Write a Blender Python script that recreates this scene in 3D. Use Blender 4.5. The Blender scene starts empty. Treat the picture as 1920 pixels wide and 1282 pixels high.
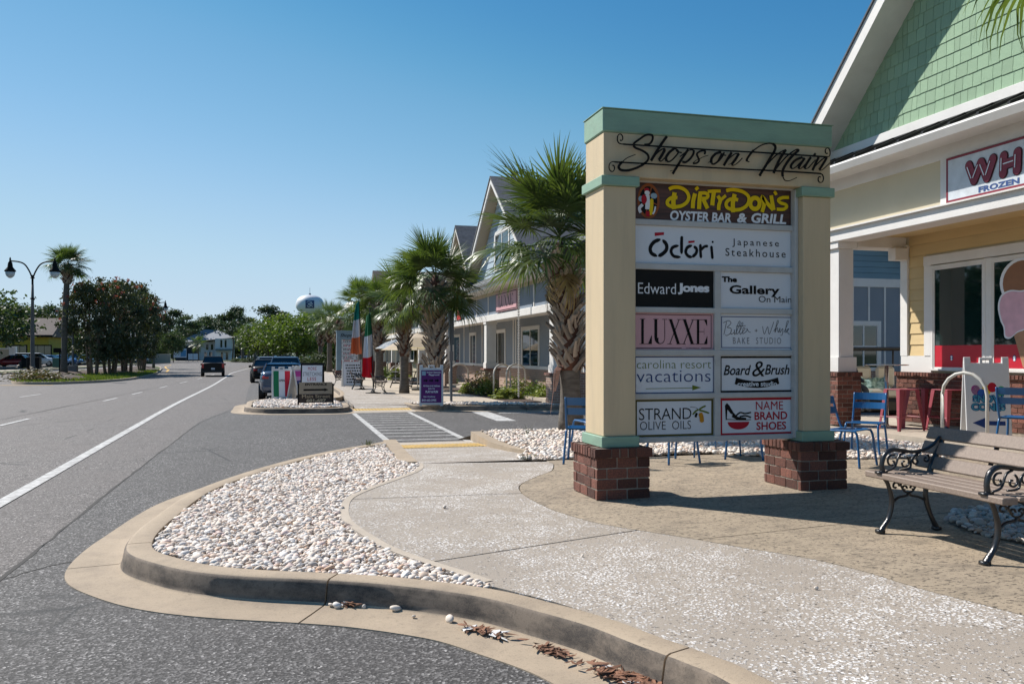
import bpy, bmesh, math, random
import numpy as np
from mathutils import Vector, Matrix, noise

scene = bpy.context.scene
COL = scene.collection
R = math.radians

# ---------------------------------------------------------------- camera, sky, sun, exposure
CAM_F, CAM_HY, CAM_TH, CAM_H = 1600.0, 664.0, R(15), 1.45
cam_data = bpy.data.cameras.new("camera")
cam_data.sensor_fit = 'HORIZONTAL'
cam_data.sensor_width = 36.0
cam_data.lens = 36.0 * CAM_F / 1920
cam_data.shift_y = (CAM_HY - 641) / 1920
cam_data.clip_start = 0.05
cam_data.clip_end = 6000
cam = bpy.data.objects.new("camera", cam_data)
COL.objects.link(cam)
cam.location = (0, 0, CAM_H)
cam.rotation_euler = (R(90), 0, -CAM_TH)
scene.camera = cam

SUN_EL, SUN_AZ = R(43), R(-40)          # azimuth clockwise from +Y
world = bpy.data.worlds.new("World")
scene.world = world
world.use_nodes = True
wn = world.node_tree
bg = wn.nodes["Background"]
sky = wn.nodes.new("ShaderNodeTexSky")
sky.sky_type = 'NISHITA'
sky.sun_disc = False
sky.sun_elevation = SUN_EL
sky.sun_rotation = SUN_AZ
sky.altitude = 0
sky.air_density = 1.0
sky.dust_density = 0.0
sky.ozone_density = 2.0
# the camera's rendering of the sky's colours (a deeper, more saturated blue), one curve for the whole sky
EXPOSURE = 0.5
_sc = wn.nodes.new("ShaderNodeVectorMath"); _sc.operation = 'SCALE'; _sc.inputs['Scale'].default_value = 0.1
_cv = wn.nodes.new("ShaderNodeRGBCurve")
_up = wn.nodes.new("ShaderNodeVectorMath"); _up.operation = 'SCALE'; _up.inputs['Scale'].default_value = 10.0 / 2 ** EXPOSURE
for ci, pts in enumerate((((.0, 0), (.162, .060), (.255, .205), (.462, .440), (.80, .57), (1, .62), (2, 1.7), (4, 4.4)),
                          ((0, 0), (.270, .25), (.407, .446), (.694, .665), (1, .745), (2, 1.7), (4, 4.2)),
                          ((0, 0), (.30, .36), (.521, .575), (.716, .765), (.823, .84), (1, .87), (2, 1.7), (4, 4)))):
    _cv.mapping.clip_max_x = _cv.mapping.clip_max_y = 5; _cv.mapping.use_clip = False
    c_ = _cv.mapping.curves[ci]
    c_.points[0].location = pts[0]; c_.points[-1].location = pts[-1]
    for q_ in pts[1:-1]: c_.points.new(*q_)
_cv.mapping.update()
wn.links.new(sky.outputs[0], _sc.inputs[0]); wn.links.new(_sc.outputs[0], _cv.inputs['Color'])
wn.links.new(_cv.outputs[0], _up.inputs[0]); wn.links.new(_up.outputs[0], bg.inputs[0])
bg.inputs[1].default_value = 0.1
sun_data = bpy.data.lights.new("sun", 'SUN')
sun_data.energy = 4.7
sun_data.angle = R(0.5)
sun_data.color = (1.0, 0.95, 0.88)
sun = bpy.data.objects.new("sun", sun_data)
COL.objects.link(sun)
sdir = Vector((math.sin(SUN_AZ) * math.cos(SUN_EL), math.cos(SUN_AZ) * math.cos(SUN_EL), math.sin(SUN_EL)))
sun.rotation_euler = sdir.to_track_quat('Z', 'Y').to_euler()
sun.location = sdir * 60
vs = scene.view_settings
vs.view_transform = 'Standard'
vs.look = 'None'
vs.exposure = EXPOSURE
vs.gamma = 1.0
vs.use_curve_mapping = False
scene.cycles.max_bounces = 8
scene.cycles.transparent_max_bounces = 16

# ---------------------------------------------------------------- measuring helpers
_c, _s = math.cos(CAM_TH), math.sin(CAM_TH)
def G(x, y):
    """height of the road surface"""
    return -0.006 * min(max(y, 0.0), 75.0)
def _ray(u, v):
    xc = (u - 960) / CAM_F
    return xc * _c + _s, -xc * _s + _c, (CAM_HY - v) / CAM_F
def at(u, v, h=0.0):
    X, Y, Z = _ray(u, v)
    t = 10.0
    for i in range(60):
        t = (CAM_H - h - G(0, Y * t)) / max(-Z, 1e-4)
    return X * t, Y * t
def on_x(u, v, x):
    X, Y, Z = _ray(u, v)
    t = x / X
    return Y * t, CAM_H + Z * t
def on_y(u, v, y):
    X, Y, Z = _ray(u, v)
    t = y / Y
    return X * t, CAM_H + Z * t
def at_depth(u, v, t):
    X, Y, Z = _ray(u, v)
    return X * t, Y * t, CAM_H + Z * t

# ---------------------------------------------------------------- materials
def _link(nt, a, b): nt.links.new(a, b)
def pm(name, col, rough=0.7, col2=None, scale=8.0, amount=0.5, bump=0.0, bscale=None, metal=0.0, coat=0.0, stretch=None,
       world_co=False, spec=0.5, detail=5.0, dirt=None, dirt_scale=1.5, dirt_amount=0.35, sheen=0.0, trans=0.0, rand=0.0):
    """a painted or natural surface: two colours mixed by noise, optional dirt, bump and per-object variation"""
    m = bpy.data.materials.new(name)
    m.use_nodes = True
    nt = m.node_tree
    p = nt.nodes["Principled BSDF"]
    p.inputs["Roughness"].default_value = rough
    p.inputs["Metallic"].default_value = metal
    p.inputs["Specular IOR Level"].default_value = spec
    if coat: p.inputs["Coat Weight"].default_value = coat; p.inputs["Coat Roughness"].default_value = 0.05
    if trans: p.inputs["Transmission Weight"].default_value = trans
    if world_co:
        co = nt.nodes.new("ShaderNodeNewGeometry").outputs["Position"]
    else:
        co = nt.nodes.new("ShaderNodeTexCoord").outputs["Object"]
    mp = nt.nodes.new("ShaderNodeMapping")
    if stretch: mp.inputs["Scale"].default_value = stretch
    _link(nt, co, mp.inputs["Vector"])
    co = mp.outputs["Vector"]
    c1 = (*col, 1)
    c2 = (*(col2 or tuple(c * 0.8 for c in col)), 1)
    n = nt.nodes.new("ShaderNodeTexNoise")
    n.inputs["Scale"].default_value = scale
    n.inputs["Detail"].default_value = detail
    _link(nt, co, n.inputs["Vector"])
    cr = nt.nodes.new("ShaderNodeValToRGB")
    cr.color_ramp.elements[0].position = 0.5 - 0.22 / max(amount, .05) * .5
    cr.color_ramp.elements[1].position = 0.5 + 0.22 / max(amount, .05) * .5
    cr.color_ramp.elements[0].color = c2
    cr.color_ramp.elements[1].color = c1
    _link(nt, n.outputs["Fac"], cr.inputs[0])
    out = cr.outputs[0]
    if dirt:
        d = nt.nodes.new("ShaderNodeTexNoise")
        d.inputs["Scale"].default_value = dirt_scale
        d.inputs["Detail"].default_value = 8
        d.inputs["Roughness"].default_value = 0.7
        _link(nt, co, d.inputs["Vector"])
        mr = nt.nodes.new("ShaderNodeMapRange")
        mr.inputs[1].default_value = 0.48; mr.inputs[2].default_value = 0.75
        mr.inputs[4].default_value = dirt_amount
        _link(nt, d.outputs["Fac"], mr.inputs[0])
        mx = nt.nodes.new("ShaderNodeMix"); mx.data_type = 'RGBA'
        _link(nt, mr.outputs[0], mx.inputs[0])
        _link(nt, out, mx.inputs[6]); mx.inputs[7].default_value = (*dirt, 1)
        out = mx.outputs[2]
    if rand:
        oi = nt.nodes.new("ShaderNodeObjectInfo")
        mr = nt.nodes.new("ShaderNodeMapRange")
        mr.inputs[3].default_value = 1 - rand; mr.inputs[4].default_value = 1 + rand
        _link(nt, oi.outputs["Random"], mr.inputs[0])
        hs = nt.nodes.new("ShaderNodeHueSaturation")
        _link(nt, mr.outputs[0], hs.inputs["Value"]); _link(nt, out, hs.inputs["Color"])
        out = hs.outputs[0]
    _link(nt, out, p.inputs["Base Color"])
    if bump:
        b = nt.nodes.new("ShaderNodeTexNoise")
        b.inputs["Scale"].default_value = bscale or scale * 6
        b.inputs["Detail"].default_value = 6
        _link(nt, co, b.inputs["Vector"])
        bp = nt.nodes.new("ShaderNodeBump")
        bp.inputs["Strength"].default_value = bump
        bp.inputs["Distance"].default_value = 0.01
        _link(nt, b.outputs["Fac"], bp.inputs["Height"])
        _link(nt, bp.outputs[0], p.inputs["Normal"])
    return m

def leaf_mat(name, col, col2, rough=0.5, transl=0.25, rand=0.25, scale=3.0):
    """leaf: diffuse plus translucency, colour varied between leaves by position"""
    m = pm(name, col, rough, col2, scale=scale, amount=1.0, rand=rand, spec=0.35)
    nt = m.node_tree
    p = nt.nodes["Principled BSDF"]
    tr = nt.nodes.new("ShaderNodeBsdfTranslucent")
    src = p.inputs["Base Color"].links[0].from_socket
    g = nt.nodes.new("ShaderNodeMix"); g.data_type = 'RGBA'; g.blend_type = 'MULTIPLY'; g.inputs[0].default_value = 1
    _link(nt, src, g.inputs[6]); g.inputs[7].default_value = (1.6, 1.7, .6, 1)
    _link(nt, g.outputs[2], tr.inputs[0])
    mx = nt.nodes.new("ShaderNodeMixShader"); mx.inputs[0].default_value = transl
    o = nt.nodes["Material Output"]
    _link(nt, p.outputs[0], mx.inputs[1]); _link(nt, tr.outputs[0], mx.inputs[2]); _link(nt, mx.outputs[0], o.inputs[0])
    return m

def ramp(nt, fac, stops):
    r = nt.nodes.new("ShaderNodeValToRGB")
    e = r.color_ramp.elements
    while len(e) < len(stops): e.new(0.5)
    for i, (pos, c) in enumerate(stops):
        e[i].position = pos; e[i].color = (*c, 1)
    _link(nt, fac, r.inputs[0])
    return r.outputs[0]
def tex(nt, kind, co, scale, **kw):
    n = nt.nodes.new(kind)
    n.inputs["Scale"].default_value = scale
    for k, v in kw.items():
        if k in n.inputs: n.inputs[k].default_value = v
        else: setattr(n, k, v)
    _link(nt, co, n.inputs["Vector"])
    return n
def mixc(nt, fac, a, b, mode='MIX'):
    x = nt.nodes.new("ShaderNodeMix"); x.data_type = 'RGBA'; x.blend_type = mode
    if isinstance(fac, (int, float)): x.inputs[0].default_value = fac
    else: _link(nt, fac, x.inputs[0])
    for s, i in ((a, 6), (b, 7)):
        if isinstance(s, tuple): x.inputs[i].default_value = (*s, 1)
        else: _link(nt, s, x.inputs[i])
    return x.outputs[2]
def mrange(nt, val, a, b, c=0.0, d=1.0):
    r = nt.nodes.new("ShaderNodeMapRange")
    for i, x in enumerate((a, b, c, d)): r.inputs[i + 1].default_value = x
    _link(nt, val, r.inputs[0])
    return r.outputs[0]
def shell(name, rough=0.85):
    m = bpy.data.materials.new(name); m.use_nodes = True
    nt = m.node_tree; p = nt.nodes["Principled BSDF"]; p.inputs["Roughness"].default_value = rough
    co = nt.nodes.new("ShaderNodeNewGeometry").outputs["Position"]
    return m, nt, p, co
def set_bump(nt, p, h, strength, dist):
    b = nt.nodes.new("ShaderNodeBump"); b.inputs["Strength"].default_value = strength; b.inputs["Distance"].default_value = dist
    _link(nt, h, b.inputs["Height"]); _link(nt, b.outputs[0], p.inputs["Normal"])

def asphalt_mat(name, base, light, speck, warm):
    m, nt, p, co = shell(name, 0.82)
    v = tex(nt, "ShaderNodeTexVoronoi", co, 82.0)
    g = ramp(nt, mrange(nt, v.outputs["Color"], 0, 1), [(0.0, tuple(c * .15 for c in base)), (0.28, tuple(c * .7 for c in base)), (0.58, light), (0.82, speck), (0.93, tuple(min(c * 2.2, .75) for c in speck)), (1.0, tuple(min(c * 3, .8) for c in speck))])
    pit = tex(nt, "ShaderNodeTexNoise", co, 48.0, Detail=3.0)
    g = mixc(nt, mrange(nt, pit.outputs["Fac"], .60, .68, 0, .85), g, (.008, .008, .008))
    n = tex(nt, "ShaderNodeTexNoise", co, 0.35, Detail=6.0, Roughness=0.65)
    g = mixc(nt, mrange(nt, n.outputs["Fac"], .35, .7, 0, .55), g, warm)
    n2 = tex(nt, "ShaderNodeTexNoise", co, 2.6, Detail=8.0, Roughness=0.75)
    g = mixc(nt, mrange(nt, n2.outputs["Fac"], .5, .8, 0, .45), g, tuple(c * .55 for c in base))
    # tyre wear: long streaks along the street
    mp = nt.nodes.new("ShaderNodeMapping"); mp.inputs["Scale"].default_value = (1.0, 0.03, 1.0); _link(nt, co, mp.inputs[0])
    n3 = tex(nt, "ShaderNodeTexNoise", mp.outputs[0], 0.9, Detail=3.0)
    g = mixc(nt, mrange(nt, n3.outputs["Fac"], .45, .7, 0, .3), g, tuple(c * .8 for c in light))
    # fine cracks
    vc = tex(nt, "ShaderNodeTexVoronoi", co, 0.28, feature='DISTANCE_TO_EDGE')
    nn = tex(nt, "ShaderNodeTexNoise", co, 0.5)
    ck = nt.nodes.new("ShaderNodeMath"); ck.operation = 'MULTIPLY'
    _link(nt, mrange(nt, vc.outputs["Distance"], .0, .006, 1, 0), ck.inputs[0]); _link(nt, mrange(nt, nn.outputs["Fac"], .5, .56), ck.inputs[1])
    g = mixc(nt, ck.outputs[0], g, (.02, .02, .02))
    _link(nt, g, p.inputs["Base Color"])
    set_bump(nt, p, v.outputs["Distance"], .5, 0.005)
    return m

def concrete_mat(name, col, stain, stain_amt=.6, speck=(.06, .05, .04), speck_amt=.18, stretch=(1, 1, 1), th=(.60, .66), sth=(.48, .72)):
    m, nt, p, co = shell(name, 0.88)
    n = tex(nt, "ShaderNodeTexNoise", co, 1.1, Detail=8.0, Roughness=0.7)
    g = ramp(nt, n.outputs["Fac"], [(.3, tuple(c * .78 for c in col)), (.7, tuple(c * 1.12 for c in col))])
    mp = nt.nodes.new("ShaderNodeMapping"); mp.inputs["Scale"].default_value = stretch; _link(nt, co, mp.inputs[0])
    n2 = tex(nt, "ShaderNodeTexNoise", mp.outputs[0], 3.0, Detail=9.0, Roughness=0.75)
    g = mixc(nt, mrange(nt, n2.outputs["Fac"], sth[0], sth[1], 0, stain_amt), g, stain)
    sm = nt.nodes.new("ShaderNodeMapping"); sm.inputs["Scale"].default_value = (1, 1.6, 1); _link(nt, co, sm.inputs[0])
    v = tex(nt, "ShaderNodeTexNoise", sm.outputs[0], 26.0, Detail=4.0, Roughness=.65)
    g = mixc(nt, mrange(nt, v.outputs["Fac"], th[0], th[1], 0, speck_amt), g, speck)
    f = tex(nt, "ShaderNodeTexNoise", co, 260.0, Detail=2.0)
    g = mixc(nt, mrange(nt, f.outputs["Fac"], .35, .65, 0, .3), g, tuple(min(1, c * 1.35) for c in col))
    f2 = tex(nt, "ShaderNodeTexNoise", co, 90.0, Detail=3.0)
    g = mixc(nt, mrange(nt, f2.outputs["Fac"], .55, .75, 0, .5), g, tuple(c * .45 for c in col))
    _link(nt, g, p.inputs["Base Color"])
    set_bump(nt, p, f.outputs["Fac"], 0.35, 0.004)
    return m

def aggregate_mat(name):
    """exposed aggregate: white shell chips washed clear in patches of tan cement"""
    m, nt, p, co = shell(name, 0.8)
    cement = mixc(nt, tex(nt, "ShaderNodeTexNoise", co, 1.4, Detail=6.0).outputs["Fac"], (.29, .245, .20), (.41, .35, .285))
    fine = tex(nt, "ShaderNodeTexNoise", co, 180.0, Detail=2.0)
    cement = mixc(nt, mrange(nt, fine.outputs["Fac"], .55, .7, 0, .6), cement, (.12, .10, .08))
    wob = tex(nt, "ShaderNodeTexNoise", co, 70.0, Detail=2.0)
    add = nt.nodes.new("ShaderNodeMix"); add.data_type = 'VECTOR'; add.inputs[0].default_value = .012
    _link(nt, co, add.inputs[4]); _link(nt, wob.outputs["Color"], add.inputs[5])
    v = tex(nt, "ShaderNodeTexVoronoi", add.outputs[1], 60.0, Randomness=1.0)
    chip = ramp(nt, mrange(nt, v.outputs["Color"], 0, 1), [(0, (.07, .06, .05)), (.16, (.22, .19, .165)), (.34, (.58, .545, .51)), (.7, (.82, .79, .76)), (1, (.90, .88, .86))])
    big = tex(nt, "ShaderNodeTexNoise", co, 1.5, Detail=9.0, Roughness=0.78)
    pres = tex(nt, "ShaderNodeTexVoronoi", add.outputs[1], 60.0, Randomness=1.0)
    rnd = nt.nodes.new("ShaderNodeSeparateColor"); _link(nt, pres.outputs["Color"], rnd.inputs[0])
    th = mrange(nt, big.outputs["Fac"], .40, .60, .10, .97)
    less = nt.nodes.new("ShaderNodeMath"); less.operation = 'LESS_THAN'; _link(nt, rnd.outputs[1], less.inputs[0]); _link(nt, th, less.inputs[1])
    edge = mrange(nt, v.outputs["Distance"], .38, .56, 1, 0)
    mk = nt.nodes.new("ShaderNodeMath"); mk.operation = 'MULTIPLY'; _link(nt, less.outputs[0], mk.inputs[0]); _link(nt, edge, mk.inputs[1])
    g = mixc(nt, mk.outputs[0], cement, chip)
    ds = tex(nt, "ShaderNodeTexNoise", co, 34.0, Detail=3.0)
    g = mixc(nt, mrange(nt, ds.outputs["Fac"], .66, .70, 0, .8), g, (.035, .03, .025))
    _link(nt, g, p.inputs["Base Color"])
    set_bump(nt, p, mk.outputs[0], 0.55, 0.005)
    return m

M = {}
M['asphalt'] = asphalt_mat('road_asphalt', (.052, .044, .039), (.128, .113, .103), (.27, .245, .23), (.13, .110, .099))
M['asphalt_dark'] = asphalt_mat('drive_asphalt', (.030, .027, .025), (.078, .072, .068), (.23, .217, .208), (.070, .063, .058))
M['kerb'] = concrete_mat('kerb_concrete', (.39, .305, .215), (.15, .115, .09), .55, speck_amt=.35)
M['slab'] = concrete_mat('stamped_concrete', (.345, .275, .195), (.07, .057, .046), .85, speck=(.025, .02, .016), speck_amt=.95, th=(.555, .60), stretch=(1, 2.2, 1))
M['walk'] = concrete_mat('sidewalk_concrete', (.46, .39, .31), (.2, .17, .14), .4)
M['agg'] = aggregate_mat('shell_aggregate')
M['joint'] = pm('joint_filler', (.05, .045, .04), .9)
M['soil'] = pm('gravel_bed_soil', (.16, .13, .10), .95, (.08, .065, .05), scale=30, world_co=True)
M['line'] = pm('road_paint', (.62, .61, .585), .8, (.36, .35, .33), scale=14, amount=.7, world_co=True, bump=.4, bscale=140, dirt=(.13, .12, .11), dirt_scale=5, dirt_amount=.85)
M['line_yellow'] = pm('yellow_road_paint', (.62, .36, .06), .75, (.45, .27, .06), scale=9, world_co=True)
M['tactile'] = pm('tactile_yellow', (.72, .47, .13), .8, (.5, .34, .12), scale=14, world_co=True, dirt=(.35, .27, .18), dirt_amount=.6, dirt_scale=4)
M['grass'] = pm('grass', (.09, .12, .03), .95, (.05, .065, .022), scale=1.5, world_co=True, bump=.9, bscale=40, dirt=(.17, .16, .07), dirt_scale=.3)
M['mulch'] = pm('mulch', (.09, .055, .04), .95, (.04, .025, .02), scale=12, world_co=True, bump=.9, bscale=30)
M['far_ground'] = pm('far_ground', (.07, .10, .035), .95, (.05, .06, .03), scale=.05, world_co=True)

# ---------------------------------------------------------------- objects
def tag(o, label=None, cat=None, group=None, kind=None):
    if label: o['label'] = label
    if cat: o['category'] = cat
    if group: o['group'] = group
    if kind: o['kind'] = kind
    return o
def thing(name, label, cat, loc=(0, 0, 0), rz=0.0, group=None, kind=None):
    o = bpy.data.objects.new(name, None)
    COL.objects.link(o)
    o.empty_display_size = .2
    o.location = loc; o.rotation_euler = (0, 0, rz)
    return tag(o, label, cat, group, kind)
def link(name, me, parent=None, loc=None, rot=None, scale=None):
    o = bpy.data.objects.new(name, me)
    COL.objects.link(o)
    if parent: o.parent = parent
    if loc is not None: o.location = loc
    if rot is not None: o.rotation_euler = rot
    if scale is not None: o.scale = scale
    return o
def copy_tree(o, parent=None):
    c = o.copy(); COL.objects.link(c)
    c.parent = parent
    for ch in o.children: copy_tree(ch, c)
    return c

class MB:
    """collects simple solids and links them as one mesh object"""
    def __init__(s): s.v = []; s.f = []; s.mi = []; s.k = 0
    def add(s, vs, fs, mi=None):
        b = len(s.v); s.v += [tuple(v) for v in vs]
        s.f += [tuple(i + b for i in f) for f in fs]
        s.mi += [s.k if mi is None else mi] * len(fs)
        return s
    def box(s, x0, y0, z0, x1, y1, z1, mat=None):
        vs = [(x0, y0, z0), (x1, y0, z0), (x1, y1, z0), (x0, y1, z0), (x0, y0, z1), (x1, y0, z1), (x1, y1, z1), (x0, y1, z1)]
        if mat is not None: vs = [mat @ Vector(v) for v in vs]
        return s.add(vs, [(3, 2, 1, 0), (4, 5, 6, 7), (0, 1, 5, 4), (1, 2, 6, 5), (2, 3, 7, 6), (3, 0, 4, 7)])
    def bbox(s, x0, y0, z0, x1, y1, z1, r=.006, mat=None):
        """box with chamfered edges"""
        vs, fs = chamfer_box(x0, y0, z0, x1, y1, z1, r)
        if mat is not None: vs = [mat @ Vector(v) for v in vs]
        return s.add(vs, fs)
    def prism(s, poly, axis, a, b):
        """extrude a 2D polygon along an axis: 'x' -> poly in (y,z); 'y' -> (x,z); 'z' -> (x,y)"""
        def P(p, t):
            return {'x': (t, p[0], p[1]), 'y': (p[0], t, p[1]), 'z': (p[0], p[1], t)}[axis]
        n = len(poly)
        vs = [P(p, a) for p in poly] + [P(p, b) for p in poly]
        ar = sum(poly[i][0] * poly[(i + 1) % n][1] - poly[(i + 1) % n][0] * poly[i][1] for i in range(n))
        flip = (ar > 0) == (axis != 'y')
        if b < a: flip = not flip
        f0 = tuple(range(n)); f1 = tuple(range(n, 2 * n))
        fs = [f0[::-1] if flip else f0, f1 if flip else f1[::-1]]
        for i in range(n):
            q = (i, (i + 1) % n, n + (i + 1) % n, n + i)
            fs.append(q if flip else q[::-1])
        return s.add(vs, fs)
    def tube(s, path, r, n=8, caps=True, closed=False):
        """round bar along a path; r is a number or one radius per point"""
        P = [Vector(p) for p in path]
        rs = r if isinstance(r, (list, tuple)) else [r] * len(P)
        vs = []; up = None
        for i, p in enumerate(P):
            a = P[i - 1] if (i > 0 or closed) else P[i]
            b = P[(i + 1) % len(P)] if (i < len(P) - 1 or closed) else P[i]
            d = (b - a).normalized() if (b - a).length > 1e-9 else Vector((0, 0, 1))
            if up is None:
                up = Vector((0, 0, 1)) if abs(d.z) < .9 else Vector((1, 0, 0))
            x = d.cross(up)
            if x.length < 1e-6: x = d.orthogonal()
            x.normalize(); y = x.cross(d).normalized(); up = y
            for k in range(n):
                t = 2 * math.pi * k / n
                vs.append(p + (x * math.cos(t) + y * math.sin(t)) * rs[i])
        fs = []
        m = len(P)
        for i in range(m if closed else m - 1):
            for k in range(n):
                a = i * n + k; b = i * n + (k + 1) % n; j = ((i + 1) % m) * n
                fs.append((a, b, j + (k + 1) % n, j + k))
        if caps and not closed:
            fs.append(tuple(range(n))[::-1]); fs.append(tuple(range((m - 1) * n, m * n)))
        return s.add(vs, fs)
    def lathe(s, prof, n=16, c=(0, 0, 0), mat=None):
        """profile of (radius, z)"""
        vs = []; fs = []
        for (r, z) in prof:
            for k in range(n):
                t = 2 * math.pi * k / n
                vs.append(Vector((c[0] + r * math.cos(t), c[1] + r * math.sin(t), c[2] + z)))
        if mat is not None: vs = [mat @ v for v in vs]
        for i in range(len(prof) - 1):
            for k in range(n):
                fs.append((i * n + k, i * n + (k + 1) % n, (i + 1) * n + (k + 1) % n, (i + 1) * n + k))
        fs.append(tuple(range(n))[::-1]); m = len(prof)
        fs.append(tuple(range((m - 1) * n, m * n)))
        return s.add(vs, fs)
    def me(s, name, mats, smooth=False, angle=None):
        me = bpy.data.meshes.new(name)
        me.from_pydata([tuple(v) for v in s.v], [], s.f)
        for m in (mats if isinstance(mats, (list, tuple)) else [mats]): me.materials.append(m)
        if max(s.mi, default=0) > 0: me.polygons.foreach_set("material_index", s.mi)
        if smooth or angle: me.polygons.foreach_set("use_smooth", [True] * len(me.polygons))
        me.update()
        if angle: me.set_sharp_from_angle(angle=R(angle))
        return me
    def build(s, name, mats, parent=None, smooth=False, angle=None, loc=None, rot=None):
        return link(name, s.me(name, mats, smooth, angle), parent, loc, rot)

def chamfer_box(x0, y0, z0, x1, y1, z1, r):
    r = min(r, abs(x1 - x0) * .45, abs(y1 - y0) * .45, abs(z1 - z0) * .45)
    vs = []; idx = {}
    for ix, X in enumerate((x0, x1)):
        for iy, Y in enumerate((y0, y1)):
            for iz, Z in enumerate((z0, z1)):
                sx, sy, sz = (1 - 2 * ix) * r, (1 - 2 * iy) * r, (1 - 2 * iz) * r
                for a, q in enumerate(((X, Y + sy, Z + sz), (X + sx, Y, Z + sz), (X + sx, Y + sy, Z))):
                    idx[(ix, iy, iz, a)] = len(vs); vs.append(q)
    I = idx; fs = []
    for a in range(3):
        o = [0, 1, 2]; o.remove(a)
        for sd in (0, 1):
            q = []
            for (p, w) in ((0, 0), (1, 0), (1, 1), (0, 1)):
                k = [0, 0, 0]; k[a] = sd; k[o[0]] = p; k[o[1]] = w
                q.append(I[(*k, a)])
            fs.append(q)
    for a in range(3):          # edges along axis a
        o = [0, 1, 2]; o.remove(a)
        for p in (0, 1):
            for w in (0, 1):
                k0 = [0, 0, 0]; k0[o[0]] = p; k0[o[1]] = w
                k1 = list(k0); k1[a] = 1
                fs.append([I[(*k0, o[0])], I[(*k1, o[0])], I[(*k1, o[1])], I[(*k0, o[1])]])
    for ix in (0, 1):
        for iy in (0, 1):
            for iz in (0, 1):
                fs.append([I[(ix, iy, iz, 0)], I[(ix, iy, iz, 1)], I[(ix, iy, iz, 2)]])
    c = Vector(((x0 + x1) / 2, (y0 + y1) / 2, (z0 + z1) / 2)); out = []
    for f in fs:
        P = [Vector(vs[i]) for i in f]
        nrm = (P[1] - P[0]).cross(P[2] - P[0])
        fc = sum(P, Vector()) / len(P)
        out.append(tuple(f) if nrm.dot(fc - c) > 0 else tuple(f[::-1]))
    return vs, out

def catmull(pts, n=8, closed=False):
    P = [Vector(p) for p in pts]; out = []; m = len(P)
    rng = range(m) if closed else range(m - 1)
    for i in rng:
        if closed: a, b, c, d = P[i - 1], P[i], P[(i + 1) % m], P[(i + 2) % m]
        else: a, b, c, d = P[max(i - 1, 0)], P[i], P[i + 1], P[min(i + 2, m - 1)]
        for k in range(n):
            t = k / n
            out.append(.5 * ((2 * b) + (c - a) * t + (2 * a - 5 * b + 4 * c - d) * t * t + (3 * b - a - 3 * c + d) * t ** 3))
    if not closed: out.append(P[-1])
    return out

def sheet(name, poly, h, mat, thick=0.0, parent=None, cuts=(0, 75), ground=True, bevel=0.0):
    """flat polygon laid on the sloping ground at height h above the road, optionally a slab with sides"""
    bm = bmesh.new()
    vs = [bm.verts.new((p[0], p[1], 0)) for p in poly]
    f = bm.faces.new(vs)
    if f.normal.z < 0 or f.calc_area() and (f.normal_update() or f.normal.z < 0): f.normal_flip()
    bmesh.ops.triangulate(bm, faces=bm.faces[:])
    for y in cuts:
        g = bm.verts[:] + bm.edges[:] + bm.faces[:]
        bmesh.ops.bisect_plane(bm, geom=g, plane_co=(0, y, 0), plane_no=(0, 1, 0))
    bmesh.ops.recalc_face_normals(bm, faces=bm.faces[:])
    for f in bm.faces:
        if f.normal.z < 0: f.normal_flip()
    if thick:
        r = bmesh.ops.extrude_face_region(bm, geom=bm.faces[:])
        for e in r['geom']:
            if isinstance(e, bmesh.types.BMVert): e.co.z += thick
        bmesh.ops.recalc_face_normals(bm, faces=bm.faces[:])
    for v in bm.verts:
        v.co.z += (G(0, v.co.y) if ground else 0) + h - thick
    me = bpy.data.meshes.new(name); bm.to_mesh(me); bm.free()
    me.materials.append(mat)
    return link(name, me, parent)

def sweep(path, prof, name, mats, parent=None, hfun=None, closed=False, smooth=True, pmi=None, ends=None):
    """profile of (offset to the left, height) carried along a 2D path; pmi gives a material per profile strip"""
    P = [Vector((p[0], p[1])) for p in path]; mb = MB(); n = len(prof); m = len(P)
    for i, p in enumerate(P):
        a = P[i - 1] if (i > 0 or closed) else p; b = P[(i + 1) % m] if (i < m - 1 or closed) else p
        if ends and i == 0: a, b = ends[0]
        if ends and i == m - 1: a, b = ends[1]
        d = (b - a).normalized(); nx = Vector((-d.y, d.x))
        for j, (o, h) in enumerate(prof):
            q = p + nx * o
            hh = h * (hfun(i / (m - 1)) if hfun else 1)
            mb.v.append((q.x, q.y, G(q.x, q.y) + hh))
    for i in range(m if closed else m - 1):
        for j in range(n - 1):
            a = i * n + j; b = ((i + 1) % m) * n + j
            mb.f.append((a, b, b + 1, a + 1)); mb.mi.append(pmi[j] if pmi else 0)
    if not closed:
        mb.f.append(tuple(range(n))); mb.f.append(tuple(range((m - 1) * n, m * n))[::-1]); mb.mi += [0, 0]
    o = mb.build(name, mats, parent, angle=40 if smooth else None)
    bm = bmesh.new(); bm.from_mesh(o.data); bmesh.ops.recalc_face_normals(bm, faces=bm.faces[:]); bm.to_mesh(o.data); bm.free()
    return o
def resample(path, step):
    P = [Vector((p[0], p[1])) for p in path]; out = [P[0]]; acc = 0
    L = [0]
    for a, b in zip(P, P[1:]): L.append(L[-1] + (b - a).length)
    n = max(2, int(L[-1] / step) + 1); k = 0; out = []
    for i in range(n):
        t = L[-1] * i / (n - 1)
        while k < len(P) - 2 and L[k + 1] < t: k += 1
        s = (t - L[k]) / max(L[k + 1] - L[k], 1e-9)
        out.append(P[k].lerp(P[k + 1], min(max(s, 0), 1)))
    return out
def inside(pt, poly):
    x, y = pt; c = False; n = len(poly)
    for i in range(n):
        x0, y0 = poly[i][0], poly[i][1]; x1, y1 = poly[i - 1][0], poly[i - 1][1]
        if (y0 > y) != (y1 > y) and x < (x1 - x0) * (y - y0) / (y1 - y0) + x0: c = not c
    return c

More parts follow.
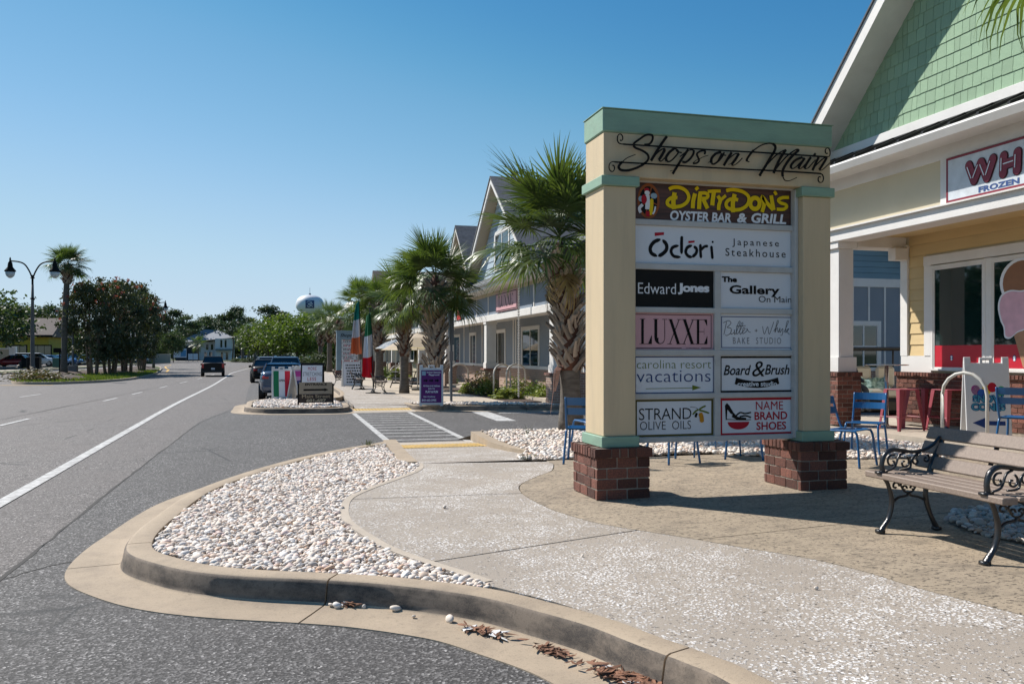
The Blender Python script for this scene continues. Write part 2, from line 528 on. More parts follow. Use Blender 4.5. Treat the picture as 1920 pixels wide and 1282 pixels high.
# lettering: default font turned into mesh, fitted into a rectangle
_tc = {}
def text_geo(body, shear=0.0, bold=0.0, spacing=1.0, line=1.0, align='LEFT', res=3):
    key = (body, shear, bold, spacing, line, align)
    if key in _tc: return _tc[key]
    cu = bpy.data.curves.new("t", 'FONT'); cu.body = body; cu.shear = shear; cu.offset = bold
    cu.space_character = spacing; cu.space_line = line; cu.align_x = align; cu.resolution_u = res
    o = bpy.data.objects.new("t", cu); COL.objects.link(o)
    bpy.context.view_layer.update()
    me = bpy.data.meshes.new_from_object(o)
    v = [(a.co.x, a.co.y) for a in me.vertices]; f = [tuple(p.vertices) for p in me.polygons]
    bpy.data.objects.remove(o); bpy.data.curves.remove(cu); bpy.data.meshes.remove(me)
    _tc[key] = (v, f)
    return v, f
def put_text(mb, body, rect, P, mi=0, **kw):
    """rect = (u0, v0, u1, v1) on the panel; P maps (u, v) to a 3D point"""
    v, f = text_geo(body, **kw)
    if not v: return
    xs = [a[0] for a in v]; ys = [a[1] for a in v]
    x0, x1, y0, y1 = min(xs), max(xs), min(ys), max(ys)
    u0, v0, u1, v1 = rect
    vs = [P(u0 + (a[0] - x0) / (x1 - x0) * (u1 - u0), v0 + (a[1] - y0) / (y1 - y0) * (v1 - v0)) for a in v]
    mb.add(vs, f, mi)
def ribbon(mb, pts, w, P, mi=0, n=8, closed=False, nib=None, thin=.3, taper=False, depth=0.0, Pb=None):
    """stroke of a pen along a smooth path: width w, thinner where it runs along the nib angle"""
    C = catmull([(p[0], p[1], 0) for p in pts], n, closed); m = len(C)
    L = []; 
    for i, c in enumerate(C):
        a = C[i - 1] if (i > 0 or closed) else c; b = C[(i + 1) % m] if (i < m - 1 or closed) else c
        d = b - a
        d = d.normalized() if d.length > 1e-9 else Vector((1, 0, 0))
        ww = w
        if nib is not None:
            ang = math.atan2(d.y, d.x)
            ww = w * (thin + (1 - thin) * abs(math.sin(ang - nib)))
        if taper: ww *= min(1, .25 + 2.2 * math.sin(math.pi * min(max(i / (m - 1), 0.02), .98)))
        nx = Vector((-d.y, d.x, 0)) * ww / 2
        L.append((c + nx, c - nx))
    vs = []; fs = []
    for a, b in L: vs += [P(a.x, a.y), P(b.x, b.y)]
    for i in range(m if closed else m - 1):
        j = (i + 1) % m
        fs.append((2 * i, 2 * j, 2 * j + 1, 2 * i + 1))
    k = len(vs)
    if Pb:
        for a, b in L: vs += [Pb(a.x, a.y), Pb(b.x, b.y)]
        for i in range(m if closed else m - 1):
            j = (i + 1) % m
            fs += [(k + 2 * i, k + 2 * i + 1, k + 2 * j + 1, k + 2 * j), (2 * i, k + 2 * i, k + 2 * j, 2 * j), (2 * i + 1, 2 * j + 1, k + 2 * j + 1, k + 2 * i + 1)]
    mb.add(vs, fs, mi)
def disc(mb, cx, cy, rx, ry, P, mi=0, n=20, a0=0, a1=2 * math.pi):
    k = n + 1
    vs = [P(cx, cy)] + [P(cx + rx * math.cos(a0 + (a1 - a0) * i / n), cy + ry * math.sin(a0 + (a1 - a0) * i / n)) for i in range(k)]
    mb.add(vs, [(0, i + 1, i + 2) for i in range(n)], mi)
def poly2(mb, pts, P, mi=0): mb.add([P(*p) for p in pts], [tuple(range(len(pts)))], mi)
def quad2(mb, u0, v0, u1, v1, P, mi=0): poly2(mb, [(u0, v0), (u1, v0), (u1, v1), (u0, v1)], P, mi)
def frame2(mb, u0, v0, u1, v1, w, P, mi=0):
    quad2(mb, u0, v0, u1, v0 + w, P, mi); quad2(mb, u0, v1 - w, u1, v1, P, mi)
    quad2(mb, u0, v0 + w, u0 + w, v1 - w, P, mi); quad2(mb, u1 - w, v0 + w, u1, v1 - w, P, mi)
def polyline_strokes(mb, strokes, w, P, mi=0, Pb=None):
    for st in strokes: ribbon(mb, st, w, P, mi, n=5, Pb=Pb)

# ================================================================ GROUND
rnd = random.Random(5)
g0 = bpy.data.meshes.new("ground")
S_ = 5000
gv = []; gf = []
ys = [-S_, 0, 75, 200, S_]; xs = [-S_, -60, 60, S_]
for y in ys:
    for x in xs: gv.append((x, y, G(0, y) - .06))
for j in range(len(ys) - 1):
    for i in range(len(xs) - 1):
        a = j * len(xs) + i; gf.append((a, a + 1, a + 1 + len(xs), a + len(xs)))
g0.from_pydata(gv, [], gf); g0.materials.append(M['far_ground'])
tag(link("ground", g0), kind='structure')

tag(sheet("road", [(-25.5, -14), (-1.0, -14), (-1.0, 6), (-.5, 12), (1.5, 30), (1.2, 40), (1.0, 75), (.5, 110), (-1.0, 150), (-6, 215), (-22, 262), (-60, 300), (-60, 262), (-34, 236), (-27, 205), (-25.5, 150)], 0.0, M['asphalt'], thick=.05), kind='structure')
tag(sheet("driveway", [(-1.86, -14), (45, -14), (45, 30), (10, 30), (-1.2, 30), (-1.9, 21), (-1.83, 10), (-1.79, 6)], 0.004, M['asphalt_dark'], thick=.03), kind='structure')
tag(sheet("parking_lane", [(-1.25, 30), (2.4, 30), (2.2, 50), (.6, 75), (1.2, 100), (2, 112), (-1.4, 112), (-2.2, 75), (-1.7, 45)], 0.004, M['asphalt_dark'], thick=.03), kind='structure')
# sealed seams in the asphalt
mb = MB()
def seam(mb, pts, w, z=.0065):
    C = catmull([(p[0], p[1], 0) for p in pts], 14); rr = random.Random(3)
    L = []
    for i, c in enumerate(C):
        d = (C[min(i + 1, len(C) - 1)] - C[max(i - 1, 0)]).normalized(); nx = Vector((-d.y, d.x, 0))
        c = c + nx * rr.uniform(-.012, .012); ww = w * rr.uniform(.4, 1.2) / 2
        L.append((c + nx * ww, c - nx * ww))
    vs = [];
    for a, b in L: vs += [(a.x, a.y, G(0, a.y) + z), (b.x, b.y, G(0, b.y) + z)]
    mb.add(vs, [(2 * i + 1, 2 * i + 3, 2 * i + 2, 2 * i) for i in range(len(C) - 1)])
seam(mb, [(-1.79, 3), (-1.80, 6.3), (-1.84, 10.3), (-1.86, 15), (-1.83, 21), (-1.5, 25)], .03)
seam(mb, [(-1.79, 6.3), (-1.5, 6.7), (-1.2, 6.6)], .02)
seam(mb, [(-6.9, 8), (-6.7, 20), (-6.5, 32), (-6.3, 60)], .03)
tag(mb.build("asphalt_seam", M['joint']), kind='structure')

# painted road markings
def mark(mb, pts, w, z=.008):
    C = [Vector((p[0], p[1], 0)) for p in pts]; vs = []
    for i, c in enumerate(C):
        d = (C[min(i + 1, len(C) - 1)] - C[max(i - 1, 0)]).normalized(); nx = Vector((-d.y, d.x, 0)) * w / 2
        for q in (c + nx, c - nx): vs.append((q.x, q.y, G(0, q.y) + z))
    mb.add(vs, [(2 * i + 1, 2 * i + 3, 2 * i + 2, 2 * i) for i in range(len(C) - 1)])
ml = [(-2.62, -8), (-2.68, 5), (-2.76, 9.6), (-3.04, 18.2), (-3.41, 30), (-3.85, 51), (-4.6, 75), (-5.0, 92), (-4.5, 118), (-4.0, 136), (-4.6, 170), (-8, 210)]
mb = MB(); mark(mb, [tuple(p[:2]) for p in catmull([(a, b, 0) for a, b in ml], 10)], .15)
tag(mb.build("edge_line", M['line']), kind='structure')
lane = thing("lane_line", None, None, kind='structure')
for a, b in ((9.3, 11.9), (21, 23.4), (32.5, 35.1), (38.6, 41.2), (47, 50), (56, 60.5), (68, 72), (80, 85)):
    mb = MB(); x = -5.95 - .004 * a; mark(mb, [(x, a), (x - .01, b)], .11)
    mb.build("lane_dash", M['line'], lane)
for a, b, in ((-9.6, 13), (-9.7, 25), (-9.9, 37), (-21.5, 62), (-21.5, 74), (-21.5, 88)):
    mb = MB(); mark(mb, [(a, b), (a, b + 3)], .11); mb.build("lane_dash", M['line'], lane)
mb = MB(); mark(mb, [(-12.1, 98), (-13.6, 112), (-15.5, 125), (-17.5, 140), (-19, 160)], .25); mark(mb, [(-15.6, 54.5), (-14.2, 54.1), (-12.8, 54.3)], .5)
tag(mb.build("median_line", M['line_yellow']), kind='structure')
cw = thing("crosswalk_marking", None, None, kind='structure')
XL = lambda y: 1.78 + .05 * (y - 15) / 9
XR = lambda y: 3.16 + .17 * (y - 14.8) / 9
for f in (XL, XR):
    mb = MB(); mark(mb, [(f(14.6), 14.6), (f(24.2), 24.2)], .12); mb.build("side_line", M['line'], cw)
for i in range(12):
    y = 15.3 + i * .72
    mb = MB(); mark(mb, [(XL(y) + .07, y), (XR(y) - .07, y - .04)], .10, .0079); mb.build("rung", M['line'], cw)
mb = MB(); mb.add([(a, b, G(0, b) + .008) for a, b in ((4.83, 19.4), (5.28, 19.3), (5.45, 23.0), (5.0, 23.1))], [(0, 1, 2, 3)])
mb.add([(a, b, G(0, b) + .008) for a, b in ((5.6, 22.2), (11, 21.1), (11, 21.35), (5.6, 22.45))], [(0, 1, 2, 3)])
tag(mb.build("stop_bar_marking", M['line']), kind='structure')

# ---- kerbs
KP = [(-.17, -.04), (-.17, .148), (-.155, .152), (-.03, .152), (-.008, .146), (.006, .13), (.022, .05), (.03, .026), (.045, .016)]
KG = [(.045, .016), (.2, .012), (.37, .010), (.372, -.04)]
KPROF = KP + KG[1:]
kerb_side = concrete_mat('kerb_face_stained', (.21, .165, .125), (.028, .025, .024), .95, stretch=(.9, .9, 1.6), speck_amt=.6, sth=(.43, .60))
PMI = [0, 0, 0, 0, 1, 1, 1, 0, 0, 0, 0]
def kerb(name, path, parent=None, seg=3.0, prof=KPROF, pmi=PMI, gap=.012, joints=None):
    st = .03 if name == 'kerb' else .06
    P = resample([tuple(p[:2]) for p in catmull([(a, b, 0) for a, b in path], 16)], st)
    root = thing(name, None, None, kind='structure')
    if joints:
        ix = [0] + sorted(min(range(len(P)), key=lambda i: (P[i] - Vector(j)).length) for j in joints) + [len(P) - 1]
    else:
        k = max(1, round(len(P) * st / seg)); ix = [round(i * (len(P) - 1) / k) for i in range(k + 1)]
    for a, b in zip(ix, ix[1:]):
        if b - a < 2: continue
        Q = P[a:b + 1]
        ends = ((P[max(a - 1, 0)], P[a + 1]), (P[b - 1], P[min(b + 1, len(P) - 1)]))
        Q[0] = Q[0].lerp(Q[1], min(gap / st, .8))
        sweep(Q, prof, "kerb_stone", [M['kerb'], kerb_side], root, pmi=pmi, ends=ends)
    return root
KO = [(1.84, -6), (1.82, 0), (1.79, 2.2), (1.73, 3.07), (1.66, 3.35), (1.55, 3.62), (1.44, 3.92), (1.27, 4.22), (1.02, 4.59), (.62, 4.93), (.26, 5.14), (-.24, 5.38), (-.58, 5.62), (-.86, 5.96), (-1.02, 6.25),
      (-1.08, 6.6), (-1.08, 7.1), (-1.03, 7.66), (-.95, 8.45), (-.83, 9.15), (-.56, 10.0), (-.2, 10.9), (.25, 11.8), (.80, 12.65), (1.35, 13.35), (1.6, 13.75)]
kerb("kerb", KO, joints=[(.26, 5.16), (-1.07, 6.5), (1.62, 3.45), (-.2, 10.9), (1.8, 0.4)])
flat = [(-.09, .05), (-.09, .152), (.09, .152), (.09, .05)]
flank = [(1.66, 13.85), (1.62, 12.9), (1.56, 11.6), (1.55, 10.75)]
sweep(resample(flank, .2), [(-.1, .05), (-.1, .155), (.1, .155), (.1, .05)], "ramp_kerb", [M['kerb']], None)['kind'] = 'structure'
sweep(resample([(3.32, 14.9), (3.26, 14.0), (3.2, 12.9), (3.26, 12.1), (3.42, 11.4)], .15), [(-.09, .0), (-.09, .165), (.09, .165), (.09, .0)], "bed_kerb", [M['kerb']], None)['kind'] = 'structure'
kerb("bed_front_kerb", [(13.0, 14.8), (9, 15.0), (5.4, 15.1), (4.4, 15.05), (3.5, 15.02), (3.3, 14.9)][::-1], prof=[(-.17, .08), (-.17, .155), (.0, .155), (.03, .02), (.35, .008)], pmi=[0] * 4)

# ---- shell aggregate path, cut into slabs by recessed joints
walk_edge = [(1.62, 10.62), (1.50, 10.0), (1.16, 9.33), (.80, 8.68), (.57, 8.16), (.48, 7.6), (.46, 7.0), (.55, 6.41), (.68, 5.86), (.86, 5.41), (1.0, 5.12), (1.12, 4.84)]
plaza_edge = [(3.24, 10.1), (3.02, 9.5), (2.72, 9.09), (2.36, 8.5), (2.24, 8.0), (2.22, 7.5), (2.25, 7.0), (2.33, 6.6), (2.43, 6.3), (2.60, 6.02), (2.86, 5.62), (3.07, 5.24), (3.29, 4.9), (3.42, 4.51), (3.48, 4.05), (3.62, 3.49), (3.8, 2.5), (3.9, -6)]
def cpath(p, n=6): return [tuple(q[:2]) for q in catmull([(a, b, 0) for a, b in p], n)]
we = cpath(walk_edge); pe = cpath(plaza_edge)
tag(sheet("sidewalk_bed", [(1.6, 10.58), (3.25, 10.3)] + pe + [(1.99, -6), (1.96, 2.2), (1.88, 3.2), (1.6, 3.98), (1.15, 4.7)] + we[::-1], .132, M['joint'], thick=.1), kind='structure')
ki = [(1.12, 4.80), (1.18, 4.72), (1.4, 4.37), (1.58, 4.0), (1.70, 3.68), (1.83, 3.36), (1.90, 3.08), (1.965, 2.2), (1.995, 0), (2.015, -6)]
walk = thing("sidewalk", None, None, kind='structure')
def cut_at(path, y): return [p for p in path if p[1] > y], [p for p in path if p[1] <= y]
def slab(poly, name="slab"): return sheet(name, poly, .15, M['agg'], thick=.05, parent=walk)
g = .010
A, B = cut_at(we, 8.0); C_, D_ = cut_at(pe, 8.0)
ya, yb = 7.98, 8.0      # joint from (0.55,8.0) to (2.23,7.9)
slab([(1.65, 10.60), (3.25, 10.35)] + [p for p in pe if 8.0 + g < p[1]] + [(2.235, 7.98 + g), (.55, 8.07 + g)] + [p for p in we if p[1] > 8.1][::-1])
mid_l = [p for p in we if 5.43 < p[1] < 8.03]; mid_r = [p for p in pe if 6.0 < p[1] < 7.97]
slab([(.55, 8.07 - g), (2.235, 7.98 - g)] + mid_r + [(2.60 - .01, 6.02 + g), (.86, 5.41 + g)] + mid_l[::-1])
low_l = [p for p in we if p[1] < 5.40]; low_r = [p for p in pe if .6 < p[1] < 6.01]
slab([(.865, 5.41 - g), (2.60, 6.02 - g)] + low_r + [(3.85, .6), (1.98, .6), (1.965, 2.2), (1.90, 3.08)] + ki[::-1][4:] + low_l[::-1])
slab([(3.85, .59), (3.9, -6), (2.02, -6), (1.99, .59)])
# cement margins left bare along the path's edges
mb = MB()
def margin(path, w0, w1, z=.154):
    C = [Vector((p[0], p[1], 0)) for p in path]; vs = []; rr = random.Random(9)
    for i, c in enumerate(C):
        d = (C[min(i + 1, len(C) - 1)] - C[max(i - 1, 0)]).normalized(); nx = Vector((-d.y, d.x, 0))
        for o in (w0, w1): q = c + nx * o; vs.append((q.x, q.y, G(0, q.y) + z))
    mb.add(vs, [(2 * i, 2 * i + 1, 2 * i + 3, 2 * i + 2) for i in range(len(C) - 1)])
margin(resample(we, .1), .005, .075)
tag(mb.build("sidewalk_margin", M['walk']), kind='structure')
# ramp with tactile domes
rmp = thing("kerb_ramp", None, None, kind='structure')
def ramp_sheet(x0, x1, y0, y1, h0, h1, mat, name, parent):
    mb = MB(); mb.add([(x0, y0, G(0, y0) + h0), (x1, y0, G(0, y0) + h0), (x1, y1, G(0, y1) + h1), (x0, y1, G(0, y1) + h1)], [(0, 1, 2, 3)]); return mb.build(name, mat, parent)
ramp_sheet(1.64, 3.28, 10.62, 13.2, .149, .07, M['agg'], "ramp_slab", rmp)
ramp_sheet(1.68, 3.16, 13.95, 14.75, .045, .012, M['walk'], "ramp_lip", rmp)
ramp_sheet(1.70, 3.14, 13.2, 13.95, .074, .049, M['tactile'], "tactile_plate", rmp)
def domes(x0, x1, y0, y1, h0, h1, parent, step=.06, yaw=0):
    mb = MB(); y = y0 + .03
    while y < y1:
        x = x0 + .03
        while x < x1:
            z = G(0, y) + h0 + (h1 - h0) * (y - y0) / (y1 - y0)
            mb.lathe([(.018, 0), (.014, .006)], 6, (x, y, z)); x += step
        y += step
    o = mb.build("tactile_domes", M['tactile'], parent); o['kind'] = 'stuff'; return o
domes(1.72, 3.12, 13.22, 13.93, .076, .05, rmp)

# ---- stamped plaza, patio slab
plaza = thing("plaza", None, None, kind='structure')
pz = [(3.26, 10.45)] + [(a + .012, b) for a, b in pe] + [(30, -6), (30, 8.6)]
def clipx(poly, xa, xb):
    bm = bmesh.new(); bm.faces.new([bm.verts.new((p[0], p[1], 0)) for p in poly]); bmesh.ops.triangulate(bm, faces=bm.faces[:])
    for x, s in ((xa, 1), (xb, -1)):
        bmesh.ops.bisect_plane(bm, geom=bm.verts[:] + bm.edges[:] + bm.faces[:], plane_co=(x, 0, 0), plane_no=(s, 0, 0), clear_inner=True)
    return bm
tag(sheet("plaza_bed", pz[:-2] + [(30, -6), (30, 10.6)], .132, M['joint'], thick=.1), kind='structure')
sheet("plaza_slab", [(3.26, 10.45)] + [(a + .012, b) for a, b in pe if b > 5.6] + [(2.88, 5.60), (9.3, 6.65), (9.3, 10.6)], .15, M['slab'], thick=.05, parent=plaza)
sheet("plaza_slab", [(2.882, 5.588)] + [(a + .012, b) for a, b in pe if b < 5.55] + [(9.3, -6), (9.3, 6.638)], .15, M['slab'], thick=.05, parent=plaza)
tag(sheet("patio_slab", [(9.35, -6), (9.35, 12.9), (9.6, 15.2), (22, 15.2), (22, -6)], .25, M['walk'], thick=.15), kind='structure')
tag(sheet("rear_walk", [(9.6, 15.2), (9.9, 15.3), (24, 15.3), (24, 12), (9.6, 12)], .148, M['walk'], thick=.1), kind='structure')

# ---- far side of the driveway
fk = thing
kerb("far_kerb", [(1.85, 26.0), (1.75, 24.0), (1.35, 23.3), (.3, 23.4), (-.5, 23.65), (-.98, 24.4), (-1.05, 26), (-1.02, 28.2), (-.4, 29.4), (1.2, 29.8), (1.8, 30.5), (2.2, 36), (2.1, 50), (1.3, 62), (.8, 75), (1.4, 100)], seg=2.4)
kerb("far_kerb", [(13.5, 21.1), (9.5, 22.2), (7.5, 22.75), (5.5, 23.3), (4.1, 23.75), (3.55, 24.2), (3.45, 25.6)], seg=2.2)
far_walk = thing("sidewalk", None, None, kind='structure')
edges_y = [25.2, 28.2, 31.5, 35, 39, 43, 48, 54, 61, 69, 75, 84, 96, 112]
def fx(y): return np.interp(y, [25, 30, 36, 50, 62, 75, 100, 112], [1.95, 2.0, 2.4, 2.3, 1.5, 1.0, 1.6, 2.0])
for a, b in zip(edges_y, edges_y[1:]):
    sheet("slab", [(fx(a), a + .02), (4.0, a + .02), (4.0, b - .01), (fx(b), b - .01)], .15, M['agg'], thick=.1, parent=far_walk)
    sheet("slab", [(4.012, a + .02), (6.6, a + .02), (6.6, b - .01), (4.012, b - .01)], .15, M['walk'], thick=.1, parent=far_walk)
sheet("slab", [(3.72, 25.19), (3.8, 24.5), (4.4, 24.3), (9.0, 23.05), (13.3, 21.9), (18, 21.9), (18, 24.6), (7, 24.6), (7, 25.19)], .148, M['walk'], thick=.1, parent=far_walk)
tag(sheet("sidewalk_base", [(2.3, 25), (6.9, 24.4), (6.9, 112), (2.4, 112)], .12, M['joint'], thick=.1), kind='structure')
r2 = thing("kerb_ramp", None, None, kind='structure')
ramp_sheet(1.95, 3.5, 24.4, 25.2, .06, .147, M['agg'], "ramp_slab", r2)
ramp_sheet(1.85, 3.52, 23.3, 23.75, .012, .045, M['walk'], "ramp_lip", r2)
ramp_sheet(1.9, 3.48, 23.75, 24.4, .045, .06, M['tactile'], "tactile_plate", r2)
domes(1.92, 3.46, 23.77, 24.38, .047, .062, r2, .09)
tag(sheet("porch_floor", [(7.7, 24.8), (16, 24.8), (16, 58), (7.7, 58)], .24, M['walk'], thick=.2), kind='structure')
tag(sheet("planting_bed", [(6.6, 25.2), (7.7, 25.2), (7.7, 58), (6.6, 58)], .15, M['mulch'], thick=.1), kind='structure')

# ---- median
med = [(-17.2, 62.5), (-16.2, 59), (-15.4, 57), (-14.2, 55.8), (-12.8, 55.9), (-11.2, 59.5), (-10.6, 66), (-10.9, 74), (-11.8, 88), (-12.9, 99), (-15, 117), (-17.3, 132), (-18.4, 136), (-20, 135), (-20.6, 118), (-20.8, 95), (-20.4, 86), (-18.9, 72)]
tag(sheet("median_island", med, .13, M['grass'], thick=.1), kind='structure')
kerb("median_kerb", med + [med[0]], seg=4, prof=[(.2, .1), (.2, .15), (0, .15), (-.03, .0)], pmi=[0, 0, 0])
mb = MB()
def mound(mb, cx, cy, rx, ry, h, n=22, rings=4):
    vs = [(cx, cy, G(0, cy) + .13 + h)]; fs = []
    for r in range(1, rings + 1):
        for k in range(n):
            t = 2 * math.pi * k / n; q = r / rings * (1 + .12 * math.sin(3 * t + cx) + .06 * math.sin(7 * t))
            y = cy + ry * math.sin(t) * q
            vs.append((cx + rx * math.cos(t) * q, y, G(0, y) + .135 + h * (1 - (r / rings) ** 2)))
    for k in range(n): fs.append((0, 1 + k, 1 + (k + 1) % n))
    for r in range(rings - 1):
        for k in range(n):
            a = 1 + r * n + k; b = 1 + r * n + (k + 1) % n; fs.append((a, a + n, b + n, b))
    mb.add(vs, fs)
for a in ((-15.4, 66, 2.0, 5.5, .3), (-18, 82, 1.6, 6, .3), (-16.6, 91, 3.2, 8, .35), (-16.4, 105, 2.4, 8, .3), (-18, 121, 1.5, 6, .25)): mound(mb, *a)
tag(mb.build("mulch_bed", M['mulch'], smooth=True), kind='structure')
# ---- left side of the street
tag(sheet("left_verge", [(-25.6, 40), (-25.6, 150), (-26.5, 205), (-34, 240), (-60, 265), (-120, 265), (-120, 40)], .14, M['grass'], thick=.15), kind='structure')
kerb("left_kerb", [(-25.5, 40), (-25.5, 100), (-25.5, 150), (-27, 205)], seg=8, prof=[(.25, .1), (.25, .17), (0, .17), (-.03, .0)], pmi=[0, 0, 0])
tag(sheet("left_sidewalk", [(-28.2, 40), (-28.2, 150), (-30, 150), (-30, 40)], .15, M['walk'], thick=.05), kind='structure')
tag(sheet("left_parking_lot", [(-31, 40), (-31, 200), (-90, 200), (-90, 40)], .36, M['asphalt'], thick=.3), kind='structure')
tag(sheet("left_driveway", [(-25.4, 66), (-25.4, 80), (-32, 80), (-32, 66)], .19, M['asphalt_dark'], thick=.1), kind='structure')
tag(sheet("far_verge", [(2.2, 112), (-1.2, 112), (-.8, 150), (-5.8, 216), (-21, 262), (-58, 302), (60, 302), (60, 40), (6.9, 60), (6.9, 112)], .10, M['grass'], thick=.1), kind='structure')

# ================================================================ GRAVEL
def pebble_mesh(seed, sub=1):
    bm = bmesh.new(); bmesh.ops.create_icosphere(bm, subdivisions=sub, radius=1)
    r = random.Random(seed); ax = (r.uniform(.85, 1.25), r.uniform(.7, 1.0), r.uniform(.45, .7))
    off = Vector((r.uniform(0, 50), r.uniform(0, 50), 0))
    for v in bm.verts:
        v.co *= 1 + .22 * noise.noise(v.co * 1.1 + off); v.co = Vector((v.co.x * ax[0], v.co.y * ax[1], v.co.z * ax[2]))
    vs = np.array([v.co[:] for v in bm.verts]); fs = np.array([[v.index for v in f.verts] for f in bm.faces]); bm.free()
    return vs, fs
PEB_HI = [pebble_mesh(i, 2) for i in range(5)]
PEB_LO = [pebble_mesh(20 + i, 1) for i in range(5)]
def gravel_mat():
    m = bpy.data.materials.new('pale_river_pebbles'); m.use_nodes = True
    nt = m.node_tree; p = nt.nodes["Principled BSDF"]; p.inputs["Roughness"].default_value = .72
    at_ = nt.nodes.new("ShaderNodeAttribute"); at_.attribute_name = "tint"
    co = nt.nodes.new("ShaderNodeNewGeometry").outputs["Position"]
    n = tex(nt, "ShaderNodeTexNoise", co, 60.0, Detail=4.0)
    g = mixc(nt, mrange(nt, n.outputs["Fac"], .35, .7, 0, .30), at_.outputs["Color"], (.48, .38, .30))
    _link(nt, g, p.inputs["Base Color"])
    return m
M['pebble'] = gravel_mat()
PAL = [((.80, .69, .58), 34), ((.86, .80, .73), 28), ((.78, .66, .55), 14), ((.72, .55, .42), 8), ((.60, .57, .54), 6), ((.80, .61, .53), 5), ((.40, .37, .34), 3), ((.62, .40, .26), 3)]
def gravel(name, poly, spacing, size, hi, seed, h=.135, bump=.02, label=None, hm=None, dark=1.0, var=.0):
    r = np.random.RandomState(seed)
    P = np.array(poly); x0, y0 = P.min(0); x1, y1 = P.max(0)
    pts = []
    ny = int((y1 - y0) / spacing); nx = int((x1 - x0) / spacing)
    for j in range(ny + 1):
        for i in range(nx + 1):
            x = x0 + (i + .5 * (j % 2) + r.uniform(-.42, .42)) * spacing; y = y0 + (j + r.uniform(-.42, .42)) * spacing
            if inside((x, y), poly): pts.append((x, y))
    pts = np.array(pts); n = len(pts)
    protos = PEB_HI if hi else PEB_LO
    VS = []; FS = []; CS = []; base = 0
    w = np.array([a[1] for a in PAL], float); w /= w.sum(); cols = np.array([a[0] for a in PAL])
    kind = r.randint(0, len(protos), n)
    for k, (pv, pf) in enumerate(protos):
        idx = np.where(kind == k)[0]
        if not len(idx): continue
        m = len(idx)
        sc = size * np.clip(r.lognormal(0, .36, m), .45, 2.1)
        yaw = r.uniform(0, 6.283, m); tx = r.normal(0, .3, m); ty = r.normal(0, .3, m)
        V = pv[None] * sc[:, None, None]
        c, s = np.cos(tx)[:, None], np.sin(tx)[:, None]
        V = np.stack([V[..., 0], V[..., 1] * c - V[..., 2] * s, V[..., 1] * s + V[..., 2] * c], -1)
        c, s = np.cos(ty)[:, None], np.sin(ty)[:, None]
        V = np.stack([V[..., 0] * c + V[..., 2] * s, V[..., 1], -V[..., 0] * s + V[..., 2] * c], -1)
        c, s = np.cos(yaw)[:, None], np.sin(yaw)[:, None]
        V = np.stack([V[..., 0] * c - V[..., 1] * s, V[..., 0] * s + V[..., 1] * c, V[..., 2]], -1)
        px, py = pts[idx, 0], pts[idx, 1]
        hz = h + bump * (.5 * np.sin(px * 5 + 1.3 * np.sin(py * 3)) * np.sin(py * 4.3) + r.uniform(-.5, .5, m))
        if hm: hz = hz + np.array([hm(a, b) for a, b in zip(px, py)])
        V[..., 0] += px[:, None]; V[..., 1] += py[:, None]; V[..., 2] += (hz - .006 * np.clip(py, 0, 75))[:, None]
        cc = cols[r.choice(len(PAL), m, p=w)] * r.uniform(.8 - var, 1.12, (m, 1)) * dark
        VS.append(V.reshape(-1, 3)); FS.append((pf[None] + (np.arange(m) * len(pv))[:, None, None]).reshape(-1, 3) + base); base += m * len(pv)
        CS.append(np.repeat(cc, len(pv), 0))
    V = np.concatenate(VS); F = np.concatenate(FS); C = np.concatenate(CS)
    me = bpy.data.meshes.new(name); me.vertices.add(len(V)); me.vertices.foreach_set("co", V.ravel().astype(np.float32))
    me.loops.add(len(F) * 3); me.loops.foreach_set("vertex_index", F.ravel().astype(np.int32))
    me.polygons.add(len(F)); me.polygons.foreach_set("loop_start", np.arange(0, len(F) * 3, 3).astype(np.int32))
    me.polygons.foreach_set("use_smooth", np.ones(len(F), bool))
    me.update(calc_edges=True)
    a = me.color_attributes.new("tint", 'FLOAT_COLOR', 'POINT')
    a.data.foreach_set("color", np.concatenate([C, np.ones((len(C), 1))], 1).ravel().astype(np.float32))
    me.materials.append(M['pebble'])
    return tag(link(name, me), label, None, None, 'stuff')
def off(path, d):
    C = [Vector((p[0], p[1])) for p in path]; out = []
    for i, c in enumerate(C):
        t = (C[min(i + 1, len(C) - 1)] - C[max(i - 1, 0)]).normalized(); out.append((c.x - t.y * d, c.y + t.x * d))
    return out
kin = off(cpath(KO[8:], 4), -.19)
bedA = [p for p in kin if p[1] < 13.4] + [(1.5, 13.3), (1.46, 11.5), (1.5, 10.7)] + off(we, .02)[:]
bedA_near = bedA
tag(sheet("gravel_bed", bedA, .10, M['soil'], thick=.05), kind='structure')
def split_y(poly, y, above):
    bm = bmesh.new(); bm.faces.new([bm.verts.new((p[0], p[1], 0)) for p in poly])
    bmesh.ops.bisect_plane(bm, geom=bm.verts[:] + bm.edges[:] + bm.faces[:], plane_co=(0, y, 0), plane_no=(0, -1 if above else 1, 0), clear_outer=True)
    return bm
gravel("gravel", bedA, .0295, .0175, True, 1, label="pale river pebbles filling the kerbed bed at the corner")
bedB = [(3.36, 11.55), (3.3, 12.2), (3.3, 13.0), (3.36, 14.0), (3.42, 14.85), (5.4, 14.95), (9.3, 14.85), (9.25, 9.2), (6.4, 9.6), (5.7, 10.7), (4.6, 10.62), (3.6, 10.55), (3.1, 10.5), (2.95, 10.8)]
tag(sheet("gravel_bed", bedB, .154, M['soil']), kind='structure')
gravel("gravel", bedB, .05, .028, False, 2, h=.168, label="pale pebbles around the palm and behind the sign")
bedC = [(5.05, 5.6), (4.95, 5.2), (5.0, 4.75), (4.98, 4.3), (5.3, 3.9), (6.0, 3.6), (7.2, 3.8), (7.6, 5.0), (7.0, 5.9), (6.2, 6.15), (5.5, 6.0)]
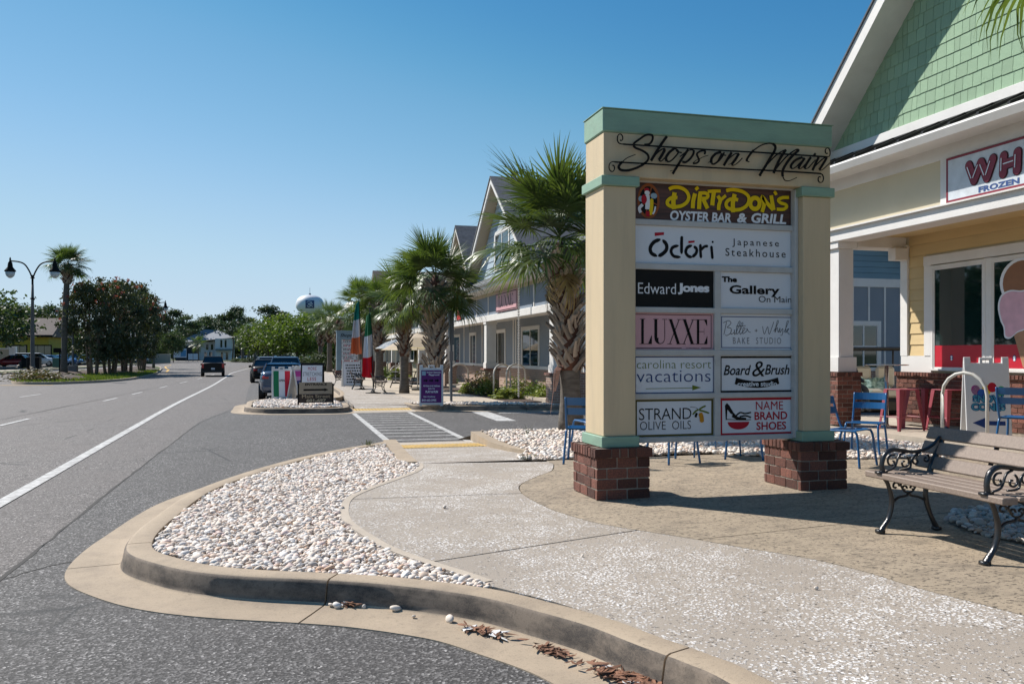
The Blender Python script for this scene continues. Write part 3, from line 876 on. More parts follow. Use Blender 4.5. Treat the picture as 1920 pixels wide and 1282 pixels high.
tag(sheet("gravel_bed", bedC, .154, M['soil']), kind='structure')
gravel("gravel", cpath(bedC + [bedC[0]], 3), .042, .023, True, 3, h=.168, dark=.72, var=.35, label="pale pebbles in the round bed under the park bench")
bedD = [(1.55, 23.6), (1.6, 25.8), (1.6, 29.4), (-.3, 29.1), (-.8, 28), (-.85, 26), (-.78, 24.5), (-.35, 23.9), (.4, 23.6)]
tag(sheet("gravel_bed", bedD, .145, M['soil'], thick=.1), kind='structure')
gravel("gravel", bedD, .065, .031, False, 4, h=.16, label="pale pebbles on the island across the driveway")
bedE = [(3.65, 24.5), (4.2, 24.1), (7.6, 23.1), (7.3, 23.9), (5.4, 25.0), (3.7, 25.4)]
tag(sheet("gravel_bed", bedE, .152, M['soil']), kind='structure')
gravel("gravel", bedE, .065, .031, False, 5, h=.165, label="pale pebbles under the purple board sign")
# stray pebbles and leaf litter in the gutter
sp = rnd
for k, (x, y, s) in enumerate(((.62, 4.88, .03), (.30, 5.03, .028), (.27, 5.06, .02), (.70, 4.72, .013), (1.36, 7.35, .024), (.88, 4.60, .028), (.45, 4.98, .014), (1.03, 4.36, .012), (1.9, 5.3, .012), (2.9, 4.2, .014))):
    pv, pf = PEB_HI[k % 5]
    me = bpy.data.meshes.new("pebble"); zz = G(0, y) + (.02 if x < 1.1 else .155)
    me.from_pydata([tuple(v * s) for v in pv], [], [tuple(int(i) for i in f) for f in pf]); me.materials.append(pm("pebble_tone", PAL[k % 3][0], .7) if k < 3 else bpy.data.materials["pebble_tone"])
    me.polygons.foreach_set("use_smooth", [True] * len(me.polygons))
    o = link("pebble", me, loc=(x, y, zz + s * .35), rot=(.2 * k, .1, k))
    if k in (4, 8, 9): lab = ("lone round pebble lying on the shell path", "tiny white pebble on the shell path before the gravel bed", "small pebble on the shell path near the kerb at right")[(4, 8, 9).index(k)]
    else: lab = {0: "larger stray pebble in the gutter right of the kerb joint", 1: "rounded pebble in the gutter just left of the kerb joint", 2: "small pebble against the larger one at the kerb joint", 3: "tiny pebble on the gutter's outer half right of the joint", 5: "white pebble at the start of the leaf litter in the gutter", 6: "tiny pebble between the kerb joint and the larger pebble", 7: "tiny stone beside the white paper scraps in the gutter"}[k]
    tag(o, lab, "pebble", "stray pebbles in the gutter" if k not in (4, 8, 9) else "stray pebbles on the path")
M['dead_leaf'] = pm('dead_leaf', (.28, .12, .06), .8, (.12, .06, .035), scale=12)
M['paper'] = pm('scrap_paper', (.75, .73, .70), .8)
def litter(name, cx, cy, rx, ry, n, seed, ang, label):
    r = random.Random(seed); mb = MB()
    for i in range(n):
        a = r.gauss(0, .45); b = r.gauss(0, .45)
        x = cx + rx * a * math.cos(ang) - ry * b * math.sin(ang); y = cy + rx * a * math.sin(ang) + ry * b * math.cos(ang)
        l = r.uniform(.02, .05); w = l * r.uniform(.15, .3); t = r.uniform(0, 6.28); z = G(0, y) + .018 + r.uniform(0, .02)
        c, s = math.cos(t), math.sin(t); q = []
        for (u, v, hh) in ((-l, 0, 0), (-l * .3, w, .006), (l * .6, w * .7, .004), (l, 0, r.uniform(0, .015)), (l * .5, -w * .8, .002), (-l * .3, -w, .001)):
            q.append((x + u * c - v * s, y + u * s + v * c, z + hh))
        mb.add(q, [(0, 1, 2, 3, 4, 5)], 1 if r.random() < .05 else 0)
    return tag(mb.build(name, [M['dead_leaf'], M['paper']]), label, None, None, 'stuff')
litter("leaf_litter", 1.50, 3.50, .26, .06, 330, 1, R(-62), "dry brown leaves drifted in the gutter below the kerb")
litter("leaf_litter", 1.27, 3.98, .12, .04, 60, 2, R(-60), "dry leaves and bits in the gutter")
litter("leaf_litter", 1.02, 4.36, .16, .04, 55, 3, R(-50), "leaf scraps in the gutter")
litter("leaf_litter", .36, 5.03, .07, .02, 18, 4, R(-20), "brown leaf crumbs at the kerb joint")
for k, (x, y) in enumerate(((.95, 4.42), (1.06, 4.30))):
    mb = MB(); rr = random.Random(k + 4)
    mb.add([(a * .03 * (1 + rr.random()), b * .02, .01 * rr.random() + c) for a, b, c in ((-1, -1, 0), (.4, -1.2, .012), (1.3, -.3, 0), (.8, .9, .012), (-.6, 1.1, .004))], [(0, 1, 2, 3, 4)])
    tag(mb.build("paper_scrap", M['paper'], loc=(x, y, G(0, y) + .02), rot=(0, 0, k)), ("crumpled white paper scrap in the gutter, the farther one", "crumpled white paper scrap in the gutter, the nearer one")[k], "litter", "paper scraps in the gutter")

# ================================================================ THE SHOPS SIGN
def brick_mat(name, a, b, c, rand=.35):
    m = pm(name, a, .85, b, scale=11, amount=1.0, bump=.8, bscale=60, dirt=c, dirt_scale=8, dirt_amount=.75, rand=rand)
    return m
M['brick'] = brick_mat('red_brick', (.23, .084, .052), (.115, .046, .035), (.045, .028, .026), .5)
M['mortar'] = pm('mortar', (.36, .31, .25), .95, (.22, .19, .16), scale=20, bump=.4, bscale=120, dirt=(.10, .09, .08), dirt_scale=5)
M['cream_stucco'] = pm('cream_painted_board', (.62, .49, .31), .75, (.57, .45, .285), scale=3, amount=.5, bump=.35, bscale=140, dirt=(.36, .29, .20), dirt_scale=1.5, dirt_amount=.5, stretch=(5, 5, .55))
M['seafoam'] = pm('seafoam_paint', (.255, .40, .29), .65, (.21, .34, .25), scale=4, dirt=(.16, .2, .16), dirt_scale=3, dirt_amount=.5, bump=.25, bscale=60, stretch=(.4, 1, 2))
M['sign_frame'] = pm('aluminium_frame_paint', (.50, .50, .48), .5, (.45, .45, .44), scale=3, dirt=(.25, .22, .19), dirt_scale=2.5, dirt_amount=.4)
M['panel_white'] = pm('white_sign_panel', (.66, .68, .71), .35, (.63, .65, .69), scale=1)
M['black_iron'] = pm('black_painted_iron', (.006, .006, .0055), .65, (.010, .0095, .009), scale=10, spec=.12)
def flat(name, col, rough=.45): 
    if name not in M: M[name] = pm(name, col, rough, tuple(c * .93 for c in col), scale=2, spec=.12 if name.startswith('ink_') else .5)
    return M[name]
flat('ink_black', (.006, .006, .007)); flat('ink_red', (.42, .015, .03)); flat('ink_yellow', (.78, .55, .01)); flat('ink_white', (.75, .77, .8)); flat('ink_navy', (.02, .045, .16))
flat('ink_pink', (.62, .36, .38)); flat('ink_green', (.13, .17, .02)); flat('ink_olive', (.10, .085, .025)); flat('ink_gold', (.55, .24, .02)); flat('ink_grey', (.20, .20, .21)); flat('ink_brown', (.07, .022, .012)); flat('ink_charcoal', (.010, .010, .010))
flat('ink_orange', (.30, .09, .03)); flat('ink_teal', (.05, .12, .12)); flat('ink_blue', (.03, .10, .35)); flat('ink_sky', (.30, .42, .5))
INK = ['ink_black', 'ink_red', 'ink_yellow', 'ink_white', 'ink_navy', 'ink_pink', 'ink_green', 'ink_olive', 'ink_gold', 'ink_grey', 'ink_brown', 'ink_charcoal', 'ink_orange', 'ink_teal', 'ink_blue', 'ink_sky']
INKM = [M[k] for k in INK]
K = {k[4:]: i for i, k in enumerate(INK)}

SX0, SX1, SY0, SY1 = 2.88, 5.31, 7.45, 7.945
SC = (SX0 + SX1) / 2
gz = G(0, 7.6) + .15
sign = thing("monument_sign", "tall cream shopping centre sign with seafoam cap on two red brick piers", "sign", (SC, 7.7, gz))
def L_(x, y, z): return (x - SC, y - 7.7, z - gz)
def pbox(name, x0, y0, z0, x1, y1, z1, mat, parent=sign, r=.006):
    mb = MB(); mb.bbox(x0 - SC, y0 - 7.7, z0 - gz, x1 - SC, y1 - 7.7, z1 - gz, r); return mb.build(name, mat, parent)
for (a, b) in ((SX0, 3.20), (4.995, SX1)):
    pbox("pillar", a, SY0, .683, b, SY1, 3.02, M['cream_stucco'])
    pbox("pillar_base", a - .028, SY0 - .028, .582, b + .028, SY1 + .028, .683, M['seafoam'])
    pbox("pillar_cap", a - .03, SY0 - .03, 3.02, b + .03, SY1 + .03, 3.112, M['seafoam'])
pbox("header_board", SX0 + .002, SY0 + .002, 3.112, SX1 - .002, SY1 - .002, 3.521, M['cream_stucco'])
pbox("header_cap", SX0 - .012, SY0 - .014, 3.521, SX1 + .012, SY1 + .014, 3.738, M['seafoam'], r=.01)
pbox("cap_flashing", SX0 - .02, SY0 - .022, 3.738, SX1 + .02, SY1 + .022, 3.745, M['seafoam'], r=.001)
# brick piers
BW, BH, BD = .205, .088, .10
BR = []
for k in range(4):
    rr = random.Random(k); mb = MB()
    vs, fs = chamfer_box(0, 0, 0, 1, 1, 1, .05)
    mb.add([(a + rr.uniform(-.012, .012), b + rr.uniform(-.02, .02), c + rr.uniform(-.03, .03)) for a, b, c in vs], fs)
    BR.append(mb.me("brick", M['brick']))
def place_brick(parent, x0, y0, z0, x1, y1, z1, r):
    o = link("brick", BR[r.randrange(4)], parent)
    o.location = (x0, y0, z0); o.scale = (x1 - x0, y1 - y0, z1 - z0)
    return o
def brick_pier(parent, cx, cy, w, d, z0, z1, course, cap=None, seed=0, bl=.20, gap=.012, pname="brick_pier"):
    """mortar core with bricks laid round it; returns the core object"""
    r = random.Random(seed); core = MB(); e = .007
    core.box(cx - w / 2 + e, cy - d / 2 + e, z0, cx + w / 2 - e, cy + d / 2 - e, z1 - .002)
    core = core.build(pname, M['mortar'], parent)
    n = round((z1 - z0 - (cap or 0)) / course); ch = (z1 - z0 - (cap or 0)) / n
    for c in range(n):
        za, zb = z0 + c * ch + gap * .4, z0 + (c + 1) * ch - gap * .6
        odd = c % 2
        for side in range(4):
            Lw = w if side in (0, 2) else d
            x = 0; pat = []
            s0 = bl if odd == (side in (0, 2)) else bl * .5
            cur = s0; pat.append((0, s0)); 
            while cur < Lw - .02: pat.append((cur, min(cur + bl, Lw))); cur += bl
            if len(pat) > 1 and pat[-1][1] - pat[-1][0] < .05: pat[-2] = (pat[-2][0], Lw); pat.pop()
            if side >= 2: pat = [(Lw - q, Lw - p) for p, q in pat]
            t = .05
            for (p, q) in pat:
                p2, q2 = p + (gap / 2 if p > .001 else 0), q - (gap / 2 if q < Lw - .001 else 0)
                o_ = r.uniform(-.002, .003)
                if side in (1, 3):
                    p2 = max(p2, t + .001 if p < .001 else p2); q2 = min(q2, Lw - t - .001 if q > Lw - .001 else q2)
                    if q2 - p2 < .02: continue
                if side == 0: place_brick(core, cx - w / 2 + p2, cy - d / 2 - o_, za, cx - w / 2 + q2, cy - d / 2 + t, zb, r)
                if side == 2: place_brick(core, cx - w / 2 + p2, cy + d / 2 - t, za, cx - w / 2 + q2, cy + d / 2 + o_, zb, r)
                if side == 3: place_brick(core, cx - w / 2 - o_, cy - d / 2 + p2, za, cx - w / 2 + t, cy - d / 2 + q2, zb, r)
                if side == 1: place_brick(core, cx + w / 2 - t, cy - d / 2 + p2, za, cx + w / 2 + o_, cy - d / 2 + q2, zb, r)
    if cap:
        a = .022; za, zb = z1 - cap, z1; m = .068
        cb = MB(); cb.box(cx - w / 2 - a + .014, cy - d / 2 - a + .014, za, cx + w / 2 + a - .014, cy + d / 2 + a - .014, zb - .006)
        cb.build("cap_mortar", M['mortar'], parent)
        W, D = w + 2 * a, d + 2 * a
        # soldier bricks: ends of a rowlock along the sides, long ones at the corners in front
        k = max(3, round(D / m)); st = D / k
        for i in range(k):
            for sx in (0, 1):
                x0 = cx - W / 2 if sx == 0 else cx + W / 2 - .16
                place_brick(core, x0, cy - D / 2 + i * st + .006, za, x0 + .16, cy - D / 2 + (i + 1) * st - .006, zb + r.uniform(-.002, .003), r)
        inner = W - .32
        k = max(1, round(inner / .075)); st = inner / k
        for i in range(k):
            for sy in (0, 1):
                y0 = cy - D / 2 - .001 if sy == 0 else cy + D / 2 - .17
                place_brick(core, cx - inner / 2 + i * st + .006, y0, za, cx - inner / 2 + (i + 1) * st - .006, y0 + .171, zb + r.uniform(-.002, .003), r)
    return core
for i, cx in enumerate((3.045, 5.178)):
    brick_pier(sign, cx - SC, 0.0, .525, .66, 0, .58 - gz, .0955, cap=.085, seed=i)
# frame round the panels
FY = 7.57
fr = [("frame_rail", 3.19, 5.0, z0, z1) for z0, z1 in ((3.098, 3.125), (2.69, 2.745), (2.265, 2.324), (1.85, 1.904), (1.437, 1.494), (1.022, 1.072), (.60, .652))]
for n_, x0, x1, z0, z1 in fr: pbox("frame_rail", x0, FY, z0, x1, FY + .12, z1, M['sign_frame'], r=.004)
pbox("frame_stile", 4.089, FY + .002, .652, 4.155, FY + .118, 2.265, M['sign_frame'], r=.004)
pbox("frame_stile", 4.955, FY - .04, .61, 4.994, FY + .125, 3.10, M['sign_frame'], r=.004)
pbox("frame_stile", 3.201, FY - .04, .61, 3.235, FY + .125, 3.10, M['sign_frame'], r=.004)
rows = [(2.747, 3.098), (2.326, 2.688), (1.906, 2.261), (1.497, 1.847), (1.075, 1.433), (.654, 1.019)]
PY = 7.60
def panel(x0, x1, z0, z1, mat, draw, label):
    mb = MB(); mb.bbox(x0 - SC, PY - 7.7, z0 - gz - .004, x1 - SC, PY + .03 - 7.7, z1 - gz + .004, .003)
    o = mb.build("sign_panel", mat, sign)
    o['label'] = label
    def Pn(x, z, k=1): return (x - SC, PY - 7.7 - .0025 * k, z - gz)
    lt = MB(); draw(lt, Pn)
    lt.build("lettering", INKM, o)
    return o
z7 = lambda x, y: (1180 + x / 5.573, 330 + y / 5.573)
z8 = lambda x, y: (1180 + x / 4.748, 560 + y / 4.748)
def XZ(f, x, y, Y=PY): u, v = f(x, y); return on_y(u, v, Y)
def rectof(f, x0, y0, x1, y1):
    a = XZ(f, x0, y1); b = XZ(f, x1, y0); c = XZ(f, x0, y0); d = XZ(f, x1, y1)
    return (a[0], (a[1] + d[1]) / 2, b[0], (b[1] + c[1]) / 2)
P1 = lambda Pn, k: (lambda x, z: Pn(x, z, k))
def T(lt, Pn, body, f, box, ink, k=1, **kw): put_text(lt, body, rectof(f, *box), P1(Pn, k), K[ink], **kw)
def Rb(lt, Pn, f, pts, w, ink, k=1, sc=5.573, **kw):
    wm = w / sc * .00505
    ribbon(lt, [XZ(f, *p) for p in pts], wm, P1(Pn, k), K[ink], **kw)

def draw_dirty(lt, Pn):
    zc = lambda x, y: (1190 + x / 12.8, 340 + y / 12.8); zd = lambda x, y: (1330 + x / 12, 340 + y / 12)
    S = [(zc, [(820, 195), (900, 155), (1020, 145), (1150, 180), (1250, 260), (1295, 380), (1250, 500), (1130, 585), (980, 615), (860, 600), (785, 550), (785, 480), (850, 415), (940, 385), (1020, 400)], 88), (zc, [(955, 270), (925, 480), (940, 670)], 115),
         (zc, [(1445, 295), (1400, 480), (1390, 650)], 105), (zc, [(1455, 205), (1490, 175), (1525, 145)], 80), (zc, [(1565, 300), (1550, 480), (1540, 670)], 110), (zc, [(1530, 290), (1690, 285), (1755, 340), (1715, 405), (1610, 415)], 85), (zc, [(1640, 430), (1700, 560), (1745, 655)], 105),
         (zd, [(-40, 235), (100, 222), (250, 222)], 80), (zd, [(100, 240), (75, 400), (60, 545)], 110), (zd, [(185, 330), (240, 430), (210, 540), (205, 650)], 95), (zd, [(365, 320), (300, 380), (235, 440)], 75),
         (zd, [(375, 215), (480, 192), (600, 198), (760, 245), (865, 330), (885, 430), (840, 540), (720, 625), (580, 645), (430, 612), (378, 560), (380, 480), (450, 415), (560, 400), (640, 425)], 88), (zd, [(565, 290), (525, 480), (530, 700)], 115),
         (zd, [(1180, 695), (1225, 520), (1180, 350), (1300, 500), (1430, 645)], 100), (zd, [(1385, 320), (1410, 480), (1445, 650)], 105), (zd, [(1450, 235), (1480, 265), (1500, 310)], 80),
         (zd, [(1785, 368), (1640, 372), (1545, 425), (1600, 490), (1700, 520), (1735, 575), (1660, 632), (1510, 630)], 82)]
    ring = [(1020 + 105 * math.cos(t), 500 + 125 * math.sin(t)) for t in [i * math.pi / 6 for i in range(12)]]
    for q, (k, ink) in enumerate(((.5, 'black'), (1.5, 'yellow'))):
        ex = 26 if q == 0 else 0
        for si, (f, pts, w) in enumerate(S): Rb(lt, Pn, f, pts, w + ex, ink, k + .04 * si, sc=12.4, n=6)
        Rb(lt, Pn, zd, ring, 105 + ex, ink, k + .9, sc=12, n=3, closed=True)
    T(lt, Pn, "OYSTER BAR", z7, (422, 375, 1062, 478), 'white', 3, shear=.12, bold=.035)
    T(lt, Pn, "&", z7, (1122, 390, 1225, 492), 'white', 3, shear=.15, bold=.04)
    T(lt, Pn, "GRILL", z7, (1270, 395, 1635, 500), 'white', 3, shear=.15, bold=.035)
    def E(cx, cy, rx, ry, ink, k): 
        c = XZ(z7, cx, cy); disc(lt, c[0], c[1], rx / 5.573 * .00505, ry / 5.573 * .00505, P1(Pn, k), K[ink], 26)
    E(200, 262, 128, 188, 'orange', 1); E(198, 262, 102, 155, 'black', 2)
    for a in range(8):
        t = a * math.pi / 4 + .3; Rb(lt, Pn, z7, [(198 + 20 * math.cos(t), 262 + 20 * math.sin(t)), (198 + 112 * math.cos(t), 262 + 168 * math.sin(t))], 12, 'orange', 2.4, n=2)
    Rb(lt, Pn, z7, [(182, 200), (188, 260), (186, 350)], 52, 'white', 3, n=4); Rb(lt, Pn, z7, [(230, 240), (228, 320), (215, 410)], 42, 'yellow', 3.2, n=4, taper=True)
    E(180, 152, 30, 26, 'red', 3.4); E(182, 178, 30, 24, 'white', 3.6); E(150, 245, 32, 48, 'red', 3.8); E(118, 240, 30, 30, 'sky', 3.5); E(252, 210, 38, 30, 'sky', 3.9)
    Rb(lt, Pn, z7, [(135, 300), (100, 340), (115, 385)], 34, 'white', 4, n=4); Rb(lt, Pn, z7, [(268, 320), (258, 370), (240, 400)], 18, 'white', 4, n=4); Rb(lt, Pn, z7, [(190, 370), (190, 425)], 44, 'ink_red'[4:], 3.9, n=3)
dk = pm('dark_stained_wood', (.035, .012, .009), .5, (.10, .035, .02), scale=6, stretch=(.6, 1, 9), amount=.6)
panel(3.236, 4.954, *rows[0], dk, draw_dirty, "dark wood panel with yellow restaurant lettering and a round emblem")
def draw_odori(lt, Pn):
    T(lt, Pn, "Japanese", z7, (1075, 662, 1562, 752), 'black', spacing=1.35); T(lt, Pn, "Steakhouse", z7, (1003, 765, 1632, 845), 'black', spacing=1.3)
op = panel(3.236, 4.954, *rows[1], M['panel_white'], draw_odori, "white panel with brush lettering and red bars")
Po = lambda x, z, k=1: (x - SC, PY - 7.7 - .0025 * k, z - gz)
for strokes, bar in (([([(325, 662), (258, 690), (218, 750), (232, 808), (290, 838)], 40), ([(345, 668), (385, 715), (386, 770), (345, 815), (300, 838)], 40)], ((263, 592), (361, 588), (361, 616), (265, 628))),
                     ([([(515, 728), (455, 745), (435, 790), (465, 838), (535, 848)], 34), ([(548, 628), (545, 700), (545, 815)], 34)], None),
                     ([([(655, 725), (605, 748), (588, 795), (612, 835), (655, 850)], 34), ([(672, 735), (702, 765), (695, 810), (655, 848)], 34)], ((615, 680), (682, 675), (680, 695), (617, 703))),
                     ([([(742, 712), (742, 780), (748, 860)], 32), ([(745, 775), (785, 738), (822, 735)], 30)], None), ([([(856, 730), (862, 800), (868, 868)], 32)], 'dot')):
    lt = MB()
    for q_, (pts, w) in enumerate(strokes): Rb(lt, Po, z7, pts, w, 'black', 1 + .1 * q_, taper=True)
    if bar == 'dot': c = XZ(z7, 870, 690); disc(lt, c[0], c[1], .011, .011, P1(Po, 1), K['black'])
    elif bar: poly2(lt, [XZ(z7, *p) for p in bar][::-1], P1(Po, 1), K['red'])
    lt.build("letter", INKM, op)
XL0, XL1, XR0, XR1 = 3.236, 4.088, 4.156, 4.954
def serif_cap(lt, P, ch, x0, x1, z0, z1, ink, th=.2, hl=.035):
    """didone capitals: thick stems, hairlines and slab-thin serifs, drawn in a box"""
    w, h = x1 - x0, z1 - z0; t = th * w; q = hl * h
    X = lambda a: x0 + a * w; Z = lambda a: z0 + a * h
    def R_(a, b, c, d): quad2(lt, a, b, c, d, P, ink)
    def ser(xc, z, wd): R_(xc - wd / 2, z, xc + wd / 2, z + q * .6)
    if ch == 'L':
        R_(X(.16), z0, X(.16) + t, z1); ser(X(.16) + t / 2, z1 - q * .6, t * 2.1); R_(X(0.02), z0, x1, z0 + q * .6)
        poly2(lt, [(x1, z0), (x1, Z(.34)), (x1 - .03 * w, Z(.34)), (x1 - .3 * w, z0 + q * .5)], P, ink)
    if ch == 'U':
        R_(X(.13), Z(.25), X(.13) + t, z1); R_(X(.86) - q * .7, Z(.25), X(.86), z1); ser(X(.13) + t / 2, z1 - q * .6, t * 1.9); ser(X(.86) - q * .3, z1 - q * .6, t * 1.7)
        pts = []; 
        for i in range(13):
            a = math.pi + math.pi * i / 12; pts.append((X(.5) + .365 * w * math.cos(a), Z(.25) + .25 * h * math.sin(a)))
        inn = []
        for i in range(13):
            a = math.pi + math.pi * i / 12; k = i / 12; inn.append((X(.5) + (t * .45) * (1 - k) + (.365 * w - t * (1 - k) - q * .5 * k) * math.cos(a), Z(.25) + (.25 * h - q * .9) * math.sin(a)))
        for i in range(12): poly2(lt, [pts[i], pts[i + 1], inn[i + 1], inn[i]], P, ink)
    if ch == 'X':
        poly2(lt, [(X(.10), z1), (X(.10) + t * 1.1, z1), (X(.92), z0), (X(.92) - t * 1.1, z0)], P, ink)
        poly2(lt, [(X(.90) - q, z1), (X(.90), z1), (X(.12) + q, z0), (X(.12), z0)], P, ink)
        for a, z in ((.2, z1 - q * .6), (.87, z1 - q * .6), (.14, z0), (.82, z0)): ser(X(a), z, w * .34)
    if ch == 'E':
        R_(X(.12), z0, X(.12) + t, z1); R_(X(.0), z0, x1, z0 + q * .6); R_(X(.0), z1 - q * .6, X(.98), z1); R_(X(.12), Z(.5), X(.72), Z(.5) + q * .6)
        poly2(lt, [(x1, z0), (x1, Z(.33)), (x1 - .02 * w, Z(.33)), (x1 - .28 * w, z0 + q * .5)], P, ink); poly2(lt, [(X(.98), z1), (X(.98), Z(.74)), (X(.96), Z(.74)), (X(.72), z1 - q * .5)][::-1], P, ink)
        poly2(lt, [(X(.72), Z(.38)), (X(.74), Z(.38)), (X(.74), Z(.64)), (X(.72), Z(.64))], P, ink)
def word_caps(lt, P, body, rect, ink, widths=None):
    u0, v0, u1, v1 = rect; ws = widths or [1] * len(body); tot = sum(ws); x = u0
    for ch, w in zip(body, ws):
        d = (u1 - u0) * w / tot; serif_cap(lt, P, ch, x + d * .02, x + d * .98, v0, v1, ink); x += d
def draw_ej(lt, Pn):
    T(lt, Pn, "Edward", z7, (90, 1118, 486, 1232), 'white', bold=-.004); 
    for x in (95, 335): 
        a = XZ(z7, x, 1230); 
    T(lt, Pn, "Jones", z7, (505, 1122, 835, 1240), 'white', bold=.045, spacing=.92)
panel(XL0, XL1, *rows[2], M['ink_charcoal'], draw_ej, "black panel with white two-word lettering")
def draw_gallery(lt, Pn):
    T(lt, Pn, "The", z7, (965, 1050, 1125, 1110), 'black', bold=.05); T(lt, Pn, "Gallery", z7, (1045, 1145, 1570, 1262), 'black', bold=.03); T(lt, Pn, "On Main", z8, (1150, -22, 1442, 34), 'black', bold=0.0)
panel(XR0, XR1, *rows[2], M['panel_white'], draw_gallery, "white panel with bold black gallery lettering")
def draw_luxxe(lt, Pn):
    P = P1(Pn, 1); word_caps(lt, P, "LUXXE", rectof(z8, 85, 182, 696, 404), K['black'], [.88, 1.02, .95, .95, .86])
    a = rectof(z8, 40, 140, 730, 442); quad2(lt, a[0], a[3] - .006, a[2], a[3], P, K['black']); quad2(lt, a[0], a[1], a[0] + .50, a[1] + .006, P, K['black']); quad2(lt, a[2] - .11, a[1], a[2], a[1] + .006, P, K['black']); quad2(lt, a[2] - .006, a[1] + .006, a[2], a[3] - .006, P, K['black'])
    T(lt, Pn, "The Find for Boutiques", z8, (502, 433, 622, 447), 'black')
panel(XL0, XL1, *rows[3], M['ink_pink'], draw_luxxe, "pink panel with tall black serif capitals")
def draw_butter(lt, Pn):
    a = rectof(z8, 818, 160, 1446, 438); frame2(lt, *a, .007, P1(Pn, 1), K['navy'])
    Z = lambda pts, w=4.5: Rb(lt, Pn, z8, pts, w, 'ink_black'[4:], 1, sc=4.748, n=6)
    Z([(865, 205), (845, 300), (840, 320)]); Z([(835, 215), (880, 195), (905, 215), (880, 245), (870, 255), (905, 265), (900, 305), (865, 328), (855, 318)])
    Z([(905, 280), (905, 315), (930, 300), (935, 275), (935, 318), (950, 300)]); Z([(950, 300), (985, 215), (975, 205), (955, 260), (955, 315), (985, 280), (1010, 225), (1000, 215), (985, 260), (985, 315), (1010, 290), (1030, 265), (1012, 262), (1010, 310), (1045, 285), (1045, 265), (1060, 290), (1080, 300)])
    Z([(950, 245), (1035, 240)]); Z([(1115, 283), (1140, 283)]); Z([(1128, 270), (1128, 297)])
    Z([(1185, 245), (1200, 315), (1230, 250), (1245, 315), (1285, 205)]); Z([(1285, 290), (1325, 210), (1315, 200), (1295, 300), (1315, 255), (1325, 300), (1340, 260), (1340, 300), (1365, 265), (1360, 320), (1345, 325)]); Z([(1375, 300), (1415, 205), (1400, 210), (1390, 300), (1420, 265), (1400, 285), (1425, 320)])
    T(lt, Pn, "BAKE  STUDIO", z8, (922, 345, 1350, 402), 'grey', bold=-.004, spacing=1.35)
panel(XR0, XR1, *rows[3], M['panel_white'], draw_butter, "white panel with thin script and a thin navy border")
def draw_carolina(lt, Pn):
    a = rectof(z8, 50, 513, 752, 841); frame2(lt, *a, .010, P1(Pn, 1), K['navy'])
    T(lt, Pn, "carolina resort", z8, (66, 545, 727, 620), 'green', bold=-.014); T(lt, Pn, "vacations", z8, (64, 638, 722, 740), 'navy', bold=-.012)
    poly2(lt, [XZ(z8, *p) for p in ((146, 798), (560, 790), (560, 796), (146, 803))][::-1], P1(Pn, 1), K['green']); poly2(lt, [XZ(z8, *p) for p in ((560, 768), (638, 790), (560, 814))][::-1], P1(Pn, 1), K['green'])
panel(XL0, XL1, *rows[4], M['panel_white'], draw_carolina, "white panel with thin green and blue lettering and an arrow")
def draw_board(lt, Pn):
    a = rectof(z8, 805, 512, 1466, 830); frame2(lt, *a, .018, P1(Pn, 1), K['black'])
    T(lt, Pn, "Board", z8, (838, 590, 1082, 680), 'black', shear=.28, bold=.015); T(lt, Pn, "Brush", z8, (1205, 585, 1425, 675), 'black', shear=.28, bold=.015)
    T(lt, Pn, "&", z8, (1092, 556, 1208, 692), 'black', shear=.2, bold=.0)
    pts = [(940, 710), (1030, 745), (1140, 762), (1240, 745), (1330, 705)]
    Rb(lt, Pn, z8, [(943, 730), (1030, 752), (1135, 763), (1240, 752), (1328, 728)], 62, 'black', 1, sc=4.748, n=6)
    T(lt, Pn, "creative studio", z8, (960, 735, 1312, 778), 'white', 2, bold=.02)
panel(XR0, XR1, *rows[4], M['panel_white'], draw_board, "white panel with black script, a ribbon and a black border")
def draw_strand(lt, Pn):
    a = rectof(z8, 50, 893, 745, 1222); frame2(lt, *a, .02, P1(Pn, 1), K['olive'])
    T(lt, Pn, "STRAND", z8, (85, 972, 552, 1075), 'black', bold=-.006, spacing=.95); T(lt, Pn, "OLIVE  OILS", z8, (94, 1088, 548, 1163), 'black', bold=-.010)
    Rb(lt, Pn, z8, [(628, 1015), (640, 1050), (645, 1100)], 42, 'gold', 2, sc=4.748, taper=True); Rb(lt, Pn, z8, [(600, 1015), (592, 1035), (588, 1055)], 22, 'black', 2, sc=4.748, taper=True)
    for pts in ([(620, 985), (650, 965), (680, 952)], [(620, 990), (665, 1002), (710, 1018)], [(615, 985), (590, 1000), (562, 1030)]): Rb(lt, Pn, z8, pts, 16, 'green', 1, sc=4.748, taper=True)
    Rb(lt, Pn, z8, [(540, 962), (590, 968), (620, 990)], 4, 'black', 1, sc=4.748)
panel(XL0, XL1, *rows[5], M['panel_white'], draw_strand, "white panel with thin capitals, olives and an olive border")
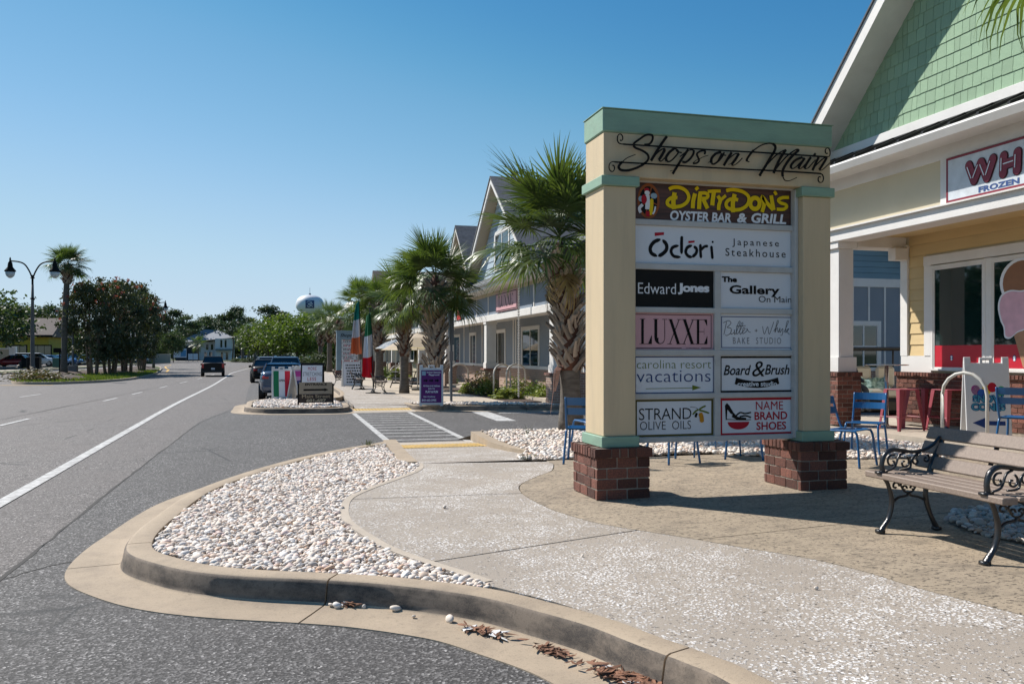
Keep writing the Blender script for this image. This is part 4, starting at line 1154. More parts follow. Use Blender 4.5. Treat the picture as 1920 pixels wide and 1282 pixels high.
def draw_shoes(lt, Pn):
    a = rectof(z8, 806, 880, 1470, 1210); frame2(lt, *a, .024, P1(Pn, 1), K['red'])
    T(lt, Pn, "NAME", z8, (1125, 912, 1368, 986), 'red', bold=0.0); T(lt, Pn, "BRAND", z8, (1113, 1003, 1405, 1075), 'red', bold=.02); T(lt, Pn, "SHOES", z8, (1130, 1093, 1395, 1165), 'red', bold=.02)
    c = XZ(z8, 971, 1095); disc(lt, c[0], c[1], 112 / 4.748 * .00505, 70 / 4.748 * .00505, P1(Pn, 1), K['red'], 20, math.pi, 2 * math.pi)
    poly2(lt, [XZ(z8, *p) for p in ((850, 950), (868, 926), (890, 950), (925, 1010), (950, 1045), (900, 1020), (872, 985), (866, 1075), (858, 1080))][::-1], P1(Pn, 1), K['black'])
    poly2(lt, [XZ(z8, *p) for p in ((925, 1010), (955, 1045), (985, 1055), (1040, 1058), (1040, 1080), (960, 1078), (910, 1050))][::-1], P1(Pn, 1.3), K['black'])
    Rb(lt, Pn, z8, [(950, 1040), (985, 1012), (1030, 1020), (1082, 1010)], 14, 'black', 1.5, sc=4.748); Rb(lt, Pn, z8, [(980, 1050), (1030, 1040), (1082, 1055)], 14, 'black', 1.5, sc=4.748); Rb(lt, Pn, z8, [(862, 1072), (1000, 1078), (1082, 1074)], 7, 'black', 1.7, sc=4.748)
panel(XR0, XR1, *rows[5], M['panel_white'], draw_shoes, "white panel with red capitals, a shoe emblem and a red border")

# iron scrolls and the script across the header
zA = lambda x, y: (1140 + x / 8.727, 240 + y / 8.727); zB = lambda x, y: (1340 + x / 8.727, 260 + y / 8.727)
IY = SY0 - .055
def iron(name, strokes, wmul=1.0):
    mb = MB()
    for i, (f, pts, w) in enumerate(strokes):
        P3 = [XZ(f, *p, Y=IY) for p in pts]
        d = .0007 * (i % 9)
        ribbon(mb, P3, w / 8.727 * .0050 * wmul, lambda x, z: L_(x, IY - d, z), 0, n=8, Pb=lambda x, z: L_(x, IY + .008 - d, z), nib=None, thin=1)
    return mb.build(name, M['black_iron'], sign)
up = [(zA, [(200, 196), (218, 208), (240, 188), (243, 150), (225, 112), (195, 100), (165, 125), (155, 180), (166, 228), (200, 258), (260, 266)], 16)]
up.append((zA, [(250, 266), (800, 300), (1400, 340), (1920, 372), (2400, 397)], 24)); up.append((zB, [(600, 218), (1200, 257), (1700, 290), (1850, 302)], 26))
up.append((zB, [(1840, 302), (1878, 285), (1892, 230), (1875, 168), (1842, 155), (1815, 182), (1815, 225), (1835, 247), (1852, 238)], 16))
iron("scroll_rail", up)
lo = [(zA, [(72, 612), (98, 618), (110, 662), (92, 703), (62, 712), (28, 682), (18, 625), (36, 575), (78, 552), (120, 556)], 16), (zA, [(110, 556), (600, 583), (1300, 625), (1920, 662), (2500, 690)], 24), (zB, [(700, 512), (1200, 538), (1740, 572)], 26),
      (zB, [(1720, 570), (1765, 592), (1782, 655), (1762, 708), (1726, 718), (1698, 690), (1697, 645), (1716, 622), (1736, 634)], 16)]
iron("scroll_rail", lo)
word = [(zA, [(600, 275), (680, 262), (728, 200), (732, 135), (690, 110), (610, 122), (510, 190), (435, 245), (422, 288), (455, 325), (540, 360), (620, 405), (662, 455), (660, 515), (610, 575)], 34), (zA, [(622, 565), (540, 620), (430, 668), (320, 695), (225, 690), (180, 655), (190, 605), (235, 555)], 40), (zA, [(235, 555), (320, 488), (450, 437)], 14),
        (zA, [(965, 138), (850, 300), (705, 535)], 44), (zA, [(715, 510), (800, 415), (880, 352), (932, 345), (925, 400)], 22), (zA, [(930, 355), (880, 450), (832, 525)], 44), (zA, [(835, 530), (870, 545), (920, 500), (975, 440)], 18),
        (zA, [(1095, 330), (1005, 400), (950, 485), (962, 548)], 42), (zA, [(962, 550), (1020, 545), (1100, 470), (1150, 390), (1090, 335)], 24), (zA, [(1120, 368), (1150, 392), (1210, 405)], 20),
        (zA, [(1315, 350), (1190, 540), (1060, 750)], 40), (zA, [(1020, 705), (1060, 695)], 10), (zA, [(1180, 470), (1270, 400), (1350, 360), (1405, 370)], 18), (zA, [(1405, 365), (1395, 430), (1335, 515), (1270, 560), (1218, 552)], 36),
        (zA, [(1580, 430), (1590, 385), (1550, 372), (1490, 392), (1455, 432), (1475, 485), (1490, 535), (1450, 575), (1392, 582)], 30), (zA, [(1390, 575), (1430, 540), (1500, 505), (1560, 475), (1640, 450)], 12),
        (zA, [(1850, 395), (1760, 425), (1695, 500), (1690, 575)], 42), (zA, [(1690, 578), (1735, 592), (1810, 540), (1870, 465), (1900, 400)], 28), (zA, [(1640, 565), (1690, 545)], 12), (zB, [(118, 245), (60, 365), (0, 412)], 30), (zB, [(120, 245), (145, 268), (190, 275)], 18),
        (zB, [(280, 228), (215, 330), (150, 440)], 42), (zB, [(165, 400), (260, 305), (340, 250), (400, 250)], 20), (zB, [(398, 245), (340, 340), (275, 425)], 42), (zB, [(275, 430), (310, 438), (380, 395), (452, 320)], 16), (zB, [(225, 425), (270, 412)], 10),
        (zB, [(565, 382), (530, 372)], 14), (zB, [(530, 372), (535, 330), (600, 235), (640, 190)], 36), (zB, [(635, 195), (760, 112), (880, 78), (965, 88)], 22), (zB, [(955, 85), (995, 130), (980, 205), (915, 310), (840, 440), (770, 550), (735, 605)], 42), (zB, [(735, 610), (765, 605)], 14),
        (zB, [(790, 510), (900, 380), (1010, 270), (1110, 205), (1170, 185)], 22), (zB, [(1165, 185), (1080, 310), (1010, 450), (965, 565)], 44), (zB, [(985, 520), (1100, 375), (1220, 255), (1340, 180), (1385, 195)], 22), (zB, [(1375, 190), (1260, 295), (1165, 420), (1112, 530), (1112, 620)], 44), (zB, [(1110, 610), (1145, 680), (1210, 692), (1280, 668), (1342, 638)], 14),
        (zB, [(1440, 305), (1330, 350), (1258, 430), (1252, 485)], 40), (zB, [(1255, 488), (1310, 480), (1390, 410), (1455, 335), (1400, 310)], 20), (zB, [(1475, 320), (1400, 430), (1375, 490)], 40), (zB, [(1375, 492), (1420, 485), (1490, 415), (1550, 340)], 16),
        (zB, [(1575, 305), (1500, 420), (1470, 490)], 40), (zB, [(1475, 498), (1530, 480), (1600, 405), (1650, 350)], 16), (zB, [(1625, 275), (1650, 245)], 36), (zB, [(1700, 305), (1650, 410), (1600, 520)], 40), (zB, [(1615, 480), (1720, 375), (1800, 315), (1840, 325)], 20), (zB, [(1835, 318), (1780, 410), (1715, 510)], 40), (zB, [(1715, 515), (1760, 512), (1830, 455), (1888, 398)], 14)]
iron("script_lettering", word)

# ================================================================ BUILDINGS
M['white_trim'] = pm('white_trim_paint', (.72, .70, .67), .6, (.66, .64, .61), scale=2, bump=.2, bscale=60, dirt=(.42, .38, .34), dirt_scale=1.2, dirt_amount=.3)
M['yellow_siding'] = pm('yellow_siding', (.62, .46, .23), .7, (.56, .41, .2), scale=2, bump=.4, bscale=50, stretch=(1, .4, 4), dirt=(.45, .33, .18), dirt_scale=1.5, rand=.05)
M['cream_panel'] = pm('cream_panel', (.60, .53, .38), .75, (.55, .48, .34), scale=2, dirt=(.42, .37, .28), dirt_scale=1)
M['shingle_green'] = pm('sage_shingle', (.29, .42, .275), .8, (.245, .365, .24), scale=6, bump=.45, bscale=60, stretch=(1, 3, .6), rand=.09, dirt=(.2, .32, .2), dirt_scale=3)
M['roof_metal'] = pm('dark_standing_seam', (.035, .033, .034), .4, (.05, .045, .045), metal=.6)
M['roof_shingle'] = pm('grey_roof_shingle', (.13, .135, .145), .9, (.075, .08, .09), scale=5, bump=.6, bscale=30, dirt=(.2, .19, .19), dirt_scale=6)
M['roof_brown'] = pm('brown_roof_shingle', (.16, .125, .105), .9, (.09, .07, .06), scale=5, bump=.6, bscale=30)
M['blue_panel'] = pm('slate_blue_panel', (.20, .245, .30), .7, (.18, .22, .275), scale=1.5)
M['blue_siding'] = pm('blue_lap_siding', (.15, .26, .33), .7, (.135, .235, .30), scale=2, rand=.06)
M['grey_wall'] = pm('grey_wall', (.23, .26, .295), .75, (.21, .24, .275), scale=2)
M['tan_wall'] = pm('tan_wall', (.50, .43, .32), .75, (.46, .39, .29), scale=2)
M['red_vinyl'] = flat('red_window_film', (.50, .012, .03), .4)
M['pale_steel'] = pm('galvanised_white_steel', (.60, .585, .54), .45, (.48, .46, .41), scale=9, dirt=(.35, .28, .2), dirt_scale=6, dirt_amount=.5)
def glass_mat(name, tint=(.02, .035, .035), rough=.03):
    m = bpy.data.materials.new(name); m.use_nodes = True; p = m.node_tree.nodes["Principled BSDF"]
    nt = m.node_tree; co = nt.nodes.new("ShaderNodeTexCoord").outputs["Object"]
    n = tex(nt, "ShaderNodeTexNoise", co, 1.4, Detail=3.0)
    _link(nt, mixc(nt, n.outputs["Fac"], tint, tuple(c * .35 for c in tint)), p.inputs["Base Color"])
    p.inputs["Roughness"].default_value = rough; p.inputs["IOR"].default_value = 1.55; p.inputs["Specular IOR Level"].default_value = .9
    return m
M['glass'] = glass_mat('dark_window_glass'); M['glass_teal'] = glass_mat('teal_window_glass', (.008, .028, .026))
def brick_tex(name, a=(.20, .075, .05), b=(.13, .05, .038), mo=(.30, .26, .22), w=.21, h=.075, axis='y'):
    m = bpy.data.materials.new(name); m.use_nodes = True; nt = m.node_tree; p = nt.nodes["Principled BSDF"]; p.inputs["Roughness"].default_value = .9
    g = nt.nodes.new("ShaderNodeNewGeometry"); sp_ = nt.nodes.new("ShaderNodeSeparateXYZ"); _link(nt, g.outputs["Position"], sp_.inputs[0])
    ad = nt.nodes.new("ShaderNodeMath"); ad.operation = 'ADD'; _link(nt, sp_.outputs[0], ad.inputs[0]); _link(nt, sp_.outputs[1], ad.inputs[1])
    cb = nt.nodes.new("ShaderNodeCombineXYZ"); _link(nt, ad.outputs[0], cb.inputs[0]); _link(nt, sp_.outputs[2], cb.inputs[1])
    t = nt.nodes.new("ShaderNodeTexBrick"); _link(nt, cb.outputs[0], t.inputs["Vector"]); t.inputs["Scale"].default_value = 1
    t.inputs["Brick Width"].default_value = w; t.inputs["Row Height"].default_value = h; t.inputs["Mortar Size"].default_value = .008
    t.inputs["Color1"].default_value = (*a, 1); t.inputs["Color2"].default_value = (*b, 1); t.inputs["Mortar"].default_value = (*mo, 1)
    _link(nt, t.outputs["Color"], p.inputs["Base Color"]); set_bump(nt, p, t.outputs["Fac"], -.6, .01)
    return m
M['brick_far'] = brick_tex('tan_red_brickwork', (.32, .20, .15), (.24, .145, .11), (.40, .36, .31))
M['brick_tex'] = brick_tex('red_brickwork')

def B(parent, name, x0, y0, z0, x1, y1, z1, mat, r=0.0, org=None):
    mb = MB(); ox, oy, oz = org or parent.location
    (mb.bbox(x0 - ox, y0 - oy, z0 - oz, x1 - ox, y1 - oy, z1 - oz, r) if r else mb.box(x0 - ox, y0 - oy, z0 - oz, x1 - ox, y1 - oy, z1 - oz))
    return mb.build(name, mat, parent)
def window(parent, axis, pos, a0, a1, z0, z1, out, cols=2, mat=None, trim=None, org=None, rows_=1, tw=.1, glassm=None):
    """window let into a wall: frame, stiles as sub-parts and a pane for every light; axis 'x' = wall plane X=pos, 'y' = wall plane Y=pos; out = +-1 outward"""
    ox, oy, oz = org or parent.location; mat = mat or M['white_trim']
    def bx(mb, a, z, b, zz, d0, d1):
        p, q = sorted((pos + d0 * out, pos + d1 * out))
        if axis == 'x': mb.box(p - ox, a - oy, z - oz, q - ox, b - oy, zz - oz)
        else: mb.box(a - ox, p - oy, z - oz, b - ox, q - oy, zz - oz)
    fr_ = MB()
    bx(fr_, a0 - tw, z1, a1 + tw, z1 + tw, 0, .035); bx(fr_, a0 - tw, z0 - tw * .6, a1 + tw, z0, 0, .055); bx(fr_, a0 - tw, z0, a0, z1, 0, .033); bx(fr_, a1, z0, a1 + tw, z1, 0, .033)
    f = fr_.build("window", mat, parent)
    n = cols; w = (a1 - a0) / n
    for i in range(n):
        for j in range(rows_):
            h = (z1 - z0) / rows_; pb = MB(); bx(pb, a0 + i * w + .03, z0 + j * h + .03, a0 + (i + 1) * w - .03, z0 + (j + 1) * h - .03, .002, .010)
            pb.build("pane", glassm or M['glass'], f)
    sb = MB()
    for i in range(n + 1):
        x = a0 + i * w; bx(sb, max(x - .03, a0), z0, min(x + .03, a1), z1, .001, .022)
    for j in range(rows_ + 1):
        z = z0 + j * (z1 - z0) / rows_; bx(sb, a0 + .001, max(z - .03, z0), a1 - .001, min(z + .03, z1), .0015, .020)
    sb.build("sash", mat, f)
    return f

# ---------------- ice cream shop at right
shop = thing("shop_building", "pale yellow shop with sage shingled gable and deep white porch, at right", "building", (10.9, 8, 0))
YE, YS = 13.2, -4.0
B(shop, "wall", 10.93, YS, .2, 20, YE, 4.9, M['cream_panel'])
# lap siding boards
def lap_board(parent, x, y0, y1, z, h, mat, t=.022, org=(0, 0, 0), name="siding_board"):
    mb = MB(); ox, oy, oz = org
    poly = [(x - t - ox, z - oz), (x - ox + .004, z - oz), (x - ox + .004, z + h - .003 - oz), (x - .005 - ox, z + h - .003 - oz)]
    mb.prism(poly, 'y', y0 - oy, y1 - oy); return mb.build(name, mat, parent)
so = (10.9, 8, 0)
wallp = B(shop, "wall_skirt", 10.88, 12.45, 1.13, 10.93, YE, 1.42, M['white_trim'], r=.004)
B(shop, "corner_board", 10.875, YE - .17, 1.42, 11.0, YE + .012, 3.42, M['white_trim'], r=.004)
z = 1.425; k = 0
while z < 3.4:
    if z < 3.05: lap_board(shop, 10.928, 12.62, YE - .175, z, .197, M['yellow_siding'], org=so)
    else:
        for a, b in ((YS, 5.5), (5.51, 9.2), (9.21, YE - .175)): lap_board(shop, 10.928, a, b, z, .197, M['yellow_siding'], org=so)
    z += .197
# two big shop windows, then a second pair past the frame
B(shop, "window_header", 10.865, 9.9, 3.0, 10.93, 12.62, 3.16, M['white_trim'], r=.004)
B(shop, "window_jamb", 10.868, 12.45, 1.42, 10.93, 12.61, 3.0, M['white_trim'], r=.004)
for (a, b) in ((11.30, 12.40), (10.02, 11.12), (7.9, 9.0), (6.6, 7.7)):
    f = window(shop, 'x', 10.90, a, b, 1.2, 2.93, -1, cols=1, tw=.05, glassm=M['glass_teal'])
    mb = MB(); mb.box(10.885 - 10.9, a + .03 - 8, 1.225, 10.8872 - 10.9, b - .03 - 8, 1.60); mb.build("window_film", M['red_vinyl'], f)
    mb = MB(); yy = b - .42; P = lambda u, v: (-.0175, yy - 8 - u, 1.37 + v)
    disc(mb, 0, .02, .035, .05, P, 0, 14); disc(mb, 0, .035, .022, .02, lambda u, v: (-.019, yy - 8 - u, 1.37 + v), 1, 12); disc(mb, 0, -.005, .02, .02, lambda u, v: (-.019, yy - 8 - u, 1.37 + v), 1, 12)
    mb.build("sticker", [M['ink_navy'], M['ink_white']], f)
B(shop, "window_mullion", 10.872, 11.13, 1.2, 10.93, 11.29, 2.99, M['white_trim'], r=.004)
for a, b in ((YS, 6.5), (9.1, 9.92)): B(shop, "wall_panel", 10.9, a, 1.42, 10.93, b, 3.05, M['yellow_siding'])
# ice cream decal on the second window: cone with two scoops
dec = MB(); Pd = lambda u, v, k=1: (-.024 - .0015 * k, 10.55 - 8 - u, v)
disc(dec, -.02, 2.56, .40, .36, lambda u, v: Pd(u, v, 1), 0, 28); disc(dec, 0, 2.55, .36, .33, lambda u, v: Pd(u, v, 2), 1, 28)
pk = [(-.42, 2.2), (-.36, 2.36), (-.2, 2.42), (0, 2.40), (.2, 2.44), (.38, 2.36), (.43, 2.2), (.40, 2.0), (.3, 1.86), (.2, 1.92), (.05, 1.84), (-.08, 1.80), (-.2, 1.72), (-.3, 1.74), (-.32, 1.88), (-.38, 2.0)]
cx_ = [(p.x, p.y) for p in catmull([(a, b, 0) for a, b in pk], 4, True)]
dec.add([Pd(a * 1.08, (b - 2.1) * 1.07 + 2.1, 3) for a, b in cx_], [tuple(range(len(cx_)))], 0); dec.add([Pd(a, b, 4) for a, b in cx_], [tuple(range(len(cx_)))], 2)
poly2(dec, [(-.2, 1.9), (.34, 1.95), (.12, 1.25), (.02, 1.25)], lambda u, v: Pd(u, v, 2.5), 3)
dec.build("window_decal", [M['ink_white'], pm('cone_brown', (.28, .12, .05), .5), pm('ice_pink', (.72, .42, .50), .5), pm('cone_tan', (.42, .22, .12), .5)], shop)
# brick base wall with bricks one by one where they can be seen
rb = random.Random(8)
base = B(shop, "brick_base", 10.81, YS, .2, 10.93, YE + .02, 1.06, M['mortar'])
ch = .076; nb = 0
for c in range(11):
    za = .25 + c * ch; y = YE + .02 - (.1 if c % 2 else 0)
    if c % 2: place_brick(base, -.10, y + .01 - 8, za + .004, -.02, YE + .02 - 8, za + ch - .006, rb)
    while y > 9.4 and nb < 290:
        y0 = y - .205; o_ = rb.uniform(-.003, .004)
        place_brick(base, -.104 - o_, y0 + .006 - 8, za + .004, -.02, y - .005 - 8, za + ch - .006, rb); y = y0; nb += 1
y = YE + .03
while y > 9.0:
    place_brick(base, -.15, y - .068 - 8, 1.065, 0.02, y - .008 - 8, 1.128, rb); y -= .072
B(shop, "brick_wall", 10.806, YS, .25, 10.9, 9.2, 1.06, M['brick_tex']); B(shop, "sill_course", 10.76, YS, 1.062, 10.92, 8.99, 1.127, M['brick_tex'])
B(shop, "cap_mortar", 10.775, 9.0, 1.058, 10.92, YE + .02, 1.118, M['mortar'])
# porch: post, pier, beams, upper wall
pier = brick_pier(shop, 9.69 - 10.9, 13.3 - 8, .48, .48, .2, 1.13, .08, cap=.07, seed=5)
pier2 = brick_pier(shop, 9.69 - 10.9, 7.0 - 8, .48, .48, .2, 1.13, .08, cap=.07, seed=6)
for yc in (13.3, 7.0):
    if yc > 8: B(shop, "porch_post", 9.54, yc - .15, 1.40, 9.84, yc + .15, 3.33, M['white_trim'], r=.006)
    else: B(shop, "porch_post", 9.54, yc - .15, 1.40, 9.84, yc + .15, 3.33, M['white_trim'], r=.006)
    B(shop, "post_plinth", 9.50, yc - .19, 1.135, 9.88, yc + .19, 1.40, M['white_trim'], r=.006); B(shop, "post_capital", 9.49, yc - .2, 3.33, 9.89, yc + .2, 3.45, M['white_trim'], r=.006)
B(shop, "porch_beam", 9.46, YS, 3.45, 9.9, 13.55, 3.64, M['white_trim'], r=.006)
B(shop, "beam_ledge", 9.40, YS, 3.64, 9.60, 13.60, 3.665, M['white_trim'])
B(shop, "return_beam", 9.9, 13.1, 3.36, 10.92, 13.5, 3.62, M['white_trim'], r=.006); B(shop, "beam_bracket", 10.6, 13.0, 3.14, 10.868, 13.195, 3.36, M['white_trim'], r=.006)
B(shop, "porch_ceiling", 9.9, YS, 3.56, 10.93, 13.1, 3.62, M['yellow_siding'])
B(shop, "upper_wall", 9.56, YS, 3.665, 9.9, 13.5, 4.56, M['cream_panel'])
B(shop, "frieze_board", 9.535, YS, 4.36, 9.56, 13.52, 4.56, M['white_trim'])
for y in (10.58, 6.6): B(shop, "wall_batten", 9.535, y, 3.665, 9.56, y + .14, 4.36, M['white_trim'])
B(shop, "soffit", 9.12, YS, 4.56, 9.9, 14.85, 4.60, M['white_trim'])  # soffit, gutter and metal roof extended unseen past the wall end to shade it
mb = MB(); mb.prism([(9.0 - 10.9, 4.56), (9.02 - 10.9, 4.52), (9.12 - 10.9, 4.515), (9.12 - 10.9, 4.65), (8.98 - 10.9, 4.65), (8.97 - 10.9, 4.62)], 'y', YS - 8, 14.9 - 8)
mb.build("gutter", M['white_trim'], shop)
mb = MB(); mb.prism([(9.02 - 10.9, 4.652), (9.82 - 10.9, 5.02), (9.82 - 10.9, 4.6), (9.13 - 10.9, 4.6)], 'y', YS - 8, 14.85 - 8); mr_ = mb.build("metal_roof", M['roof_metal'], shop)
y = 13.6
while y > 5:
    mb = MB(); mb.prism([(9.03 - 10.9, 4.655), (9.79 - 10.9, 5.00), (9.79 - 10.9, 5.05), (9.03 - 10.9, 4.71)], 'y', y - 8 - .022, y - 8 + .022); mb.build("roof_seam", M['roof_metal'], mr_); y -= .515
B(shop, "gable_board", 9.765, YS, 5.03, 9.85, 13.9, 5.18, M['white_trim'], r=.006)
GP, GZ, GS = 8.9, 5.18, .93
def zg(y): return GZ + GS * (4.74 - abs(y - GP))
gw = MB(); gw.prism([(GP - 4.74 - 8, GZ), (GP + 4.74 - 8, GZ), (GP - 8, zg(GP))], 'x', 9.84 - 10.9, 9.95 - 10.9); gw = gw.build("gable_wall", flat('shingle_gap', (.03, .055, .04), .9), shop)
# shingles: each one visible is an object of its own, the rest joined
sh_me = []
for k in range(5):
    r_ = random.Random(k); mb = MB(); mb.add([(-.018, 0, r_.uniform(-.01, .01)), (-.018, 1, r_.uniform(-.01, .01)), (0, 1, .02), (0, 0, .02), (-.004, 0, 1), (-.004, 1, 1), (0, 1, 1), (0, 0, 1)], [(0, 3, 2, 1), (4, 5, 6, 7), (0, 1, 5, 4), (1, 2, 6, 5), (2, 3, 7, 6), (3, 0, 4, 7)][::1]); sh_me.append(mb.me("shingle", M['shingle_green']))
rest = MB(); rs = random.Random(4); c = 0; cnt = 0
zz = GZ
while zz < zg(GP) - .1:
    hw = (zg(GP) - zz) / GS + .1; y = GP + hw
    top_hw = hw - .212 / GS
    while y > GP - hw + .05:
        w = rs.choice((.11, .14, .16, .19, .21)); y0 = max(y - w, GP - hw)
        # trim to the rake
        hz = .26
        vis = y > 8.6 and zz < 7.6
        if vis and cnt < 296:
            o = link("shingle", sh_me[rs.randrange(5)], gw); o.location = (9.838 - 10.9, y0 + .004 - 8, zz + rs.uniform(-.004, .004)); o.scale = (1, max(y - y0 - .007, .02), hz); cnt += 1
        else: rest.box(9.822 - 10.9, y0 + .004 - 8, zz, 9.838 - 10.9, y - .003 - 8, zz + hz - .005)
        y = y0
    zz += .212; c += 1
if rest.v: rest.build("shingle_rest", M['shingle_green'], gw)['kind'] = 'stuff'
# gable roof with white rake, soffit and dark edge
for s in (1, -1):
    mb = MB(); y0 = GP + s * 5.05; ym = GP
    def q(y, dz): return (y - 8, zg(y) + dz if s > 0 else zg(y) + dz)
    zb = lambda y, dz: GZ + GS * (4.74 - abs(y - GP)) + dz
    mb.prism([(y0 - 8, zb(y0, .06)), (ym - 8, zb(ym, .06)), (ym - 8, zb(ym, .10)), (y0 - 8, zb(y0, .10))], 'x', 9.32 - 10.9, 20 - 10.9); mb.build("rake_soffit", M['white_trim'], shop)
    mb = MB(); mb.prism([(y0 - 8, zb(y0, .05)), (ym - 8, zb(ym, .05)), (ym - 8, zb(ym, .36)), (y0 - 8, zb(y0, .36))], 'x', 9.28 - 10.9, 9.325 - 10.9); mb.build("rake_board", M['white_trim'], shop)
    mb = MB(); mb.prism([((y0 + s * .04) - 8, zb(y0 + s * .04, .363)), (ym - 8, zb(ym, .363)), (ym - 8, zb(ym, .40)), ((y0 + s * .04) - 8, zb(y0 + s * .04, .40))], 'x', 9.25 - 10.9, 20 - 10.9); mb.build("roof", M['roof_shingle'], shop)
    mb = MB(); mb.prism([(y0 - 8, zb(y0, .10)), (ym - 8, zb(ym, .10)), (ym - 8, zb(ym, .36)), (y0 - 8, zb(y0, .36))], 'x', 9.33 - 10.9, 19.9 - 10.9); mb.build("roof_deck", M['white_trim'], shop)
# small clerestory sill high on the gable
B(shop, "gable_vent", 9.76, 9.35, 6.75, 9.83, 9.75, 6.83, M['white_trim'])
# shop sign
M['maroon'] = flat('maroon_letters', (.22, .012, .03))
ws = thing("shop_sign", "white shop fascia sign with maroon border and bubble letters", "sign", (9.52, 9, 3.68))
mb = MB(); mb.bbox(-.03, 7.0 - 9, 0, 0.015, 10.55 - 9, .66, .004); pnl = mb.build("board", pm('white_sign_face', (.62, .66, .70), .4), ws)
Pw = lambda y, z, k=1: (-.03 - .003 * k, y - 9, z - 3.68)
lt = MB(); a = (7.0, 3.68, 10.55, 4.34)
frame2(lt, *a, .035, lambda u, v: Pw(u, v)); lt.build("border", M['maroon'], ws)
def zw(x, y):
    a_, z_ = on_x(1760 + x / 8.0125, 250 + y / 8.0125, 9.49)
    return a_, 3.85 + (z_ - 3.745) * .80
def wstroke(mb, pts, w, k, mi=0):
    P_ = [zw(*p) for p in pts]; wm = w / 8.0125 * .0105
    ribbon(mb, P_, wm, lambda u, v: Pw(u, v, k), mi, n=1)
    for j_, p in enumerate(P_): disc(mb, p[0], p[1], wm / 2, wm / 2, lambda u, v: Pw(u, v, k + .15 + .12 * j_), mi, 14)
for let, strokes in (("letter", [[(460, 520), (540, 800)], [(540, 800), (640, 480)], [(650, 480), (735, 760)], [(735, 760), (825, 420)]]), ("letter", [[(985, 380), (975, 700)], [(1195, 325), (1185, 650)], [(985, 540), (1190, 470)]])):
    mb = MB()
    for i, s in enumerate(strokes): wstroke(mb, s, 118, 1 + .5 * i, 0)
    for i, s in enumerate(strokes): wstroke(mb, s, 96, 4 + .5 * i, 1)
    for i, s in enumerate(strokes):
        d = -26; P_ = [zw(p[0] + d, p[1] - 4) for p in s]; P_ = [tuple(Vector(P_[0]).lerp(Vector(P_[1]), t)) for t in (.12, .88)]
        ribbon(mb, P_, .016, lambda u, v: Pw(u, v, 7.5 + .1 * i), 2, n=1)
    mb.build(let, [flat('maroon_dark', (.06, .008, .012)), M['maroon'], M['ink_white']], ws)
mb = MB(); p0 = zw(600, 960); p1 = zw(1215, 830)
zf0 = 3.728; zfh = .082; ya, yb = p0[0], p1[0]
v_, f_ = text_geo("FROZEN", 0.0, .045, 1.05); xs_ = [q[0] for q in v_]; yy_ = [q[1] for q in v_]
mb.add([Pw(ya + (q[0] - min(xs_)) / (max(xs_) - min(xs_)) * (yb - ya), zf0 + (q[1] - min(yy_)) / (max(yy_) - min(yy_)) * zfh, 1.2) for q in v_], f_); mb.build("lettering", flat('sign_navy', (.03, .07, .22)), ws)

# ---------------- long row of shops across the driveway
row = thing("shop_row", "long slate blue shop row with white porch columns, brick piers and steep gables", "building", (7.7, 24.2, 0))
FX, BX, RY0, RY1 = 7.7, 9.3, 24.4, 57.5
gb = G(0, 40)
B(row, "wall", BX, RY0, -.4, 20, RY1, 3.9, M['grey_wall'])
B(row, "brick_base", BX - .06, RY0, -.4, BX, RY1, .88, M['brick_far'])
B(row, "upper_wall", FX, 23.95, 2.96, FX + .35, RY1, 3.68, M['blue_panel'])
B(row, "beam", FX - .04, 23.9, 2.72, FX + .4, RY1, 2.96, M['white_trim'], r=.01)
B(row, "porch_ceiling", FX + .4, 24.3, 2.88, BX, RY1, 2.93, M['white_trim'])
B(row, "frieze_board", FX - .03, 23.93, 3.68, FX + .35, RY1, 3.84, M['tan_wall'])
mb = MB(); mb.prism([(-.55, 3.86), (-.50, 3.82), (.1, 3.80), (.1, 3.98), (-.57, 3.98)], 'y', -.5, RY1 - 24.2); mb.build("gutter", M['white_trim'], row)
for k in range(16):
    y = 25.95 + k * 2.08
    if y < RY1: B(row, "batten", FX - .025, y, 2.96, FX, y + .09, 3.68, M['white_trim'])
for i, y in enumerate((24.2, 32.8, 41.4, 50.0, 57.3)):
    zf = G(0, y) + .15
    B(row, "brick_pier", FX - .08, y - .28, zf - .3, FX + .5, y + .3, .82, M['brick_far'], r=.01); B(row, "pier_cap", FX - .13, y - .33, .82, FX + .55, y + .35, .89, M['brick_tex'], r=.01)
    B(row, "column", FX, y - .19, 1.12, FX + .4, y + .21, 2.62, M['white_trim'], r=.01); B(row, "column_plinth", FX - .03, y - .22, .892, FX + .43, y + .24, 1.12, M['white_trim'], r=.01); B(row, "column_capital", FX - .03, y - .22, 2.62, FX + .43, y + .24, 2.72, M['white_trim'], r=.01)
B(row, "corner_board", FX - .03, 23.9, 2.96, FX + .4, 23.95, 3.68, M['white_trim'])
def yx(u): return on_x(u, 600, BX)[0]
for (u0, u1) in ((980, 1010), (922, 947), (882, 892), (838, 862), (806, 822), (784, 800), (766, 776)):
    a, b = sorted((yx(u0), yx(u1))); window(row, 'x', BX - .0, a, b, .98, 2.42, -1, cols=2, tw=.13, glassm=M['glass_teal'])
for (u) in (964, 968.5, 905, 871): B(row, "batten", BX - .03, yx(u), .9, BX, yx(u) + .12, 2.88, M['white_trim'])
B(row, "sill_board", BX - .05, RY0, .88, BX, RY1, 1.0, M['white_trim'])
